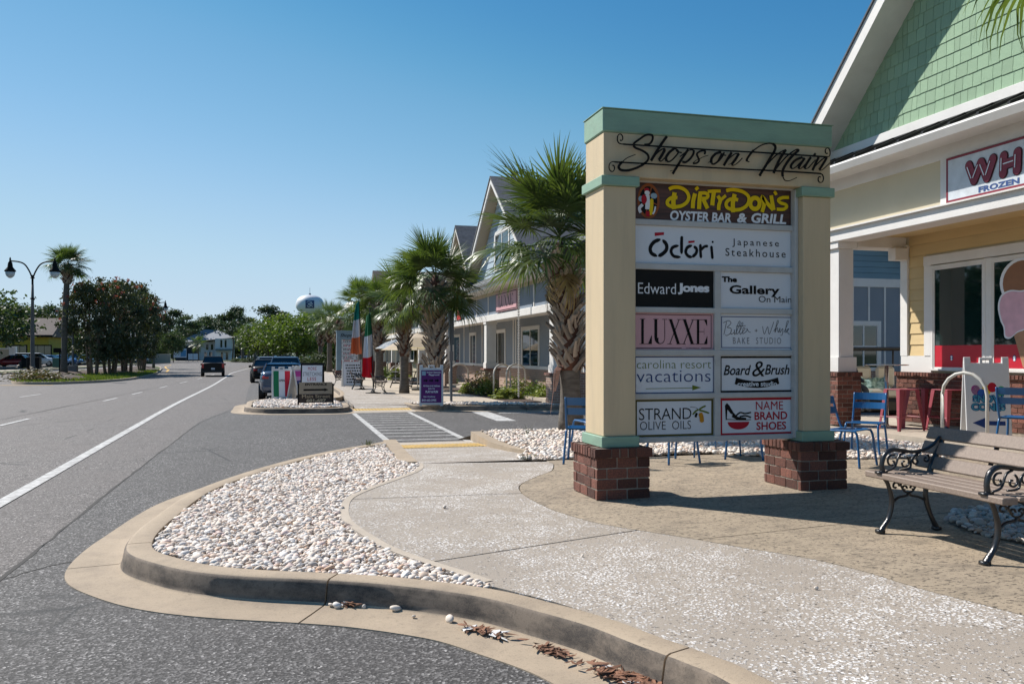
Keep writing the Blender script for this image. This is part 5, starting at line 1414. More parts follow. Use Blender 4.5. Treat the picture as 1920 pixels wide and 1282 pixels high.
# products stacked behind one window
# end wall facing the driveway
B(row, "end_base", FX + .5, RY0 - .08, -.4, 20.02, RY0, .88, M['brick_far'])
B(row, "end_beam", FX + .4, 23.9, 2.72, 14.2, 24.12, 2.96, M['white_trim'], r=.01); B(row, "end_panel", FX + .35, 23.96, 2.96, 14.2, 24.12, 3.68, M['blue_panel'])
for x in (10.1, 12.2): B(row, "batten", x, 23.93, 2.96, x + .09, 23.96, 3.68, M['white_trim'])
B(row, "end_wall", 14.2, RY0 - .1, .88, 22, RY0 - .02, 3.68, M['grey_wall']); B(row, "end_band", 14.2, RY0 - .14, 3.68, 22, RY0 - .02, 3.96, M['white_trim'])
for x in [14.4 + .62 * i for i in range(12)]: B(row, "batten", x, RY0 - .125, .88 if (x > 19.3 or x < 17.8) else 2.56, x + .06, RY0 - .1, 3.68, M['white_trim'])
window(row, 'y', RY0 - .1, 18.02, 19.1, .98, 2.42, -1, cols=2, tw=.13, rows_=2); window(row, 'y', RY0 - .0, 8.9, 10.4, .98, 2.42, -1, cols=2, tw=.13, glassm=M['glass_teal'])
for k in range(20):
    z = 3.965 + k * .19
    mb = MB(); xa = max(14.2, 8 + (z - 3.96) * 1.65); xb = 22
    mb.box(xa - 7.7, RY0 - .11 - 24.2, z, xb - 7.7, RY0 - .02 - 24.2, z + .18); mb.build("siding_board", M['blue_siding'], row)
mb = MB(); mb.prism([(.3, 3.84), (14.3, 3.84), (6.5, 7.75)], 'y', .19, .3); mb.build("gable_back", M['blue_siding'], row)
mb = MB(); mb.prism([(-.62, 3.96), (-.62, 4.03), (6.5, 7.9), (14.5, 3.9), (14.5, 3.8), (6.5, 7.8)], 'y', -.6, RY1 - 24.2 + .4); mb.build("roof", M['roof_shingle'], row)
B(row, "roof_trim", FX - .6, 23.6, 3.8, FX + .9, 23.62, 3.98, M['white_trim'])
def front_gable(parent, yc, hw, zb_, zp, x0, depth, wall_m, roof_m, org, ov=.45, lap=True):
    ox, oy, oz = org; s = (zp - zb_) / hw
    mb = MB(); mb.prism([(yc - hw - oy, zb_), (yc + hw - oy, zb_), (yc - oy, zp)], 'x', x0 - ox, x0 + .2 - ox); w = mb.build("gable_wall", wall_m, parent)
    if lap:
        z = zb_ + .3
        while z < zp - .4:
            h2 = (zp - z) / s; mb = MB(); mb.box(x0 - .02 - ox, yc - h2 - oy, z, x0 - ox, yc + h2 - oy, z + .012); mb.build("siding_line", M['grey_wall'], w); z += .24
    for sg in (1, -1):
        y0 = yc + sg * (hw + .35); z0 = zb_ - .35 * s
        mb = MB(); mb.prism([(y0 - oy, z0 + .04), (yc - oy, zp + .04), (yc - oy, zp + .26), (y0 - oy, z0 + .26)], 'x', x0 - ov - ox, x0 - ov + .05 - ox); mb.build("rake_board", M['white_trim'], parent)
        mb = MB(); mb.prism([(y0 - oy, z0 + .06), (yc - oy, zp + .06), (yc - oy, zp + .25), (y0 - oy, z0 + .25)], 'x', x0 - ov + .051 - ox, x0 + depth - .02 - ox); mb.build("rake_soffit", M['tan_wall'], parent)
        mb = MB(); mb.prism([(y0 - oy, z0 + .262), (yc - oy, zp + .262), (yc - oy, zp + .33), (y0 - oy, z0 + .33)], 'x', x0 - ov - .03 - ox, x0 + depth - ox); mb.build("roof", roof_m, parent)
    return w
pale = pm('pale_blue_siding', (.42, .50, .56), .7, (.38, .46, .52), scale=2)
rorg = (7.7, 24.2, 0)
front_gable(row, 30.9, 5.0, 4.05, 7.75, 7.9, 8, pale, M['roof_shingle'], rorg)
front_gable(row, 38.6, 3.4, 4.05, 7.05, 8.1, 8, M['tan_wall'], M['roof_shingle'], rorg)
window(row, 'x', 7.9, 29.9, 31.9, 4.7, 6.0, -1, cols=2, tw=.13)
# gooseneck-free fascia signs on the row
s1 = thing("fascia_sign", "pink fascia sign with black serif capitals on the blue shop row", "sign", (FX - .03, 28.2, 3.02))
y0, y1 = sorted((on_x(933.5, 580, FX)[0], on_x(973, 580, FX)[0])); hs = .66
mb = MB(); mb.box(-.05, y0 - 28.2, -.02, 0, y1 - 28.2, hs); mb.build("board", M['ink_pink'], s1)
mb = MB(); Pp = lambda u, v: (-.055, -u, v)   # read from the street side
c0, c1 = -(y1 - 28.2), -(y0 - 28.2); w_ = c1 - c0
word_caps(mb, Pp, "LUXXE", (c0 + w_ * .14, .14, c1 - w_ * .16, .54), 0, [.88, 1.02, .95, .95, .86]); frame2(mb, c0 + .03, .0, c1 - .03, hs - .03, .03, Pp); mb.build("lettering", INKM, s1)
s2 = thing("fascia_sign", "small red and white fascia sign on the blue shop row", "sign", (FX - .03, 36, 3.0))
y0, y1 = sorted((on_x(852, 585, FX)[0], on_x(868, 585, FX)[0]))
mb = MB(); mb.box(-.05, y0 - 36, 0, 0, y1 - 36, .6); mb.build("board", M['ink_white'], s2)
mb = MB(); mb.box(-.06, y0 - 36, 0, -.052, y0 - 36 + .5 * (y1 - y0), .6); mb.build("red_half", flat('sign_red', (.5, .02, .03)), s2)
s3 = thing("fascia_sign", "small white fascia sign with dark lettering farther along the shop row", "sign", (FX - .03, 50, 3.0))
y0, y1 = sorted((on_x(787, 603, FX)[0], on_x(800, 603, FX)[0]))
mb = MB(); mb.box(-.05, y0 - 50, 0, 0, y1 - 50, .62); mb.build("board", M['ink_white'], s3)
mb = MB(); 
for k in range(3): quad2(mb, -(y1 - 50) + .3, .12 + k * .16, -(y0 - 50) - .3, .18 + k * .16, lambda u, v: (-.055, -u, v), 0)
mb.build("lettering", M['ink_black'], s3)
# rain chain hanging from the gutter
ch_ = thing("rain_chain", "white rain chain hanging from the corner gutter of the shop row", "chain", (7.35, 26.6, G(0, 26) + .2))
mb = MB(); z = 0
while z < 3.75:
    mb.lathe([(.012, 0), (.04, .055), (.045, .07), (.012, .074)], 8, (0, 0, z)); z += .085
mb.build("links", M['white_trim'], ch_)

# ---------------- tan shops farther up
row2 = thing("shop_row", "tan shop row with brown shingled gables beyond the blue one", "building", (8.2, 60, 0))
B(row2, "wall", 9.6, 59.5, -.6, 20, 96, 3.9, M['tan_wall']); B(row2, "upper_wall", 8.2, 59.3, 2.95, 8.6, 96, 3.8, M['tan_wall']); B(row2, "beam", 8.15, 59.3, 2.7, 8.65, 96, 2.95, M['white_trim'])
for y in (59.6, 67, 75, 83, 91): B(row2, "column", 8.2, y, .8, 8.6, y + .4, 2.7, M['white_trim']); B(row2, "brick_pier", 8.1, y - .1, -.5, 8.7, y + .5, .8, M['brick_tex'])
for y in (61.5, 65, 69.5, 73, 78, 81, 86, 90): window(row2, 'x', 9.6, y, y + 1.5, .7, 2.5, -1, cols=2, tw=.13)
mb = MB(); mb.prism([(-.5, 3.8), (-.5, 3.9), (6.5, 7.9), (13, 3.9), (13, 3.8)], 'y', -.8, 36.5); mb.build("roof", M['roof_brown'], row2)
for yc, hw, zp in ((63.5, 4, 6.6), (79, 6.5, 8.8)): front_gable(row2, yc, hw, 3.9, zp, 8.4, 8, M['roof_brown'], M['roof_brown'], (8.2, 60, 0), lap=False)

# ---------------- far side of the street
M['mustard'] = pm('mustard_wall', (.42, .33, .03), .8, (.36, .28, .03), scale=1)
yel = thing("building", "low mustard yellow building with brown roof behind the parked cars at left", "building", (-45, 150, 0))
x0, x1 = -62, -36
B(yel, "wall", x0, 150, -.2, x1, 162, 4.2, M['mustard'])
mb = MB(); mb.prism([(-1, 4.2), (-1, 4.5), (6, 7.4), (13, 4.5), (13, 4.2)], 'x', x0 + 45 - .8, x1 + 45 + .8); mb.build("roof", M['roof_brown'], yel)
for x in (-59, -53.8, -48, -42, -38.5): window(yel, 'y', 150, x, x + 2.8, 1.0, 2.8, -1, cols=3, mat=M['ink_charcoal'], tw=.15)
B(yel, "fascia", x0 - .8, 148.95, 4.15, x1 + .8, 149.0, 4.5, M['ink_charcoal'])
gh = thing("building", "low building with grey pyramid roof beside the myrtle trees", "building", (-30, 185, -.3))
B(gh, "wall", -36, 180, -.4, -26.5, 192, 3.4, flat('dark_wall', (.05, .055, .06), .8))
mb = MB(); mb.add([(-7, -6, 3.4), (4.3, -6, 3.4), (4.3, 8, 3.4), (-7, 8, 3.4), (-4, -2, 6.0), (1.2, -2, 6.0), (1.2, 4, 6.0), (-4, 4, 6.0)], [(0, 1, 5, 4), (1, 2, 6, 5), (2, 3, 7, 6), (3, 0, 4, 7), (4, 5, 6, 7), (3, 2, 1, 0)]); mb.build("roof", pm('blue_grey_roof', (.22, .27, .33), .6), gh)
M['house_white'] = pm('house_white', (.62, .66, .68), .7, (.56, .60, .62), scale=1)
hs_ = thing("house", "white two storey house with blue grey roof at the end of the street", "house", (-24, 275, -.45), 0)
o_ = (-24, 275, 0)
def ux(u, y): return on_y(u, 650, y)[0]
hx0, hx1, hxm = ux(338, 270), ux(434, 270), ux(404, 270)
B(hs_, "wall", hx0 + 1, 272, -.6, hxm, 286, 5.6, M['house_white'], org=o_); B(hs_, "wing", hxm, 268, -.6, hx1, 286, 6.6, M['house_white'], org=o_)
B(hs_, "dark_wall", hx0 - 1.5, 271.6, -.6, hxm - 5, 272, 4.4, flat('navy_wall', (.018, .026, .035), .8), org=o_)
mb = MB(); a, b = hx0 - 1 + 24, hx1 + .7 + 24; c = (a + b) / 2 + 1
mb.add([(a, -5, 5.2), (b, -7.6, 6.9), (b, 11, 6.9), (a, 11, 5.2), (c - 1.5, -2, 9.4), (c + 2.5, -2, 9.2), (c + 2.5, 6, 9.2), (c - 1.5, 6, 9.4)], [(0, 1, 5, 4), (1, 2, 6, 5), (2, 3, 7, 6), (3, 0, 4, 7), (4, 5, 6, 7), (3, 2, 1, 0)]); mb.build("roof", pm('house_roof', (.20, .23, .27), .7), hs_)
B(hs_, "awning", hxm + .2, 266.4, 3.0, hx1 + .6, 268, 3.5, flat('awning_blue', (.12, .17, .2), .6), org=o_)
for u0, u1, z0, z1, y in ((413, 417, 3.9, 6.2, 268), (421, 425, 3.9, 6.2, 268), (414, 418, .2, 2.5, 268), (423, 428, .2, 2.5, 268), (386, 391, 3.2, 4.9, 272), (395, 400, 3.2, 4.9, 272), (383, 388, .1, 2.6, 272), (392, 398, .1, 2.6, 272)):
    window(hs_, 'y', y, ux(u0, y), ux(u1, y), z0, z1, -1, cols=1, tw=.12, org=o_)
# water tower
wt = thing("water_tower", "white spheroid water tower with dark blue emblem above the trees", "tower", (*at_depth(581, 664, 540)[:2], -.5))
prof = [(4, 0), (2.6, 3), (2.3, 20), (2.4, 25), (4.5, 27.5), (7.3, 29.3), (8.6, 31.3), (8.8, 33), (8.6, 34.6), (7.6, 36.8), (5.6, 38.4), (2.8, 39.2), (.05, 39.5)]
mb = MB(); mb.lathe(prof[:5], 24); mb.build("shaft", M['house_white'], wt, smooth=True)
mb = MB(); mb.lathe(prof[4:], 40); mb.build("tank", pm('tank_white', (.70, .72, .75), .5, (.62, .64, .67), scale=.2), wt, smooth=True)
mb = MB(); mb.tube([(0, 0, 39.3), (0, 0, 44)], .12, 6); mb.tube([(0, 0, 39.3), (0, 0, 40.4)], .7, 8); mb.build("mast", M['grey_wall'], wt)
tx, ty = wt.location.x, wt.location.y; dl = math.hypot(tx, ty); fx_, fy_ = -tx / dl, -ty / dl
def tankP(u, z, e=.06):
    r = np.interp(z, [p[1] for p in prof], [p[0] for p in prof]) + e; a = math.atan2(fy_, fx_) + u / r * 1.0
    return (r * math.cos(a), r * math.sin(a), z)
mb = MB()
for i in range(10):
    for j in range(8):
        q = [(-2.7 + .54 * i, 30.6 + .62 * j), (-2.7 + .54 * (i + 1), 30.6 + .62 * j), (-2.7 + .54 * (i + 1), 30.6 + .62 * (j + 1)), (-2.7 + .54 * i, 30.6 + .62 * (j + 1))]
        mb.add([tankP(*p) for p in q], [(0, 1, 2, 3)], 0)
for pts in ([(-1.9, 34.3), (-.4, 34.9), (1.2, 34.2), (0, 33.5), (-1.2, 33.2), (.4, 32.8), (1.8, 33.4)], [(-1.8, 32.1), (-.6, 31.5), (.6, 32.2), (1.8, 31.6)]): ribbon(mb, pts, .34, lambda u, z: tankP(u, z, .12), 1, n=5)
mb.build("emblem", [flat('emblem_blue', (.03, .05, .14)), M['ink_white']], wt)

# ================================================================ VEGETATION
M['palm'] = leaf_mat('palm_leaf', (.115, .155, .05), (.055, .09, .028), .40, .28, .3, 2.0)
M['palm_dry'] = leaf_mat('dry_palm_leaf', (.36, .27, .12), (.22, .15, .07), .8, .1, .2)
M['boot'] = pm('palm_leaf_base', (.36, .31, .25), .9, (.17, .13, .10), scale=9, bump=.5, bscale=60, stretch=(1, 1, .3), rand=.3, dirt=(.30, .12, .06), dirt_scale=2.2, dirt_amount=.5)
M['fibre'] = pm('palm_fibre', (.13, .05, .03), .95, (.06, .03, .02), scale=14, bump=.8, bscale=60)
M['bark'] = pm('palm_bark', (.17, .145, .12), .95, (.08, .068, .055), scale=5, bump=.9, bscale=26, stretch=(1, 1, 3), dirt=(.05, .04, .035), dirt_scale=4, dirt_amount=.7)
M['tree_bark'] = pm('tree_bark', (.16, .13, .10), .95, (.08, .06, .05), scale=6, bump=.7, bscale=20, stretch=(1, 1, .3))
M['myrtle_bark'] = pm('myrtle_bark', (.27, .21, .165), .8, (.17, .12, .09), scale=5, stretch=(1, 1, .4))
def frond_mesh(name, seed, droop, spread=112, n=46, dry=False, pet=.72):
    r = random.Random(seed); mb = MB()
    # petiole
    P_ = [(0, 0, 0), (pet * .5, 0, .02), (pet, 0, 0)]
    mb.tube([P_[0], P_[1], P_[2]], [.018, .013, .010], 5, caps=False)
    for i in range(n):
        a = R(-spread + 2 * spread * i / (n - 1)) + r.gauss(0, .025)
        k = max(0.0, 1 - abs(a) / R(spread))
        bx_ = pet + .32 * k ** 1.3; bz = -.10 * droop * (bx_ - pet) ** 1.5
        L = (.62 + .42 * k ** .7) * r.uniform(.9, 1.06)
        d = Vector((math.cos(a), math.sin(a), .10 * abs(math.sin(a)) + r.gauss(0, .04))).normalized()
        base = Vector((bx_, 0, bz)); side = d.cross(Vector((0, 0, 1))).normalized(); rows = []
        hang = droop * r.uniform(.65, 1.35); tw = r.gauss(0, .5)
        for t, w in ((0, .009), (.3, .021), (.6, .015), (.82, .007), (1.0, .001)):
            p = base + d * L * t * (1 - .12 * hang * t * t) + Vector((0, 0, -1)) * hang * .42 * L * max(t - .25, 0) ** 2.0
            sd = (side * math.cos(tw * t) + Vector((0, 0, 1)) * math.sin(tw * t)) * w
            rows.append((p + sd, p - sd))
        vs = [q for rw in rows for q in rw]
        mb.add(vs, [(2 * j, 2 * j + 1, 2 * j + 3, 2 * j + 2) for j in range(4)])
    return mb.me(name, M['palm_dry'] if dry else M['palm'], smooth=True)
FR_UP = [frond_mesh("frond", i, .35) for i in range(3)]
FR_MID = [frond_mesh("frond", 10 + i, .95) for i in range(3)]
FR_LOW = [frond_mesh("frond", 20 + i, 1.7) for i in range(3)]
FR_DRY = [frond_mesh("frond", 30 + i, 2.4, spread=80, n=26, dry=True) for i in range(2)]
FR_S = [frond_mesh("frond", 40 + i, (.4, 1.0, 1.7)[i], n=24) for i in range(3)]
def boot_me(seed):
    r = random.Random(seed); mb = MB(); n = 5; vs = []
    for i in range(n):
        t = i / (n - 1); w = .046 * (1 - .5 * t); x = .015 + .085 * t ** 1.6; z = .31 * t; th = .016 * (1 - .5 * t)
        vs += [(x, -w, z), (x + th * 1.4, 0, z - .004), (x, w, z), (x - th, 0, z)]
    fs = []
    for i in range(n - 1):
        for k in range(4): fs.append((4 * i + k, 4 * i + (k + 1) % 4, 4 * i + 4 + (k + 1) % 4, 4 * i + 4 + k))
    m = 4 * (n - 1); fs += [(m, m + 1, m + 2, m + 3), (3, 2, 1, 0)]
    return mb.add(vs, fs).me("leaf_base", M['boot'])
BOOTS = [boot_me(i) for i in range(3)]
def palm(x, y, h, label, seed=0, rt=.17, boot=(.25, 1.0), nf=34, fl=1.0, base=None, lean=(0, 0), single=False, small=False, nb=70, group="cabbage palms along the street", bw=1.0, dry=4, low=-55):
    r = random.Random(seed); z0 = (G(x, y) + .13) if base is None else base
    root = thing("palm_tree", label, "palm tree", (x, y, z0), 0, group)
    mb = MB(); path = []; rad = []
    for i in range(13):
        t = i / 12; path.append((lean[0] * t * t, lean[1] * t * t, h * t)); rad.append(rt * (1.22 - .28 * min(t * 5, 1) + .04 * math.sin(t * 20)))
    mb.tube(path, rad, 14); mb.build("trunk", M['bark'], root, smooth=True)
    if boot:
        b0, b1 = boot; join = MB()
        sb_ = MB(); sb_.tube([(lean[0] * t * t, lean[1] * t * t, h * t) for t in np.linspace(b0 + .01, b1, 8)], rt * 1.03, 12); sb_.build('fibre_sleeve', M['fibre'], root, smooth=True)
        for i in range(nb):
            t = b0 + (b1 - b0) * i / nb; z = h * t; a = i * 2.39996 + r.gauss(0, .08)
            px = lean[0] * t * t; py = lean[1] * t * t; rr_ = rt * .9
            m = Matrix.Translation((px, py, z)) @ Matrix.Rotation(a, 4, 'Z') @ Matrix.Translation((rr_, 0, 0)) @ Matrix.Rotation((.52 if i % 2 else -.52) + r.gauss(0, .1), 4, 'X') @ Matrix.Rotation(r.uniform(.02, .28), 4, 'Y') @ Matrix.Diagonal((bw * rt / .17, bw * rt / .17, bw * r.uniform(.85, 1.15), 1))
            if single:
                o = link("leaf_base", BOOTS[i % 3], root); o.matrix_local = m
            else:
                me_ = BOOTS[i % 3]; join.add([m @ v.co for v in me_.vertices], [tuple(p.vertices) for p in me_.polygons])
        if not single: join.build("leaf_bases", M['boot'], root)['kind'] = 'stuff'
        mb = MB(); zz = h * b1
        mb.tube([(lean[0] * .9, lean[1] * .9, zz - .35), (lean[0], lean[1], zz + .05), (lean[0], lean[1], zz + .35)], [rt * 1.0, rt * .9, rt * .35], 12); mb.build("crown_shaft", M['fibre'], root, smooth=True)
    top = Vector((lean[0], lean[1], h + .1))
    for i in range(nf):
        q = (i + .5) / nf; pitch = 82 - (82 - low) * q ** .85 + r.gauss(0, 5); yaw = i * 2.39996 + r.gauss(0, .15)
        if small: me_ = FR_S[0 if pitch > 45 else 1 if pitch > 0 else 2]
        else: me_ = (FR_UP if pitch > 45 else FR_MID if pitch > 5 else FR_LOW)[r.randrange(3)]
        o = link("frond", me_, root); s = fl * r.uniform(.88, 1.1) * (.85 if pitch > 60 else 1)
        o.matrix_local = Matrix.Translation(top + Vector((0, 0, .25 * math.sin(R(pitch))))) @ Matrix.Rotation(yaw, 4, 'Z') @ Matrix.Rotation(-R(pitch), 4, 'Y') @ Matrix.Rotation(r.gauss(0, .35), 4, 'X') @ Matrix.Scale(s, 4)
    for i in range(dry):
        o = link("frond", FR_DRY[i % 2], root); o.matrix_local = Matrix.Translation(top + Vector((0, 0, -.15))) @ Matrix.Rotation(i * 1.9 + seed, 4, 'Z') @ Matrix.Rotation(R(r.uniform(52, 75)), 4, 'Y') @ Matrix.Scale(fl * .75, 4)
        o['label'] = "dry straw coloured hanging frond"
    return root
def gnd(u, v, h=.15): return at(u, v, h)
x, y = gnd(1071, 808)
p1 = palm(x, y, 3.3, "nearest palm with thick crosshatched trunk, just left of the cream sign", 1, rt=.20, boot=(.33, .93), nf=38, fl=.93, single=True, nb=160, bw=1.0, dry=3, low=-20, lean=(-.22, 0))
mb = MB(); rr = random.Random(2)      # peeling husk hanging from the trunk
for a, l, w in ((3.0, .75, .09), (3.5, .35, .12), (5.6, .5, .10), (2.2, .3, .1)):
    pts = [Vector((.20 * math.cos(a), .20 * math.sin(a), 1.25)), Vector((.31 * math.cos(a), .31 * math.sin(a), 1.12)), Vector((.33 * math.cos(a), .33 * math.sin(a), 1.1 - l * .5)), Vector((.38 * math.cos(a), .38 * math.sin(a), 1.1 - l))]
    sd = Vector((-math.sin(a), math.cos(a), 0)); vs = []
    for i, p in enumerate(pts): ww = w * (1, .9, .6, .35)[i] * .7; vs += [p + sd * ww, p - sd * ww]
    mb.add(vs, [(2 * j, 2 * j + 1, 2 * j + 3, 2 * j + 2) for j in range(3)])
mb.build("peeling_husk", M['fibre'], p1)
def pat(u, t, **kw):
    X, Y, _ = at_depth(u, 664, t); return X, Y
x, y = pat(816, 26.2); palm(x, y, 3.55, "tall shaggy palm behind the purple board sign", 2, rt=.20, boot=(.2, 1.0), nf=40, fl=.95, nb=190, bw=1.25, low=-35)
x, y = gnd(758, 737); palm(x, y, 3.35, "slimmer palm beside the black picnic table", 3, rt=.17, boot=(.42, 1.0), nf=36, fl=.85, nb=90, bw=1.15, low=-40)
x, y = gnd(711, 716); palm(x, y, 4.3, "palm behind the red, white and green flag", 4, rt=.25, boot=(.4, 1.0), nf=36, fl=1.0, nb=90, bw=1.5, low=-35)
x, y = gnd(677, 712); palm(x, y, 4.7, "palm behind the orange, white and green flag", 5, rt=.22, boot=(.6, 1.0), nf=34, fl=1.0, nb=50, bw=1.4, low=-35)
for k, (u, t, h, lab) in enumerate(((634, 78, 4.6, "far palm just left of the blue grey directory sign"), (618, 84, 5.2, "middle palm of the three left of the directory sign"), (601, 92, 4.8, "leftmost palm of the three left of the directory sign"))):
    x, y = pat(u, t); palm(x, y, h, lab, 6 + k, rt=.26, boot=(.55, 1), nf=30, fl=1.05, low=-35, nb=40, bw=1.6, small=True, dry=2)
# palm at the right edge, its crown just above the picture
x, y = 6.95, 5.35
palm(x, y, 5.85, "palm whose drooping fronds hang over the shop gable at the top right edge", 12, rt=.19, boot=(.5, 1.0), nf=36, fl=1.02, single=False, nb=60, bw=1.1, low=-66)
# median palms
x, y = gnd(120, 703, .13); palm(x, y, 9.2, "tall smooth trunked palm on the median beside the double lamp", 13, rt=.25, boot=(.84, 1.0), nf=40, fl=1.12, nb=60, bw=1.5, lean=(.3, 0), small=False, dry=1, low=-30)
x, y = pat(262, 112); palm(x, y, 7.6, "palm standing behind the flowering myrtle trees on the median", 14, rt=.3, boot=None, nf=36, fl=1.5, small=True, dry=0)
for k, (u, t, h, lab) in enumerate(((455, 205, 6.3, "left palm of the row at the bend"), (466, 200, 6.6, "middle palm of the row at the bend"), (478, 196, 6.8, "right palm of the row at the bend"), (371, 238, 4.6, "short palm in front of the white house"))):
    x, y = pat(u, t); palm(x, y, h, lab, 20 + k, rt=.35, boot=None, nf=26, fl=1.6, small=True, dry=0)

# ---- broadleaf trees and pines
def crown_me(name, mat, n, size, shape, seed, clumps=60, mats=None, spread=.16, jag=1.0):
    """leaves as small faces in clumps through the crown's volume; shape(r) gives one point on or in the crown, unit size"""
    r = np.random.RandomState(seed); rnd_ = random.Random(seed)
    cs = np.array([shape(rnd_) for _ in range(clumps)]); w = r.uniform(.4, 1.6, clumps); w /= w.sum()
    k = r.choice(clumps, n, p=w); sc = r.uniform(.5, 1.5, clumps)[k] * spread
    c = cs[k] + r.normal(0, 1, (n, 3)) * sc[:, None] * np.array([1, 1, .62])
    d1 = r.normal(0, 1, (n, 3)); d1 /= np.linalg.norm(d1, axis=1)[:, None]
    d2 = np.cross(d1, r.normal(0, 1, (n, 3))); d2 /= np.linalg.norm(d2, axis=1)[:, None]
    s = size * r.uniform(.6, 1.4, n)[:, None]
    V = np.stack([c - d1 * s, c + d2 * s * .55, c + d1 * s, c - d2 * s * .55], 1).reshape(-1, 3).astype(np.float32)
    me = bpy.data.meshes.new(name); me.vertices.add(len(V)); me.vertices.foreach_set("co", V.ravel())
    me.loops.add(n * 4); me.loops.foreach_set("vertex_index", np.arange(n * 4, dtype=np.int32)); me.polygons.add(n); me.polygons.foreach_set("loop_start", np.arange(0, n * 4, 4, dtype=np.int32))
    me.update(calc_edges=True); me.materials.append(mat)
    return me
def sh_oak(r):
    while True:
        p = Vector((r.uniform(-1, 1), r.uniform(-1, 1), r.uniform(-.8, 1)))
        if .45 < p.length < 1: return (p.x * .52, p.y * .52, .62 + p.z * .34)
def sh_pine(r):
    k = r.randrange(7); a = k * 2.4 + r.gauss(0, .3); z = .52 + .44 * k / 6; q = r.uniform(.1, 1) * (.42 - .26 * max(0, (z - .72)) / .25)
    return (math.cos(a) * q, math.sin(a) * q, z + r.gauss(0, .018))
def sh_bush(r):
    while True:
        p = Vector((r.uniform(-1, 1), r.uniform(-1, 1), r.uniform(0, 1)))
        if .4 < p.length < 1: return (p.x * .5, p.y * .5, p.z * .95)
def sh_myrtle(r):
    z = r.uniform(.18, 1); q = (.22 + .30 * math.sin(math.pi * min((z - .1) / .95, 1))) * math.sqrt(r.uniform(.15, 1)); a = r.uniform(0, 6.28)
    return (math.cos(a) * q, math.sin(a) * q, z * .97)
M['leaf_oak'] = leaf_mat('oak_leaves', (.075, .105, .042), (.04, .062, .024), .6, .2, .3, .5)
M['leaf_pine'] = leaf_mat('pine_needles', (.085, .12, .06), (.045, .07, .036), .65, .15, .25, .5)
M['leaf_lime'] = leaf_mat('bright_leaves', (.16, .20, .045), (.06, .10, .025), .55, .3, .2, .4)
M['leaf_myrtle'] = leaf_mat('myrtle_leaves', (.105, .115, .06), (.045, .06, .027), .6, .15, .2, .4)
M['bloom'] = leaf_mat('pink_bloom', (.42, .10, .11), (.30, .09, .07), .7, .2, .2, 1.0)
def limbs_me(name, seed, n, h0, mat, pine=False, multi=1, r0=.022):
    r = random.Random(seed); mb = MB()
    for m_ in range(multi):
        bx, by = (0, 0) if multi == 1 else (.06 * math.cos(m_ * 2.4), .06 * math.sin(m_ * 2.4)); top = Vector((bx * 2.2 + r.gauss(0, .02), by * 2.2 + r.gauss(0, .02), .88 if pine else .7))
        base = Vector((bx, by, 0)); mb.tube([base, base.lerp(top, .35) + Vector((r.gauss(0, .01), r.gauss(0, .01), 0)), base.lerp(top, .7), top], [r0, r0 * .75, r0 * .5, r0 * .2], 7)
        for i in range(n):
            t = h0 + (.95 - h0) * i / n; p = base.lerp(top, t); a = i * 2.4 + r.gauss(0, .3); l = r.uniform(.18, .36) * (1.2 - t * .6)
            e = p + Vector((math.cos(a) * l, math.sin(a) * l, l * (.25 if pine else .7)))
            mb.tube([p, p.lerp(e, .5) + Vector((0, 0, .02)), e], [r0 * .35, r0 * .22, r0 * .08], 5)
    return mb.me(name, mat, smooth=True)
KIND = {
    'oak': ([crown_me("crown", M['leaf_oak'], 5200, .026, sh_oak, s, 70, spread=.085) for s in (1, 2, 3)], [limbs_me("trunk", s, 8, .35, M['tree_bark']) for s in (1, 2, 3)]),
    'lime': ([crown_me("crown", M['leaf_lime'], 6500, .024, sh_oak, s, 80, spread=.08) for s in (4, 5, 6)], [limbs_me("trunk", s, 8, .35, M['tree_bark']) for s in (4, 5, 6)]),
    'pine': ([crown_me("crown", M['leaf_pine'], 4200, .020, sh_pine, s, 44, spread=.048) for s in (7, 8, 9, 10)], [limbs_me("trunk", s, 9, .5, M['tree_bark'], pine=True, r0=.016) for s in (7, 8, 9, 10)]),
    'bush': ([crown_me("foliage", M['leaf_oak'], 3200, .04, sh_bush, s, 50, spread=.12) for s in (11, 12)], None),
    'limebush': ([crown_me("foliage", M['leaf_lime'], 3200, .04, sh_bush, s, 50, spread=.12) for s in (13, 14)], None),
    'myrtle': ([crown_me("crown", M['leaf_myrtle'], 9500, .017, sh_myrtle, s, 150, spread=.042) for s in (15, 16)], [limbs_me("trunk", s, 5, .4, M['myrtle_bark'], multi=6, r0=.019) for s in (15, 16)]),
}
def tree(kind, u, t, vtop, label, wide=1.0, seed=0, group="trees at the far end of the street", base_h=.1, name=None, cat="tree"):
    X, Y, zt = at_depth(u, vtop, t); z0 = G(X, Y) + base_h; H_ = zt - z0
    crowns, trunks = KIND[kind]
    root = thing(name or ("pine_tree" if kind == 'pine' else "bush" if 'bush' in kind else "tree"), label, "bush" if 'bush' in kind else cat, (X, Y, z0), seed * 1.7, group)
    root.scale = (H_ * wide, H_ * wide, H_)
    link(crowns[seed % len(crowns)].name.split('.')[0], crowns[seed % len(crowns)], root)
    if trunks: link("trunk", trunks[seed % len(trunks)], root)
    return root
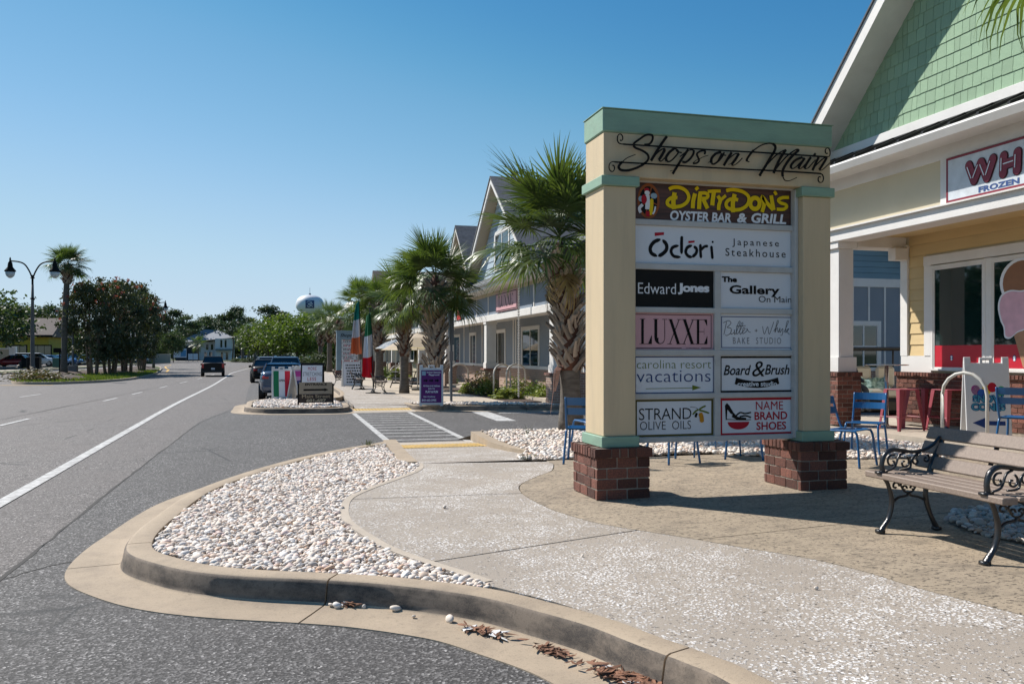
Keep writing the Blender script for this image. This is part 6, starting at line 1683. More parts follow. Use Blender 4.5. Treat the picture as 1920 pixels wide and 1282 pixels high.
for k, (kd, u, t, v, w, lab) in enumerate((
    ('oak', -30, 105, 545, 1.15, "big dark oak at the left edge of the street"), ('oak', 22, 172, 566, 1.1, "dark spreading oak left of the double street lamp"), ('oak', 52, 176, 612, 1.2, "low oak behind the double lamp post"), ('pine', 72, 205, 585, 1.2, "pine rising between the lamp post and utility pole"),
    ('pine', 98, 210, 574, 1.3, "flat topped pine just right of the lamp post"), ('pine', 85, 230, 596, 1.3, "lower pine behind the mustard building"), ('oak', 105, 180, 620, 1.3, "rounded tree behind the brown roof"), ('pine', 25, 215, 575, 1.3, "pine behind the big left oak"), ('oak', 150, 200, 612, 1.4, "tree behind the myrtles, left"), ('oak', 210, 210, 610, 1.5, "tree behind the myrtles, middle"),
    ('pine', 314, 215, 583, 1.2, "pine beside the arm of the far lamp"), ('oak', 325, 190, 622, .8, "dark rounded tree left of the white house"), ('oak', 300, 196, 640, .8, "lower dark tree behind the median's end"), ('pine', 345, 260, 593, 1.3, "pine left behind the white house roof"), ('pine', 368, 280, 600, 1.4, "second pine behind the white house roof"),
    ('pine', 392, 285, 595, 1.4, "pine above the ridge of the white house"), ('oak', 385, 300, 612, 1.5, "broad tree behind the house ridge"), ('oak', 415, 300, 616, 1.4, "tree behind the right end of the white house"), ('pine', 436, 245, 577, 1.05, "tallest pine, standing alone right of the white house"), ('pine', 452, 260, 590, 1.1, "pine behind the tallest one"), ('oak', 462, 290, 622, 1.5, "dark tree behind the palm row, left"), ('oak', 484, 280, 618, 1.5, "dark tree behind the palm row, right"), ('oak', 440, 300, 632, 1.6, "low dark tree at the bend"),
    ('pine', 512, 175, 577, 1.2, "pine showing above the green trees below the water tower"), ('lime', 503, 128, 602, 1.05, "leftmost bright green tree at the right kerb"), ('lime', 528, 118, 592, 1.1, "second bright green tree at the right kerb"), ('lime', 556, 112, 583, 1.1, "third and tallest bright green tree at the right kerb"), ('lime', 585, 108, 590, 1.1, "bright green tree right below the water tower"), ('oak', 612, 116, 597, 1.2, "darker tree behind the three far palms"), ('oak', 640, 125, 592, 1.3, "tree behind the blue grey directory sign"), ('oak', 570, 140, 596, 1.4, "dark tree filling behind the bright ones"), ('oak', 536, 150, 606, 1.4, "dark tree behind the second bright tree"),
    ('bush', 545, 98, 668, 1.6, "dark bush under the bright trees"), ('bush', 575, 92, 664, 1.6, "dark bush right of the stop sign"), ('bush', 600, 88, 662, 1.5, "bush at the foot of the far palms"), ('limebush', 512, 118, 668, 1.9, "light bush by the white parked car"),
    ('bush', 470, 196, 669, 3.5, "low hedge at the foot of the palm row"), ('bush', 446, 200, 670, 3.2, "low hedge right of the white house"), ('limebush', 268, 170, 668, 1.8, "bush by the pale wall across the street"))):
    tree(kd, u, t, v, lab, w, k)
for k, (u, t, v, lab) in enumerate(((-560, 46, 400, 'street tree on the left verge beside the camera, nearer'), (-400, 56, 430, 'street tree on the left verge, farther'), (-760, 42, 380, 'street tree on the left verge, nearest'))):
    tree('oak', u, t, v, lab, 1.0, k, group='trees on the left verge')
for k in range(26):      # wood closing the view on the right and behind the row and the left lots
    pass
rs_ = np.random.RandomState(77); wl_ = []
for j in range(150):
    uu = rs_.uniform(-150, 720); tt = rs_.uniform(300, 380); X_, Y_, Z_ = at_depth(uu, 664 - rs_.uniform(8, 38), tt); wl_.append((X_, Y_, Z_, rs_.uniform(4, 9)))
for j in range(50):
    uu = rs_.uniform(600, 2100); tt = rs_.uniform(120, 170); X_, Y_, Z_ = at_depth(uu, 664 - rs_.uniform(10, 40), tt); wl_.append((X_, Y_, Z_, rs_.uniform(3, 6)))
def sh_wood(r): X_, Y_, Z_, q_ = wl_[r.randrange(len(wl_))]; return (X_ + r.gauss(0, q_), Y_ + r.gauss(0, q_), -.8 + (Z_ + .8) * r.random() ** .6)
tag(link("distant_woods", crown_me("distant_woods", M['leaf_oak'], 30000, .75, sh_wood, 78, 900, spread=1.6)), "continuous dark wood closing the far view", None, None, 'stuff')
# crepe myrtles on the median
for k, (u, v, tp, w) in enumerate(((174, 702, 532, .72), (205, 701, 522, .85), (238, 699, 532, .74), (266, 695, 552, .62))):
    X, Y = gnd(u, v, .13); t = X * _s + Y * _c
    r0 = tree('myrtle', u, t, tp, ("leftmost pink flowering myrtle on the median", "second pink flowering myrtle from the left on the median", "middle pink flowering myrtle on the median", "rightmost pink flowering myrtle on the median, before the palm")[k], w, k, "crepe myrtles on the median", .13, "myrtle_tree")
    rr = random.Random(k); r_ = np.random.RandomState(k)
    def shb(r):
        z = r.uniform(.60, 1.0); a = r.uniform(0, 6.28); q = (.22 + .30 * math.sin(math.pi * min((z - .1) / .95, 1))) * r.uniform(.8, 1.08); return (math.cos(a) * q, math.sin(a) * q, z)
    link("blossom", crown_me("blossom", M['bloom'], 420, .011, shb, 50 + k, 30, spread=.014), r0)
# planting by the shop row and shrubs
M['shrub_red'] = leaf_mat('reddish_shrub_leaves', (.16, .10, .06), (.07, .09, .03), .6, .2, .2, 4)
M['shrub_lime'] = leaf_mat('yellow_green_blades', (.26, .28, .07), (.14, .18, .05), .6, .25, .2, 3)
sh1 = crown_me("foliage", M['leaf_lime'], 1400, .05, sh_bush, 31, 40, spread=.14); sh2 = crown_me("foliage", M['shrub_red'], 1400, .05, sh_bush, 32, 40, spread=.14); sh3 = crown_me("foliage", M['shrub_lime'], 1100, .09, sh_bush, 33, 40, spread=.10)
for k, (u, v, w, h, me_, lab) in enumerate(((900, 738, .95, .85, sh2, "reddish shrub in front of the second porch pier"), (917, 741, .8, .6, sh1, "green shrub right of the reddish one by the second pier"), (882, 737, .8, .4, sh3, "low yellow green tuft left of the second pier"), (968, 738, 1.1, .6, sh1, "bushy green shrub between the arched racks and the chain"), (985, 745, .9, .55, sh2, "reddish shrub under the rain chain"), (952, 747, .9, .36, sh3, "yellow green tuft at the sidewalk edge by the arched racks"), (1012, 747, 1.0, .55, sh1, "green shrub before the corner pier"), (1024, 749, .7, .42, sh3, "yellow green tuft at the corner pier"), (930, 740, .6, .3, sh1, "low green plant between the two shrubs"), (845, 722, .7, .4, sh1, "small plant behind the square post"), (747, 712, 1.2, .7, sh3, "yellow green plants left of the slimmer palm"), (722, 708, 1.1, .75, sh1, "green plants behind the flag with the red stripe"))):
    x, y = gnd(u, v); o = thing("shrub", lab, "shrub", (x, y, G(x, y) + .14), k, "shrubs planted along the shop row"); o.scale = (w, w, h); link("foliage", me_, o)
for k, (x, y, w, h) in enumerate(((-16.4, 63.5, 2.6, .8), (-14.9, 60.2, 2.8, .75))):
    o = thing("shrub", ("low red brown shrub bed around the foot of the double lamp", "low red brown shrub at the nose of the median")[k], "shrub", (x, y, G(x, y) + .1), k); o.scale = (w, w * .8, h); link("foliage", sh2, o)
o = thing("weed", "thin green weed growing in the pebbles left of the nearest palm", "weed", (*gnd(989, 818), G(0, 14) + .16)); mb = MB(); rr = random.Random(3)
for i in range(9): a = rr.uniform(0, 6.28); l = rr.uniform(.08, .22); mb.tube([(0, 0, 0), (.03 * math.cos(a), .03 * math.sin(a), l * .6), (.1 * math.cos(a), .1 * math.sin(a), l)], [.004, .003, .001], 4)
mb.build("stems", M['leaf_lime'], o)
for k, (u, v, lab) in enumerate(((988, 861, "small yellowed weed at the gravel's edge by the path"), (1571, 838, "tuft of grass beside the right brick pier"), (690, 835, "tiny weed among the pebbles of the corner bed"))):
    x, y = gnd(u, v); o = thing("weed", lab, "weed", (x, y, G(x, y) + (.16 if k else .16)), 0); mb = MB()
    for i in range(22):
        a = rr.uniform(0, 6.28); l = rr.uniform(.03, .09) * (1.8 if k == 1 else 1); q = rr.uniform(0, .08); b = (q * math.cos(a), q * math.sin(a), 0)
        mb.tube([b, (b[0] * 1.3, b[1] * 1.3, l * .6), (b[0] * 1.8 + .01, b[1] * 1.8, l)], [.004, .003, .001], 3)
    mb.build("blades", M['shrub_lime'], o)
# grass blades on the median, seen as a mass
gr = random.Random(6); mb = MB()
for i in range(9000):
    x, y = gr.uniform(-20.5, -10.8), gr.uniform(56, 100)
    if not inside((x, y), med): continue
    a = gr.uniform(0, 6.28); h = gr.uniform(.08, .2); c, s = math.cos(a) * .05, math.sin(a) * .05; z = G(0, y) + .13
    mb.add([(x - c, y - s, z), (x + c, y + s, z), (x + gr.uniform(-.05, .05), y, z + h)], [(0, 1, 2)])
tag(mb.build("grass_blades", leaf_mat('grass_blades', (.16, .20, .05), (.09, .13, .03), .7, .3, .2, 1)), "short green grass on the median island", None, None, 'stuff')

# ================================================================ FURNITURE, SIGNS, FLAGS
GZp = lambda x, y, h=.15: G(x, y) + h
M['iron_gloss'] = pm('cast_iron_black', (.012, .012, .014), .28, (.02, .02, .022), scale=9, bump=.25, bscale=70, spec=.6)
M['bench_slat'] = pm('composite_bench_slat', (.25, .19, .15), .6, (.20, .15, .12), scale=60, amount=.8, bump=.3, bscale=160, rand=.05)
M['chair_blue'] = pm('blue_painted_steel', (.005, .10, .27), .33, (.004, .085, .23), scale=4, spec=.6)
M['stool_red'] = pm('red_painted_steel', (.30, .055, .075), .5, (.25, .045, .06), scale=5, dirt=(.25, .05, .05), dirt_scale=6)
M['steel'] = pm('brushed_steel', (.60, .58, .57), .22, (.5, .48, .47), metal=.9)
M['plastic_white'] = pm('white_sign_plastic', (.62, .62, .61), .5, (.56, .56, .56), scale=3, dirt=(.4, .38, .35), dirt_scale=3)

def bench(name="park_bench"):
    """length 1.32 along y, front at -x; origin under the middle of the front feet"""
    t = thing(name, "", "bench")
    LY = .50
    for sy in (-1, 1):
        y = sy * LY; mb = MB()
        def tb(p, r, n=7): 
            C = catmull([(a, 0, b) for a, b in p], 5); rr = [np.interp(i / (len(C) - 1), np.linspace(0, 1, len(r)), r) for i in range(len(C))] if isinstance(r, list) else r
            k0 = len(mb.v); mb.tube([(c.x, y, c.z) for c in C], rr, n)
            for i in range(k0, len(mb.v)): v = mb.v[i]; mb.v[i] = (v[0], y + (v[1] - y) * 1.35, v[2])
        tb([(-.02, .0), (.0, .035), (.06, .12), (.085, .24), (.055, .36), (.02, .42)], [.024, .02, .016, .018, .014, .016])
        tb([(.50, 0), (.49, .035), (.44, .13), (.40, .25), (.405, .36), (.43, .43)], [.024, .02, .016, .018, .016, .018])
        for fx in (-.02, .50): mb.bbox(fx - .03, y - .028, 0, fx + .03, y + .028, .03, .006)
        tb([(.43, .40), (.45, .50), (.52, .64), (.60, .80)], [.022, .02, .018, .014])
        tb([(.0, .425), (.2, .405), (.42, .415)], .014)
        tb([(.08, .22), (.14, .265), (.22, .28), (.24, .30), (.26, .28), (.33, .265), (.40, .235)], .010)
        for cx, cz, r_, sg in ((.12, .355, .036, 1), (.36, .355, .036, -1), (.20, .335, .026, 1), (.28, .335, .026, -1)):
            tb([(cx + sg * r_ * (1 - .09 * i) * math.cos(i * .62), cz + r_ * (1 - .09 * i) * math.sin(i * .62)) for i in range(10)], .0075, 6)
        tb([(.24, .30), (.20, .315), (.17, .37), (.24, .40), (.31, .37), (.28, .315), (.24, .30)], .007, 6)
        # arm: front scroll, top rail, curls under it
        tb([(-.02, .462), (.0, .475), (-.005, .53), (.02, .60), (.08, .635), (.17, .63), (.28, .615), (.38, .63), (.47, .67), (.53, .73)], [.012, .018, .016, .017, .018, .016, .014, .013, .012, .010])
        mb.bbox(-.05, y - .03, .455, .03, y + .03, .475, .005)
        for cx, cz, r_, a0, sg in ((.09, .545, .055, 1.2, 1), (.20, .535, .05, 2.0, -1), (.31, .545, .045, 1.2, 1), (.40, .56, .035, 2, -1)):
            tb([(cx + sg * r_ * (1 - .085 * i) * math.cos(a0 + i * .6), cz + r_ * (1 - .085 * i) * math.sin(a0 + i * .6)) for i in range(11)], .0075, 6)
        tb([(.04, .475), (.11, .50), (.15, .585), (.20, .61)], .008, 6); tb([(.16, .478), (.25, .49), (.27, .56), (.35, .615)], .008, 6)
        mb.build("end_frame", M['iron_gloss'], t, smooth=True)
    L = .66
    for i, (x0, x1) in enumerate(((-.035, .085), (.10, .20), (.215, .315), (.33, .43))):
        mb = MB(); mb.bbox(x0, -L, .432 - (.016 if i == 0 else 0), x1, L, .462, .007); mb.build("seat_slat", M['bench_slat'], t)
    for i in range(3):
        m = Matrix.Translation((.445 + .052 * i, 0, .49 + .11 * i)) @ Matrix.Rotation(R(25), 4, 'Y')
        mb = MB(); mb.bbox(-.012, -L, -.01, .014, L, .09, .006, m); mb.build("back_slat", M['bench_slat'], t)
    mb = MB(); m = Matrix.Translation((.478, 0, .49)) @ Matrix.Rotation(R(25), 4, 'Y'); mb.bbox(0, -.02, 0, .01, .02, .31, .002, m); mb.build("back_brace", M['iron_gloss'], t)
    return t
b0 = bench(); b0.location = (4.30, 4.925, .15 + G(0, 5) ); b0.rotation_euler = (0, 0, R(-1)); b0['label'] = "big park bench with brown slats and scrolled black iron ends in the right foreground"; b0['group'] = "benches with cast iron ends"; b0.scale = (.95, 1, .97)
for k, (u, v, rz, lab) in enumerate(((722, 736, 178, "far bench with patterned back just right of the second flagpole"), (682, 729, 176, "far bench between the two flagpoles"), (645, 722, 176, "farthest bench, left of the white letter board"))):
    c = copy_tree(b0); x, y = gnd(u, v); c.location = (x, y, GZp(x, y)); c.rotation_euler = (0, 0, R(rz)); c['label'] = lab; c.scale = (1, 1, 1)

def chair():
    t = thing("bistro_chair", "", "chair")
    for i in range(5):
        x = -.19 + i * .078; mb = MB(); mb.bbox(x, -.20, .435 - .006 * (2 - abs(i - 2)), x + .068, .20, .447 - .006 * (2 - abs(i - 2)), .004); mb.build("seat_slat", M['chair_blue'], t)
    for sy in (-1, 1):
        y = .205 * sy
        mb = MB(); C = catmull([(-.24, y * 1.15, 0), (-.215, y * 1.05, .22), (-.19, y, .40), (-.12, y, .435), (.10, y, .43), (.19, y, .44), (.26, y, .62), (.315, y, .83)], 5); mb.tube(C, .0145, 7); mb.build("side_frame", M['chair_blue'], t, smooth=True)
        mb = MB(); C = catmull([(.12, y, .425), (.19, y * 1.02, .40), (.235, y * 1.08, .22), (.275, y * 1.15, 0)], 5); mb.tube(C, .0145, 7); mb.build("leg", M['chair_blue'], t, smooth=True)
    for z0, z1 in ((.615, .70), (.735, .83)):
        mb = MB(); vs = []; n = 8
        for i in range(n + 1):
            a = -1 + 2 * i / n; y = .20 * a; bow = .035 * (1 - a * a)
            for z in (z0, z1): x = .19 + (z - .44) * .32 + bow; vs += [(x - .004, y, z), (x + .004, y, z)]
        fs = []
        for i in range(n):
            o = 4 * i; q = 4 * i + 4; fs += [(o, o + 2, q + 2, q), (o + 1, q + 1, q + 3, o + 3), (o + 2, o + 3, q + 3, q + 2), (o, q, q + 1, o + 1)]
        fs += [(0, 1, 3, 2), (4 * n, 4 * n + 2, 4 * n + 3, 4 * n + 1)]
        mb.add(vs, fs); mb.build("back_slat", M['chair_blue'], t, smooth=False)
    mb = MB(); mb.tube([(.12, -.2, .425), (.12, .2, .425)], .009, 6); mb.build("seat_rail", M['chair_blue'], t)
    return t
ch0 = chair()
chs = [(1096, 866, .15, -115, "blue metal chair half hidden behind the sign's left pillar, the nearer one"), (1112, 846, .15, -80, "blue metal chair behind the first one at the sign's left pillar"), (1262, 866, .15, 100, "blue metal chair whose legs show under the sign near the left"), (1395, 858, .15, 60, "blue metal chair whose legs show under the sign near the right"),
       (1592, 872, .15, 118, "nearer blue metal chair right of the sign's right pillar"), (1622, 853, .15, 40, "farther blue metal chair right of the sign's right pillar"), (1915, 845, .25, -150, "blue metal chair on the patio cut by the right edge")]
for k, (u, v, h, rz, lab) in enumerate(chs):
    c = ch0 if k == 0 else copy_tree(ch0); x, y = at(u, v, h); c.location = (x, y, GZp(x, y, h)); c.rotation_euler = (0, 0, R(rz)); c['label'] = lab; c['group'] = "blue bistro chairs"
def table(x, y, h0, label, top, base, ht=.73, r=.36, square=False):
    t = thing("table", label, "table", (x, y, h0)); mb = MB()
    if square: mb.bbox(-r, -r, ht - .02, r, r, ht, .008)
    else: mb.lathe([(r - .01, ht - .02), (r, ht - .012), (r, ht - .004), (r - .006, ht)], 36)
    mb.build("tabletop", top, t, angle=30)
    if square:
        for sx in (-1, 1):
            for sy in (-1, 1): mb = MB(); mb.tube([(sx * r * .9, sy * r * .9, 0), (sx * r * .8, sy * r * .8, ht - .02)], .012, 7); mb.build("leg", base, t, smooth=True)
    else:
        mb = MB(); mb.tube([(0, 0, .02), (0, 0, ht - .02)], .036, 14); mb.build("column", base, t, smooth=True)
        mb = MB(); mb.lathe([(.24, 0), (.24, .012), (.05, .03), (.036, .06)], 24); mb.build("foot", base, t, smooth=True)
    return t
x, y = at(1330, 856, .15); table(x + .1, y + .3, GZp(x, y), "square blue metal table behind the sign, its legs showing under it", M['chair_blue'], M['chair_blue'], square=True, r=.38)
x, y = at(1662, 800, .25); table(x, y, GZp(x, y, .25), "tall round steel bistro table beside the red stools", M['steel'], M['steel'], ht=1.10, r=.37)
mb = MB()
def stool():
    t = thing("stool", "", "stool"); s = .17
    mb = MB(); mb.bbox(-s, -s, .655, s, s, .67, .006); mb.lathe([(.03, .668), (.03, .672)], 12); mb.build("seat", M['stool_red'], t)
    for sx in (-1, 1):
        for sy in (-1, 1):
            mb = MB(); a, b = s * sx, s * sy; f = 1.32
            top = [(a, b), (a - sx * .075, b), (a - sx * .012, b - sy * .012), (a, b - sy * .075)]; bot = [(a * f, b * f), (a * f - sx * .035, b * f), (a * f - sx * .012, b * f - sy * .012), (a * f, b * f - sy * .035)]
            vs = [(p[0], p[1], .655) for p in top] + [(p[0], p[1], 0) for p in bot]
            mb.add(vs, [(0, 1, 5, 4), (1, 2, 6, 5), (2, 3, 7, 6), (3, 0, 4, 7), (0, 3, 2, 1), (4, 5, 6, 7)]); mb.build("leg", M['stool_red'], t)
    for (a, b) in (((-1, -1), (1, -1)), ((1, -1), (1, 1)), ((1, 1), (-1, 1)), ((-1, 1), (-1, -1))):
        q = s * 1.2; mb = MB(); mb.tube([(a[0] * q, a[1] * q, .22), (b[0] * q, b[1] * q, .22)], .008, 6); mb.build("brace", M['stool_red'], t)
    return t
st0 = stool()
for k, (u, v, rz, lab) in enumerate(((1690, 806, 0, "leftmost red metal stool, next to the tall table"), (1733, 802, 6, "middle red metal stool, partly behind the others"), (1780, 808, -3, "right red metal stool, seen through the white arched rack"))):
    c = st0 if k == 0 else copy_tree(st0); x, y = at(u, v, .25); c.location = (x, y, GZp(x, y, .25)); c.rotation_euler = (0, 0, R(rz)); c.scale = (1.14, 1.14, 1.03); c['label'] = lab; c['group'] = "red metal stools on the patio"

def arch(x0, y0, x1, y1, z, h, label, r=.024, group="white arched bike racks"):
    t = thing("bike_rack", label, "bike rack", ((x0 + x1) / 2, (y0 + y1) / 2, z), 0, group); dx, dy = (x1 - x0) / 2, (y1 - y0) / 2
    pts = [(-dx, -dy, 0), (-dx, -dy, h - .32)] + [(dx * math.cos(a), dy * math.cos(a), h - .32 + .32 * math.sin(a)) for a in [math.pi - i * math.pi / 8 for i in range(9)]] + [(dx, dy, 0)]
    mb = MB(); mb.tube(pts, r, 10); mb.build("pipe", M['pale_steel'], t, smooth=True)
    mb = MB()
    for s in (-1, 1): mb.lathe([(.05, 0), (.05, .01)], 12, (s * dx, s * dy, 0))
    mb.build("flange", M['pale_steel'], t); return t
a_, b_ = at(1767, 838, .15), at(1851, 846, .15); arch(*a_, *b_, GZp(*a_), 1.10, "white arched pipe rack behind the near bench")
for (u0, v0, u1, v1, h, lab) in ((926, 744, 957, 741, 1.12, "left one of the two overlapping arched racks by the shrubs"), (950, 743, 985, 740, 1.12, "right one of the two overlapping arched racks by the shrubs"), (843, 735, 878, 732, 1.1, "arched rack right of the grey sign post"), (732, 712, 752, 706, .85, "arched rail left of the slimmer palm"), (741, 712, 762, 706, .85, "arched rail touching the slimmer palm")):
    a_, b_ = at(u0, v0, .15), at(u1, v1, .15); m = Vector(a_).lerp(Vector(b_), .75); arch(*a_, *b_, GZp(*a_), h, lab, r=.032)

def board(name, label, u, v, w, h, rz, draw, mats, h0=.15, style='plastic', face=None, t_=None):
    """folding pavement sign: two leaning boards with a handle top; local -y is the front"""
    x, y = at(u, v, h0); t = thing(name, label, "sign", (x, y, GZp(x, y, h0)), R(rz)); ln = R(11)
    body = M['plastic_white'] if style == 'plastic' else M['ink_charcoal']
    for s in (1, -1):
        m = Matrix.Rotation(0 if s > 0 else math.pi, 4, 'Z') @ Matrix.Translation((0, -.21 * h / 1.1, 0)) @ Matrix.Rotation(-ln, 4, 'X')
        mb = MB(); b = .05 if style == 'plastic' else .03
        mb.bbox(-w / 2, -.018, .03, w / 2, .018, h * .93, .006, m)
        if style == 'plastic':
            for x0, x1, z1 in ((-w / 2, -w / 2 + .09, h * 1.0), (w / 2 - .09, w / 2, h * 1.0), (-.09, -.05, h * .985), (.05, .09, h * .985)): mb.bbox(x0, -.022, h * .91, x1, .02, z1, .006, m)
            mb.bbox(-.09, -.0215, h * .965, .09, .0195, h * .995, .006, m)
            mb.bbox(-w / 2, -.022, 0, -w / 2 + .08, .02, .04, .004, m); mb.bbox(w / 2 - .08, -.022, 0, w / 2, .02, .04, .004, m)
        else:
            mb.bbox(-w / 2, -.022, 0, -w / 2 + .04, .02, .05, .004, m); mb.bbox(w / 2 - .04, -.022, 0, w / 2, .02, .05, .004, m)
        mb.build("panel", body, t)
        if s > 0 or style == 'letters':
            fz0, fz1, fw = .09, h * .87, w / 2 - .045
            P = lambda a, c, k=1, m=m: m @ Vector((a, -.018 - .0022 * k, c))
            fb = MB(); fb.add([P(-fw, fz0), P(fw, fz0), P(fw, fz1), P(-fw, fz1)], [(0, 1, 2, 3)]); fo = fb.build("poster", face or M['ink_white'], t)
            if s > 0 and draw:
                lt = MB(); draw(lt, P, fw, fz0, fz1); lt.build("lettering", mats, fo)
    return t
flat('ink_purple', (.13, .03, .15)); flat('ink_lilac', (.45, .30, .5)); flat('flag_green', (.0, .16, .05)); flat('flag_red', (.55, .0, .02)); flat('ink_magenta', (.42, .05, .30))
def arrow(mb, cx, cy, l, hgt, P, mi, d=1, k=2):
    pts = [(-l / 2, -hgt * .2), (l * .1, -hgt * .2), (l * .1, -hgt / 2), (l / 2, 0), (l * .1, hgt / 2), (l * .1, hgt * .2), (-l / 2, hgt * .2)]
    poly2(mb, [(cx + d * a, cy + b) for a, b in (pts if d > 0 else pts[::-1])], lambda u, v: P(u, v, k), mi)
def d_purple(lt, P, fw, z0, z1):
    H_ = z1 - z0; Q = lambda u, v: P(u, v, 2)
    def tx(s, a, b, c, d, **k): put_text(lt, s, (a * fw, z0 + b * H_, c * fw, z0 + d * H_), Q, 0, **k)
    tx("Indoor Sensory", -.45, .90, .92, .96, bold=.03); tx("Playground", -.25, .82, .78, .885, bold=.03)
    for c in (-.55, 0, .55): arrow(lt, c * fw, z0 + .68 * H_, .42 * fw, .11 * H_, P, 1)
    tx("All Kids & All Abilities", -.8, .49, .85, .54, bold=.02); tx("Join Us", -.3, .40, .35, .455, bold=.03); tx("PLAY & FUN", -.55, .30, .65, .37, bold=.04); tx("Star Academy", -.75, .15, .4, .21, bold=.02); tx("843 663-3995", -.9, .04, .5, .11, bold=.03)
    quad2(lt, -.92 * fw, z0 + .84 * H_, -.55 * fw, z0 + .97 * H_, Q, 2)
board("sidewalk_sign", "purple playground board sign with three black arrows in a white folding frame", 809, 760, .66, 1.16, -12, d_purple, [M['ink_white'], M['ink_black'], M['ink_sky']], face=M['ink_purple'])
def d_italy(lt, P, fw, z0, z1):
    H_ = z1 - z0; Q = lambda u, v: P(u, v, 2)
    quad2(lt, -fw, z0, -fw * .36, z1, Q, 0); quad2(lt, fw * .36, z0, fw, z1, Q, 1)
    put_text(lt, "OPEN", (-.33 * fw, z0 + .58 * H_, .33 * fw, z0 + .67 * H_), lambda u, v: P(u, v, 3), 2, bold=.03)
board("sidewalk_sign", "board sign striped green, white and red in a white frame, beside the blue car", 528, 748, .62, 1.08, 4, d_italy, [M['flag_green'], M['flag_red'], M['ink_black'], M['ink_white']])
def d_pink(lt, P, fw, z0, z1):
    H_ = z1 - z0; Q = lambda u, v: P(u, v, 2); quad2(lt, -fw, z0 + .3 * H_, fw, z0 + .6 * H_, Q, 0); quad2(lt, -fw, z0 + .75 * H_, fw, z0 + .95 * H_, Q, 1)
board("sidewalk_sign", "narrow pink and purple board seen edge on between two other signs", 557, 748, .60, 1.12, 62, d_pink, [M['ink_navy'], M['ink_magenta']], face=M['ink_lilac'])
def d_more(lt, P, fw, z0, z1):
    H_ = z1 - z0; Q = lambda u, v: P(u, v, 2); quad2(lt, -fw, z0 + .02, fw, z1, lambda u, v: P(u, v, 1.5), 2)
    put_text(lt, "MORE", (-.42 * fw, z0 + .84 * H_, .42 * fw, z0 + .95 * H_), Q, 0, spacing=1.2); put_text(lt, "STRETCHING", (-.92 * fw, z0 + .67 * H_, .95 * fw, z0 + .79 * H_), Q, 1, spacing=1.2); put_text(lt, "LESS", (-.45 * fw, z0 + .52 * H_, .4 * fw, z0 + .63 * H_), Q, 0, bold=.01, spacing=1.2)
board("letter_board", "black framed letter board reading more stretching less, behind the entrance sign", 586, 750, .72, 1.30, -8, d_more, [M['ink_red'], M['ink_black'], M['ink_white']], style='letters', face=M['ink_white'])
def d_lines(lt, P, fw, z0, z1):
    H_ = z1 - z0; rr = random.Random(4)
    for j in range(7):
        x = -.8 * fw + rr.uniform(0, .2) * fw
        while x < .8 * fw:
            w = rr.uniform(.09, .2) * fw; quad2(lt, x, z0 + H_ * (.86 - .13 * j), x + w, z0 + H_ * (.93 - .13 * j), lambda u, v: P(u, v, 2), 0); x += w * 1.5
board("letter_board", "white letter board with seven rows of dark lettering before the directory sign", 660, 724, .95, 1.32, 6, d_lines, [M['ink_black']])
board("sidewalk_sign", "small far purple and white board sign among the palm trunks", 574, 690, .7, 1.15, 0, d_pink, [M['ink_magenta'], M['ink_magenta']], face=M['ink_lilac'])
def d_snow(lt, P, fw, z0, z1):
    H_ = z1 - z0
    for cx, cz, m, k in ((-.62, .66, 3, 1), (-.05, .66, 2, 1.2), (.25, .70, 4, 1.4), (-.3, .60, 1, 1.6), (.72, .645, 5, 1.8)): disc(lt, cx * fw, z0 + cz * H_, .24 * fw, .075 * H_, lambda u, v: P(u, v, k), m, 18)
    for s, a, b, c, d in (("SNOW", -.78, .47, .82, .58), ("CONES", -.88, .345, .88, .455)):
        for i, (bo, mi) in enumerate(((.10, 0), (.03, 6))): e = .03 * (1 - i); put_text(lt, s, ((a - e) * fw, z0 + (b - e * .25) * H_, (c + e) * fw, z0 + (d + e * .25) * H_), lambda u, v: P(u, v, 3 + 2 * i), mi, bold=bo)
    arrow(lt, 0, z0 + .16 * H_, 1.7 * fw, .16 * H_, P, 0, -1)
flat('balloon_green', (.02, .35, .06)); flat('snow_teal', (.03, .22, .33)); flat('board_grey', (.42, .46, .50))
board("sidewalk_sign", "tall white snow cones board with balloons and a blue arrow on the patio", 1848, 822, .60, 1.24, -32, d_snow, [M['ink_navy'], M['ink_blue'], M['ink_yellow'], M['ink_magenta'], M['ink_red'], M['balloon_green'], M['snow_teal']], h0=.25, face=M['plastic_white'])
# entrance sign on two posts
x, y = at(592, 760, .15); en = thing("entrance_sign", "tan and brown entrance sign with black arrow on two short posts", "sign", (x, y, GZp(x, y)), R(3))
W = .96
for s in (-1, 1): mb = MB(); mb.bbox(s * W / 2 - .02, -.02, -.05, s * W / 2 + .02, .02, .62, .004); mb.build("post", M['ink_charcoal'], en)
mb = MB(); mb.bbox(-W / 2 + .021, -.012, .33, W / 2 - .021, .012, .66, .003); tb_ = mb.build("upper_board", pm('sign_tan', (.36, .30, .22), .6), en); mb = MB(); mb.bbox(-W / 2 + .021, -.012, .08, W / 2 - .021, .012, .328, .003); lb_ = mb.build("lower_board", flat('sign_brown', (.03, .017, .012), .6), en)
mb = MB(); P = lambda u, v: (u, -.0145, v); put_text(mb, "ENTRANCE", (-.30, .565, .32, .635), P, 0, shear=.15, bold=.035); poly2(mb, [(-.34, .42), (.24, .42), (.24, .40), (.36, .445), (.24, .49), (.24, .47), (-.34, .47)], P, 0); mb.build("lettering", M['ink_black'], tb_)
mb = MB(); put_text(mb, "Main Street", (-.38, .215, .40, .31), P, 0); put_text(mb, "601-697", (-.26, .10, .29, .19), P, 0, bold=.045); mb.build("lettering", pm('sign_letter_tan', (.55, .43, .28), .6), lb_)
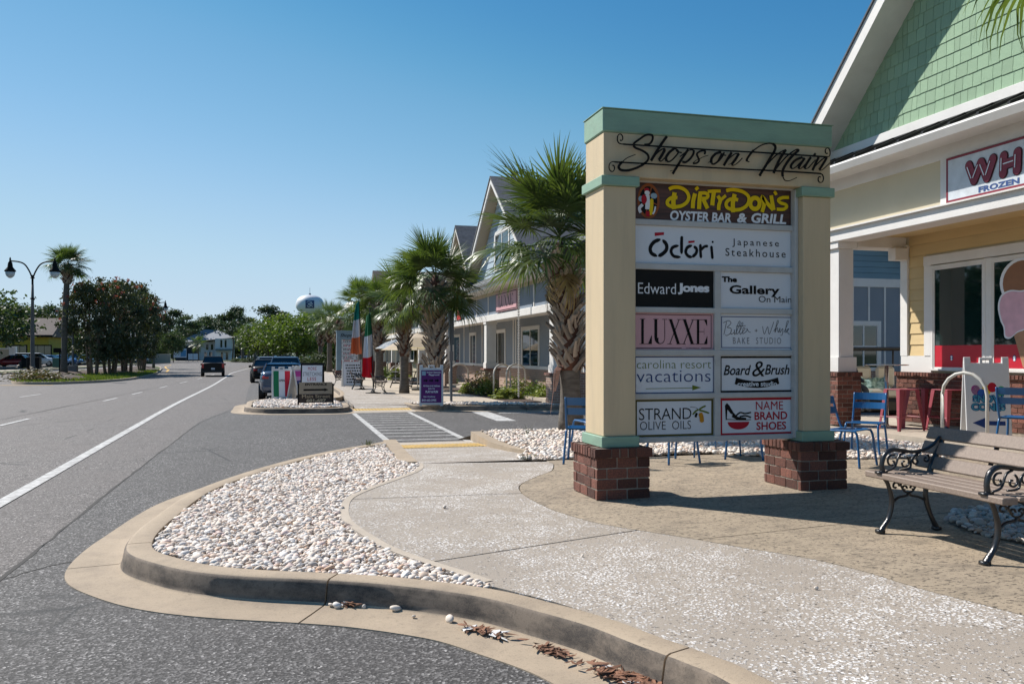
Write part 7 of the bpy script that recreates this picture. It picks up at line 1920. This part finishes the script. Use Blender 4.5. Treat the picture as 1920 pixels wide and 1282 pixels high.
# flags
def flag(u, v, label, cols, pole_h, wid, z0, z1, seed, lean, side):
    x, y = at(u, v, .15); t = thing("flag", label, "flag", (x, y, GZp(x, y)), 0, "limp flags on poles")
    mb = MB(); mb.lathe([(.30, 0), (.30, .02), (.08, .05), (.03, .09)], 24); mb.build("base", M['black_iron'], t, smooth=True)
    mb = MB(); mb.tube([(0, 0, .03), (lean * .3, 0, pole_h * .7), (lean, 0, pole_h)], .022, 8); mb.build("pole", flat('pole_dark', (.03, .035, .035)), t)
    rr = random.Random(seed); n, m_ = 16, 30; ph = [rr.uniform(0, 6) for _ in range(4)]
    for ci, c in enumerate(cols):
        mb = MB(); vs = []; fs = []; a0, a1 = ci / len(cols), (ci + 1) / len(cols); k = m_ // len(cols)
        for j in range(k + 1):
            tt = a0 + (a1 - a0) * j / k; z = z1 + (z0 - z1) * tt; ww = wid * (.25 + .75 * tt ** .8)
            for i in range(n + 1):
                s = i / n; xx = lean * (z / pole_h) + side * (ww * (s - .15)); yy = .10 * math.sin(s * 9 + ph[0] + tt * 1.5) * (.4 + tt) + .04 * math.sin(s * 21 + ph[1])
                zz = z - .18 * wid * math.sin(s * 2.5) * tt + (.12 * s if tt > .98 else 0) - .25 * s * (1 - tt) * wid
                vs.append((xx, yy - .06, zz))
        for j in range(k):
            for i in range(n): q = j * (n + 1) + i; fs.append((q, q + 1, q + n + 2, q + n + 1))
        mb.add(vs, fs); o = mb.build("cloth", pm('cloth_%d_%d' % (seed, ci), c, .85, tuple(q * .88 for q in c), scale=5), t, smooth=True)
        o.data.transform(Matrix.Identity(4))
    return t
flag(677, 730, "limp flag with green top, white middle and orange bottom on a pole", [(.0, .20, .16), (.60, .62, .66), (.62, .16, .06)], 3.9, .52, 1.55, 3.85, 1, -.1, -1)
flag(700, 737, "limp flag with green top, white middle and red bottom on a pole", [(.01, .15, .06), (.62, .64, .68), (.58, .0, .015)], 3.3, .50, .62, 3.1, 2, -.15, -1)
# umbrellas and picnic table
def umbrella(u, t_, zt, r, label, mat, hub=.5):
    X, Y, _ = at_depth(u, 664, t_); t = thing("patio_umbrella", label, "umbrella", (X, Y, GZp(X, Y)), .3, "open patio umbrellas"); zt -= GZp(X, Y)
    mb = MB(); mb.tube([(0, 0, 0), (0, 0, zt)], .022, 8); mb.build("pole", M['pale_steel'], t)
    mb = MB(); n = 8; vs = [(0, 0, zt)]
    for i in range(n): a = 2 * math.pi * i / n; vs.append((.5 * r * math.cos(a), .5 * r * math.sin(a), zt - hub * .34))
    for i in range(n): a = 2 * math.pi * i / n; vs.append((r * math.cos(a), r * math.sin(a), zt - hub))
    fs = [(0, 1 + i, 1 + (i + 1) % n) for i in range(n)] + [(1 + i, 9 + i, 9 + (i + 1) % n, 1 + (i + 1) % n) for i in range(n)]
    mb.add(vs, fs); mb.lathe([(.03, zt), (.02, zt + .06)], 8); mb.build("canopy", mat, t)
    mb = MB(); mb.lathe([(.25, 0), (.25, .05), (.04, .09)], 16); mb.build("base", M['black_iron'], t)
beige = leaf_mat('beige_canvas', (.62, .52, .44), (.58, .48, .40), .9, .25, 0); bluec = leaf_mat('blue_white_canvas', (.22, .28, .36), (.5, .5, .52), .9, .2, 0, 6)
umbrella(783, 36, 2.34, 1.35, "beige patio umbrella between the two trunks of the nearer palms", beige, .62); umbrella(762, 41, 2.15, 1.3, "beige umbrella lower left of the big one", beige, .5); umbrella(742, 46, 2.25, 1.2, "blue and white umbrella farthest left", bluec, .5)
x, y = at(758, 728, .15)
pt = thing("picnic_table", "black metal picnic table beside the slimmer palm trunk", "table", (x + .3, y + .6, GZp(x, y)), R(20))
mb = MB(); mb.bbox(-.75, -.35, .72, .75, .35, .75, .008); mb.build("tabletop", M['iron_gloss'], pt)
for s in (-1, 1): mb = MB(); mb.bbox(-.75, s * .72 - .13, .43, .75, s * .72 + .13, .455, .008); mb.build("seat", M['iron_gloss'], pt)
for s in (-1, 1):
    mb = MB(); mb.tube([(s * .55, -.8, 0), (s * .5, -.3, .70)], .025, 6); mb.tube([(s * .55, .8, 0), (s * .5, .3, .70)], .025, 6); mb.tube([(s * .53, -.72, .42), (s * .53, .72, .42)], .02, 6); mb.build("leg_frame", M['iron_gloss'], pt)
# grey square sign post by the purple board
x, y = at(846, 752, .15); po = thing("sign_post", "grey square post with a sign seen edge on, right of the purple board", "post", (x, y, GZp(x, y)))
mb = MB(); mb.bbox(-.035, -.035, 0, .035, .035, 2.75, .004); mb.build("post", flat('post_grey', (.10, .12, .14), .6), po); mb = MB(); mb.bbox(-.045, -.02, 1.75, .085, .3, 2.8, .004); mb.build("sign_plate", flat('post_grey', (.10, .12, .14)), po)
mb = MB(); mb.box(-.06, -.05, 1.25, .06, -.036, 1.55); mb.build("notice", M['ink_grey'], po)
# blue litter bin behind
x, y = at(838, 716, .15); bn = thing("litter_bin", "dark blue litter bin behind the arched rack", "bin", (x, y + 2.5, GZp(x, y))); mb = MB(); mb.lathe([(.27, 0), (.30, .85)], 20); mb.build("body", flat('bin_blue', (.02, .035, .12)), bn); mb = MB(); mb.lathe([(.32, .85), (.32, .92), (.1, 1.0)], 20); mb.build("lid", flat('bin_blue', (.02, .035, .12)), bn)
# second directory sign, blue grey
x0, y0 = at(631, 707, .15); ds = thing("directory_sign", "blue grey shopping centre directory sign with many small tenant panels, across the driveway", "sign", (x0 + 1.25, y0, GZp(x0, y0)))
bgm = pm('blue_grey_board', (.21, .29, .33), .7, (.18, .255, .3), scale=3)
for s in (-1, 1):
    mb = MB(); mb.bbox(s * 1.08 - .17, -.25, .5, s * 1.08 + .17, .25, 2.75, .01); mb.build("pillar", bgm, ds); brick_pier(ds, s * 1.08, 0, .5, .6, 0, .5, .085, seed=9 + s)
mb = MB(); mb.bbox(-1.26, -.26, 2.751, 1.26, .26, 3.3, .01); mb.build("header", bgm, ds); mb = MB(); mb.bbox(-1.29, -.29, 3.301, 1.29, .29, 3.42, .01); mb.build("header_cap", bgm, ds)
mb = MB(); P = lambda u, v: (u, -.275, v); put_text(mb, "Shops on Main", (-1.0, 2.88, 1.05, 3.2), P, 0, shear=.35, bold=.01); mb.build("lettering", M['ink_black'], ds)
rr = random.Random(2)
for j in range(6):
    for i in range(2):
        z = .95 + j * .31; x_ = -.9 + i * .91; mb = MB(); mb.bbox(x_, -.16, z, x_ + .88, -.12, z + .285, .003); red = j == 0
        p_ = mb.build("sign_panel", M['ink_red'] if red else M['panel_white'], ds); mb = MB(); P = lambda u, v: (u, -.165, v)
        for q in range(2):
            xx = x_ + .12
            while xx < x_ + .72: w = rr.uniform(.04, .13); quad2(mb, xx, z + .07 + q * .1, xx + w, z + .13 + q * .1, P, 1 if red else (0, 0, 2)[rr.randrange(3)]); xx += w * 1.35
        mb.build("lettering", [M['ink_black'], M['ink_white'], M['ink_red']], p_)

# ---- street lamps, poles
M['lamp_pole'] = pm('lamp_pole', (.13, .115, .105), .7, (.10, .09, .08), scale=3)
M['lamp_glass'] = pm('lamp_glass', (.55, .60, .62), .25, (.5, .55, .57), scale=2)
def street_lamp(u, v, h, label, rz=0, arms=(-1, 1), s=1.0):
    x, y = at(u, v, .13); t = thing("street_lamp", label, "street lamp", (x, y, GZp(x, y, .13)), rz, "ornamental street lamps")
    mb = MB(); mb.tube([(0, 0, 0), (0, 0, .9), (0, 0, 1.0), (0, 0, h * .62), (0, 0, h - 1.6)], [.18 * s, .165 * s, .14 * s, .10 * s, .075 * s], 12); mb.build("pole", M['lamp_pole'], t, smooth=True)
    mb = MB(); mb.lathe([(.13, 0), (.17, .05), (.13, .10)], 12, (0, 0, h - 2.6)); mb.lathe([(.10, 0), (.15, .05), (.10, .1)], 12, (0, 0, h - 1.2)); mb.tube([(0, 0, h - 1.7), (0, 0, h - .95)], .07, 8); mb.build("collar", M['black_iron'], t)
    for a in arms:
        mb = MB(); mb.tube(catmull([(0, 0, h - 1.25), (a * .18, 0, h - .75), (a * .5, 0, h - .25), (a * .9, 0, h - .06), (a * 1.46, 0, h), (a * 1.5, 0, h + .02)], 5), .05, 7)
        ar = mb.build("arm", M['black_iron'], t, smooth=True)
        mb = MB(); mb.lathe([(.03, .25), (.06, .12), (.05, 0), (.13, -.12), (.15, -.25), (.17, -.42), (.33, -.62), (.37, -.70), (.31, -.74)], 16, (a * 1.48, 0, h)); mb.build("lantern", M['black_iron'], t, smooth=True)
        mb = MB(); mb.lathe([(.29, -.742), (.30, -.85), (.24, -1.02), (.10, -1.15), (.02, -1.17)], 16, (a * 1.48, 0, h)); mb.build("globe", M['lamp_glass'], t, smooth=True)
street_lamp(61, 711, 8.05, "double armed street lamp at the nose of the median", R(-12))
street_lamp(288, 690, 8.4, "far street lamp whose arm shows beyond the myrtle trees", R(-12), arms=(-1, 1))
x, y, _ = at_depth(109, 664, 160); up_ = thing("utility_pole", "thin grey utility pole behind the tall median palm", "pole", (x, y, -.4)); mb = MB(); mb.tube([(0, 0, 0), (0, 0, 10.6)], [.24, .15], 8); mb.build("pole", flat('pole_grey', (.14, .16, .18), .8), up_); mb = MB(); mb.tube([(-.5, 0, 9.9), (.5, 0, 9.9)], .08, 6); mb.tube([(-.4, 0, 10.5), (-.4, 0, 9.2)], .1, 6); mb.build("crossarm", flat('pole_grey', (.14, .16, .18), .8), up_)
x, y = at(137, 702, .13); sg = thing("sign_post", "thin grey post with a low grey box on the median", "post", (x, y, GZp(x, y, .13))); mb = MB(); mb.tube([(0, 0, 0), (0, 0, 4.2)], .09, 8); mb.build("post", flat('pole_grey', (.14, .16, .18)), sg); mb = MB(); mb.bbox(-.35, -.3, 0, .35, .3, .8, .03); mb.build("cabinet", M['ink_grey'], sg)
x, y = at(112, 703, .13); sg = thing("sign_post", "short dark post with a small rectangular plate left of the tall palm", "post", (x, y, GZp(x, y, .13))); mb = MB(); mb.tube([(0, 0, 0), (0, 0, 2.2)], .06, 6); mb.build("post", M['black_iron'], sg); mb = MB(); mb.bbox(-.5, -.03, 1.9, .5, .03, 2.3, .01); mb.build("plate", M['black_iron'], sg)
x, y = at(536, 690, 0); sg = thing("stop_sign", "small dark red stop sign on a post under the bright green trees", "sign", (x, y + 20, -.45)); mb = MB(); mb.tube([(0, 0, 0), (0, 0, 2.3)], .05, 6); mb.build("post", M['ink_grey'], sg)
mb = MB(); mb.prism([(.4 * math.cos(R(22.5 + 45 * i)), 2.4 + .4 * math.sin(R(22.5 + 45 * i))) for i in range(8)], 'y', -.09, -.06); mb.build("plate", flat('stop_red', (.2, .02, .03)), sg)

# ---- things across the street
def box_thing(name, cat, label, u, v, w, h, d, mat, h0=.2, group=None):
    x, y = at(u, v, h0); t = thing(name, label, cat, (x, y, GZp(x, y, h0)), 0, group); mb = MB(); mb.bbox(-w / 2, -d / 2, 0, w / 2, d / 2, h, .04); mb.build("body", mat, t)
    mb = MB(); mb.bbox(-w / 2 - .04, -d / 2 - .04, h, w / 2 + .04, d / 2 + .04, h + .12, .03); mb.build("lid", mat, t); return t
box_thing("trash_bin", "bin", "black rolling trash bin behind the double lamp's pole", 64, 697, 1.1, 1.3, .9, M['ink_charcoal']); box_thing("trash_bin", "bin", "small dark trash bin left of the lamp pole", 47, 690, .7, 1.1, .7, M['ink_charcoal'])
gnm = flat('utility_green', (.10, .17, .12), .7)
for u, v, lab in ((107, 689, "green utility box on the grass left of the tall palm"), (165, 682, "left green utility box of the pair"), (174, 682, "right green utility box of the pair")): box_thing("utility_box", "utility box", lab, u, v, .9, 1.1, .8, gnm, group="green utility boxes")
x, y = at(4, 688, .2); wl = thing("entrance_wall", "tan masonry sign wall with white end post at the left edge", "wall", (x - 1, y, GZp(x, y, .2))); mb = MB(); mb.bbox(-4, -.3, 0, 1.9, .3, 2.35, .03); mb.build("wall", M['tan_wall'], wl); mb = MB(); mb.bbox(1.9, -.4, 0, 2.7, .4, 2.7, .03); mb.build("end_post", M['white_trim'], wl); mb = MB(); mb.bbox(-4, -.36, 2.351, 1.89, .36, 2.5, .02); mb.build("coping", M['white_trim'], wl)
x, y, _ = at_depth(337, 664, 215); bb = thing("roadside_sign", "long white roadside sign panels before the white house", "sign", (x, y, -.4)); 
for i, (a, b, z0, z1) in enumerate(((-1.6, 1.6, 1.0, 3.3), (2.0, 3.1, .5, 2.0), (3.2, 4.3, .5, 2.0))):
    mb = MB(); mb.bbox(a, -.06, z0, b, .06, z1, .02); mb.build("panel", M['ink_white'], bb)
    for q in (a + .1, b - .1): mb = MB(); mb.bbox(q - .05, -.05, 0, q + .05, .05, z0, .01); mb.build("post", M['ink_grey'], bb)
mb = MB(); mb.box(.2, -.08, 1.3, 1.5, -.066, 2.9); mb.build("blue_print", flat('ink_cyan', (.15, .35, .55)), bb)
x, y, _ = at_depth(304, 664, 175); cb_ = thing("low_wall", "pale tan low wall by the low dark building", "wall", (x, y, -.4)); mb = MB(); mb.bbox(-1.6, -.3, 0, 1.6, .3, 1.9, .05); mb.build("wall", M['tan_wall'], cb_)

# ================================================================ VEHICLES
def paint(name, col, rough=.25, metal=.3): 
    return pm(name, col, rough, tuple(c * .95 for c in col), scale=1, coat=.8, metal=metal)
M['tyre'] = pm('tyre_rubber', (.018, .018, .018), .9); M['rim'] = pm('alloy_rim', (.35, .35, .36), .35, metal=.8)
M['car_glass'] = glass_mat('car_glass', (.012, .018, .02), .02); M['plate'] = flat('number_plate', (.6, .62, .65)); M['tail'] = pm('tail_light_red', (.55, .01, .01), .2, coat=.6); M['headlight'] = pm('headlight_clear', (.6, .62, .64), .15); M['trim_black'] = pm('black_car_trim', (.012, .012, .013), .5)
def vehicle(name, cat, label, x, y, rz, body_m, L=4.7, W=1.82, low=None, cabin=None, roof_z=1.45, wheel_r=.33, axles=(.18, .80), bed=False, z=None, group=None, plate=True):
    """x runs forward from the rear bumper (0..1 of the length); low = (x, half width, sill z, shoulder z); cabin = (x_base, x_top) pairs of the glasshouse ends"""
    t = thing(name, label, cat, (x, y, G(x, y) if z is None else z), rz, group)
    low = low or [(0, .80, .42, .88), (.02, .88, .30, 1.0), (.10, .96, .25, 1.04), (.25, 1.0, .22, .98), (.5, 1.0, .22, .94), (.72, 1.0, .22, .92), (.88, .96, .24, .84), (.97, .86, .28, .70), (1.0, .74, .38, .60)]
    def X(f): return (f - .5) * L
    mb = MB(); vs = []; fs = []
    rng_ = 9
    for (f, hw, zb, zs) in low:
        w = W / 2 * hw; ring = [(-w * .90, zb), (-w, zb + .14), (-w * 1.0, (zb + zs) / 2 + .05), (-w * .96, zs - .06), (-w * .86, zs), (0, zs + .035), (w * .86, zs), (w * .96, zs - .06), (w, (zb + zs) / 2 + .05), (w, zb + .14), (w * .90, zb)]
        for (yy, zz) in ring: vs.append((X(f), yy, zz))
    n = 11
    for i in range(len(low) - 1):
        for k in range(n): a = i * n + k; b = i * n + (k + 1) % n; fs.append((a, b, b + n, a + n))
    fs += [tuple(range(n)), tuple(range((len(low) - 1) * n, len(low) * n))[::-1]]
    mb.add(vs, fs); body = mb.build("body", body_m, t, angle=50)
    bm = bmesh.new(); bm.from_mesh(body.data); bmesh.ops.recalc_face_normals(bm, faces=bm.faces[:]); bm.to_mesh(body.data); bm.free()
    if cabin:
        (b0, t0), (b1, t1) = cabin; zb = min(low[3][3], low[4][3]) - .02; wb, wt = W / 2 * .90, W / 2 * .70
        gl = MB(); vs = [(X(b0), -wb, zb), (X(b1), -wb, zb), (X(b1), wb, zb), (X(b0), wb, zb), (X(t0), -wt, roof_z - .05), (X(t1), -wt, roof_z - .05), (X(t1), wt, roof_z - .05), (X(t0), wt, roof_z - .05)]
        gl.add(vs, [(4, 5, 6, 7), (0, 1, 5, 4), (1, 2, 6, 5), (2, 3, 7, 6), (3, 0, 4, 7)]); gl.build("window_glass", M['car_glass'], t)
        rf = MB(); m = .04; rf.add([(X(t0) - .06, -wt - .02, roof_z - .055), (X(t1) + .06, -wt - .02, roof_z - .055), (X(t1) + .06, wt + .02, roof_z - .055), (X(t0) - .06, wt + .02, roof_z - .055), (X(t0) + .1, -wt + .12, roof_z), (X(t1) - .2, -wt + .12, roof_z), (X(t1) - .2, wt - .12, roof_z), (X(t0) + .1, wt - .12, roof_z)], [(4, 5, 6, 7), (0, 1, 5, 4), (1, 2, 6, 5), (2, 3, 7, 6), (3, 0, 4, 7), (3, 2, 1, 0)]); rf.build("roof", body_m, t, smooth=False)
        for s in (-1, 1):
            for (bb, tt) in ((b0, t0), (b1, t1), ((b0 + b1) / 2, (t0 + t1) / 2)):
                pb = MB(); pb.tube([(X(bb), s * wb, zb), (X(tt), s * wt, roof_z - .04)], .035, 6); pb.build("pillar", body_m, t)
            mm = MB(); mm.bbox(X(b1) - .35, s * (W / 2 + .02) - .09, .93, X(b1) - .22, s * (W / 2 + .02) + .09, 1.08, .03); mm.build("mirror", body_m, t)
    for f in axles:
        for s in (-1, 1):
            m = Matrix.Translation((X(f), s * (W / 2 - .12), wheel_r)) @ Matrix.Rotation(R(90), 4, 'X')
            mb = MB(); mb.lathe([(wheel_r * .62, -.11), (wheel_r * .96, -.11), (wheel_r, -.07), (wheel_r, .07), (wheel_r * .96, .11), (wheel_r * .62, .11)], 24, mat=m); ty = mb.build("wheel", M['tyre'], t, angle=40)
            mb = MB(); mb.lathe([(wheel_r * .62, -.118), (wheel_r * .5, -.10), (.05, -.115)][:3], 14, mat=m); mb.lathe([(.05, .115), (wheel_r * .5, .10), (wheel_r * .62, .118)], 14, mat=m); mb.build("rim", M['rim'], ty)
            ab = MB(); ab.lathe([(wheel_r * 1.16, -.135), (wheel_r * 1.16, .05)], 20, mat=m); ab.build("wheel_arch", M['trim_black'], t)
    zr = low[1][3]
    for s in (-1, 1):
        mb = MB(); w0 = W / 2 * low[1][1]
        if bed: mb.bbox(X(0) - .03, s * w0 - .02 if s < 0 else w0 - .17, zr - .42, X(.01) + .04, s * w0 + .17 if s < 0 else w0 + .02, zr - .04, .02)
        else: mb.bbox(X(0) - .012, s * w0 * .92 - .22 if s > 0 else -w0 * .98, zr - .26, X(.035), w0 * .98 if s > 0 else s * w0 * .92 + .22, zr - .11, .05)
        mb.build("tail_light", M['tail'], t)
        mb = MB(); mb.bbox(X(.955), s * W * .36 - .15, .58, X(1) + .005, s * W * .36 + .15, .72, .03); mb.build("headlight", M['headlight'], t)
    if plate: mb = MB(); mb.bbox(X(0) - .03, -.15, .62 if not bed else .60, X(0) + .02, .15, .74 if not bed else .75, .005); mb.build("number_plate", M['plate'], t)
    mb = MB(); mb.bbox(X(0) - .05, -W * .42, .34, X(0) + .12, W * .42, .52, .03); mb.build("rear_bumper", M['trim_black'] if bed else body_m, t)
    return t
navy = paint('navy_car_paint', (.018, .05, .10)); blackp = pm('black_car_paint', (.004, .004, .0045), .4, spec=.2, coat=.12); silver = paint('silver_car_paint', (.35, .38, .42)); whitep = paint('white_car_paint', (.68, .70, .72), .3, 0); redp = paint('red_car_paint', (.22, .01, .02)); bluep = paint('mid_blue_car_paint', (.05, .13, .30)); greyb = paint('grey_blue_paint', (.13, .18, .23))
SED = ((.07, .20), (.70, .50)); SUVC = ((.015, .07), (.76, .60))
SUVL = [(0, .84, .45, 1.02), (.015, .90, .34, 1.12), (.08, .97, .28, 1.14), (.25, 1.0, .25, 1.12), (.5, 1.0, .25, 1.08), (.75, 1.0, .25, 1.06), (.88, .97, .28, 1.0), (.97, .90, .32, .88), (1, .78, .42, .72)]
TRL = [(0, .92, .48, 1.12), (.01, .93, .44, 1.16), (.1, .96, .42, 1.16), (.3, .98, .42, 1.15), (.42, 1.0, .42, 1.14), (.7, 1.0, .42, 1.16), (.78, 1.0, .42, 1.14), (.95, .97, .42, 1.06), (1, .88, .5, .96)]
x, y = at(395, 706, 0)
pk_ = vehicle("pickup_truck", "pickup truck", "black pickup truck driving away in the near lane", x, y + 2.6, R(90 + 4), blackp, 5.6, 1.92, TRL, ((.42, .46), (.76, .68)), 1.74, .38, (.2, .8), bed=True)
mb = MB(); mb.bbox(-2.7, -.78, 1.10, -.55, .78, 1.175, .02); mb.build("bed_cover", M['trim_black'], pk_)
x, y = at(530, 749, 0)
vehicle("parked_car", "car", "dark blue sedan parked nearest at the right kerb, behind the striped board", x, y + 2.0, R(90), navy, 4.6, 1.66, None, SED, 1.34, .31, group="cars parked along the right kerb")
vehicle("parked_car", "car", "grey blue SUV parked ahead of the dark blue sedan", *at(535, 723, 0), R(90), greyb, 4.6, 1.8, SUVL, SUVC, 1.62, .34, group="cars parked along the right kerb")
vehicle("parked_car", "car", "black car parked third along the right kerb", *at(497, 716, 0), R(93), blackp, 4.7, 1.8, None, SED, 1.48, .33, group="cars parked along the right kerb")
vehicle("parked_car", "car", "silver SUV parked beyond the black car at the right kerb", *at(499, 707, 0), R(95), silver, 4.7, 1.85, SUVL, SUVC, 1.7, .35, group="cars parked along the right kerb")
x, y, _ = at_depth(523, 664, 150); vehicle("parked_car", "car", "white car facing across the road under the far green trees", x, y, R(200), whitep, 4.7, 1.8, SUVL, SUVC, 1.65, .35, z=-.35)
LZ = -.09
def left_car(u, t, rz, mat, lab, kind='sed'):
    x, y, _ = at_depth(u, 664, t)
    kw = dict(low=SUVL, cabin=SUVC, roof_z=1.72, wheel_r=.36) if kind != 'sed' else dict(cabin=SED, roof_z=1.45)
    vehicle("parked_car", "car", lab, x, y, rz, mat, 5.3 if kind == 'van' else 4.7, 1.9, z=LZ, group="cars parked before the mustard building", plate=False, **kw)
left_car(68, 112, R(5), whitep, "white minivan side on before the mustard building", 'van'); left_car(24, 108, R(170), redp, "dark red car at the left edge behind the wall"); left_car(101, 122, R(-20), bluep, "light blue car nose out behind the minivan"); left_car(126, 124, R(-25), bluep, "blue car just right of the tall median palm")
left_car(142, 134, R(8), blackp, "black SUV behind the blue car", 'suv'); left_car(172, 140, R(-10), whitep, "white car partly hidden by the green utility boxes"); left_car(212, 150, R(0), silver, "silver car glimpsed between the myrtle trunks", 'suv'); left_car(252, 150, R(5), greyb, "grey blue car glimpsed right of the myrtle trunks")
for k, (u, t, m, lab) in enumerate(((461, 225, silver, "silver car in the distant lot, left of three"), (470, 228, bluep, "blue car in the distant lot, middle of three"), (479, 224, whitep, "white car in the distant lot, right of three"))):
    x, y, _ = at_depth(u, 664, t); vehicle("parked_car", "car", lab, x, y, R(k * 20 - 10), m, 4.7, 1.85, z=-.45, group="cars in the distant lot", plate=False, cabin=SED)

# ================================================================ PEOPLE AND CART BEHIND THE PORCH
cx, cy, _ = at_depth(1632, 664, 19.0); cz = G(0, cy) + .004
ct = thing("golf_cart", "black roofed golf cart with pale seat backs and a draped towel behind the porch post", "golf cart", (cx, cy, cz), R(-20))
mb = MB(); mb.bbox(-.75, -.62, 1.62, .75, .62, 1.70, .03); mb.build("roof", M['trim_black'], ct)
for sx in (-1, 1):
    for sy in (-1, 1): mb = MB(); mb.tube([(sx * .66, sy * .55, .5), (sx * .68, sy * .56, 1.62)], .02, 6); mb.build("post", M['trim_black'], ct)
mb = MB(); mb.bbox(-.95, -.6, .28, .95, .6, .58, .06); mb.build("body", M['trim_black'], ct)
for sx in (-.22, .28): mb = MB(); mb.bbox(sx - .2, -.15, .82, sx + .2, -.03, 1.28, .05); mb.build("seat_back", flat('seat_cream', (.5, .47, .42)), ct)
mb = MB(); mb.bbox(-.5, -.5, .6, .55, .1, .80, .05); mb.build("seat", flat('seat_cream', (.5, .47, .42)), ct)
tw_ = MB(); vs = []; n = 14
for j in range(n + 1):
    for i in range(n + 1):
        a, b = i / n, j / n; vs.append((-.42 + .7 * a, -.18 - .32 * b + .03 * math.sin(a * 17 + b * 5), 1.02 - .32 * b ** 1.5 + .05 * math.sin(a * 11) * math.sin(b * 9 + a * 4)))
tw_.add(vs, [(j * (n + 1) + i, j * (n + 1) + i + 1, (j + 1) * (n + 1) + i + 1, (j + 1) * (n + 1) + i) for j in range(n) for i in range(n)]); tw_.build("towel", pm('striped_towel', (.45, .62, .58), .9, (.06, .14, .14), scale=9, amount=1), ct, smooth=True)
for sx in (-.65, .65):
    for sy in (-.52, .52): mb = MB(); mb.lathe([(.1, -.08), (.22, -.08), (.22, .08), (.1, .08)], 16, mat=Matrix.Translation((sx, sy, .22)) @ Matrix.Rotation(R(90), 4, 'X')); mb.build("wheel", M['tyre'], ct)
def person(loc, rz, label):
    t = thing("person", label, "person", loc, rz)
    J = {'pel': (0, 0, .50), 'ch': (.02, 0, .78), 'neck': (.0, 0, 1.00), 'hd': (.02, 0, 1.08)}
    def skin(name, verts, edges, rad, mat, root=0):
        me = bpy.data.meshes.new(name); me.from_pydata(verts, edges, []); o = link(name, me, t)
        o.modifiers.new("s", 'SKIN'); 
        for i, r in enumerate(rad): me.skin_vertices[0].data[i].radius = (r, r)
        me.skin_vertices[0].data[root].use_root = True
        o.modifiers.new("u", 'SUBSURF').levels = 1
        dg = bpy.context.evaluated_depsgraph_get(); m2 = bpy.data.meshes.new_from_object(o.evaluated_get(dg)); o.modifiers.clear(); o.data = m2; m2.materials.clear(); m2.materials.append(mat); m2.polygons.foreach_set("use_smooth", [True] * len(m2.polygons)); return o
    V = [(0, 0, .50), (.0, 0, .75), (.0, 0, .93), (.01, 0, 1.02), (.0, .17, .93), (.08, .22, .70), (.28, .18, .62), (.0, -.17, .93), (.08, -.22, .70), (.28, -.18, .62), (.40, .10, .50), (.42, .10, .10), (.52, .1, .04), (.40, -.10, .50), (.42, -.10, .10), (.52, -.1, .04)]
    E_ = [(0, 1), (1, 2), (2, 3), (2, 4), (4, 5), (5, 6), (2, 7), (7, 8), (8, 9), (0, 10), (10, 11), (11, 12), (0, 13), (13, 14), (14, 15)]
    skin("body", V, E_, [.15, .13, .12, .055, .065, .05, .035, .065, .05, .035, .075, .05, .04, .075, .05, .04], flat('dark_shirt', (.035, .04, .05), .9))
    mb = MB(); mb.lathe([(.02, -.11), (.055, -.09), (.072, -.04), (.078, .02), (.07, .07), (.04, .105), (.01, .115)], 16, (.02, 0, 1.14)); mb.tube([(.085, 0, 1.15), (.108, 0, 1.125)], [.010, .014], 6); mb.tube([(.02, 0, .98), (.02, 0, 1.06)], .045, 10); mb.build("head", flat('skin', (.42, .20, .13), .6), t, smooth=True)
    mb = MB(); mb.lathe([(.081, .03), (.085, .06), (.075, .10), (.045, .13), (.01, .138)], 16, (.012, 0, 1.14)); mb.bbox(.06, -.06, 1.175, .15, .06, 1.185, .004); mb.build("cap", flat('dark_cap', (.04, .045, .03), .9), t, smooth=True)
    return t
px_, py_, _ = at_depth(1597, 664, 18.2)
person((px_ - .1, py_, .24), R(-80), "person in a dark cap and dark shirt seated behind the porch post")
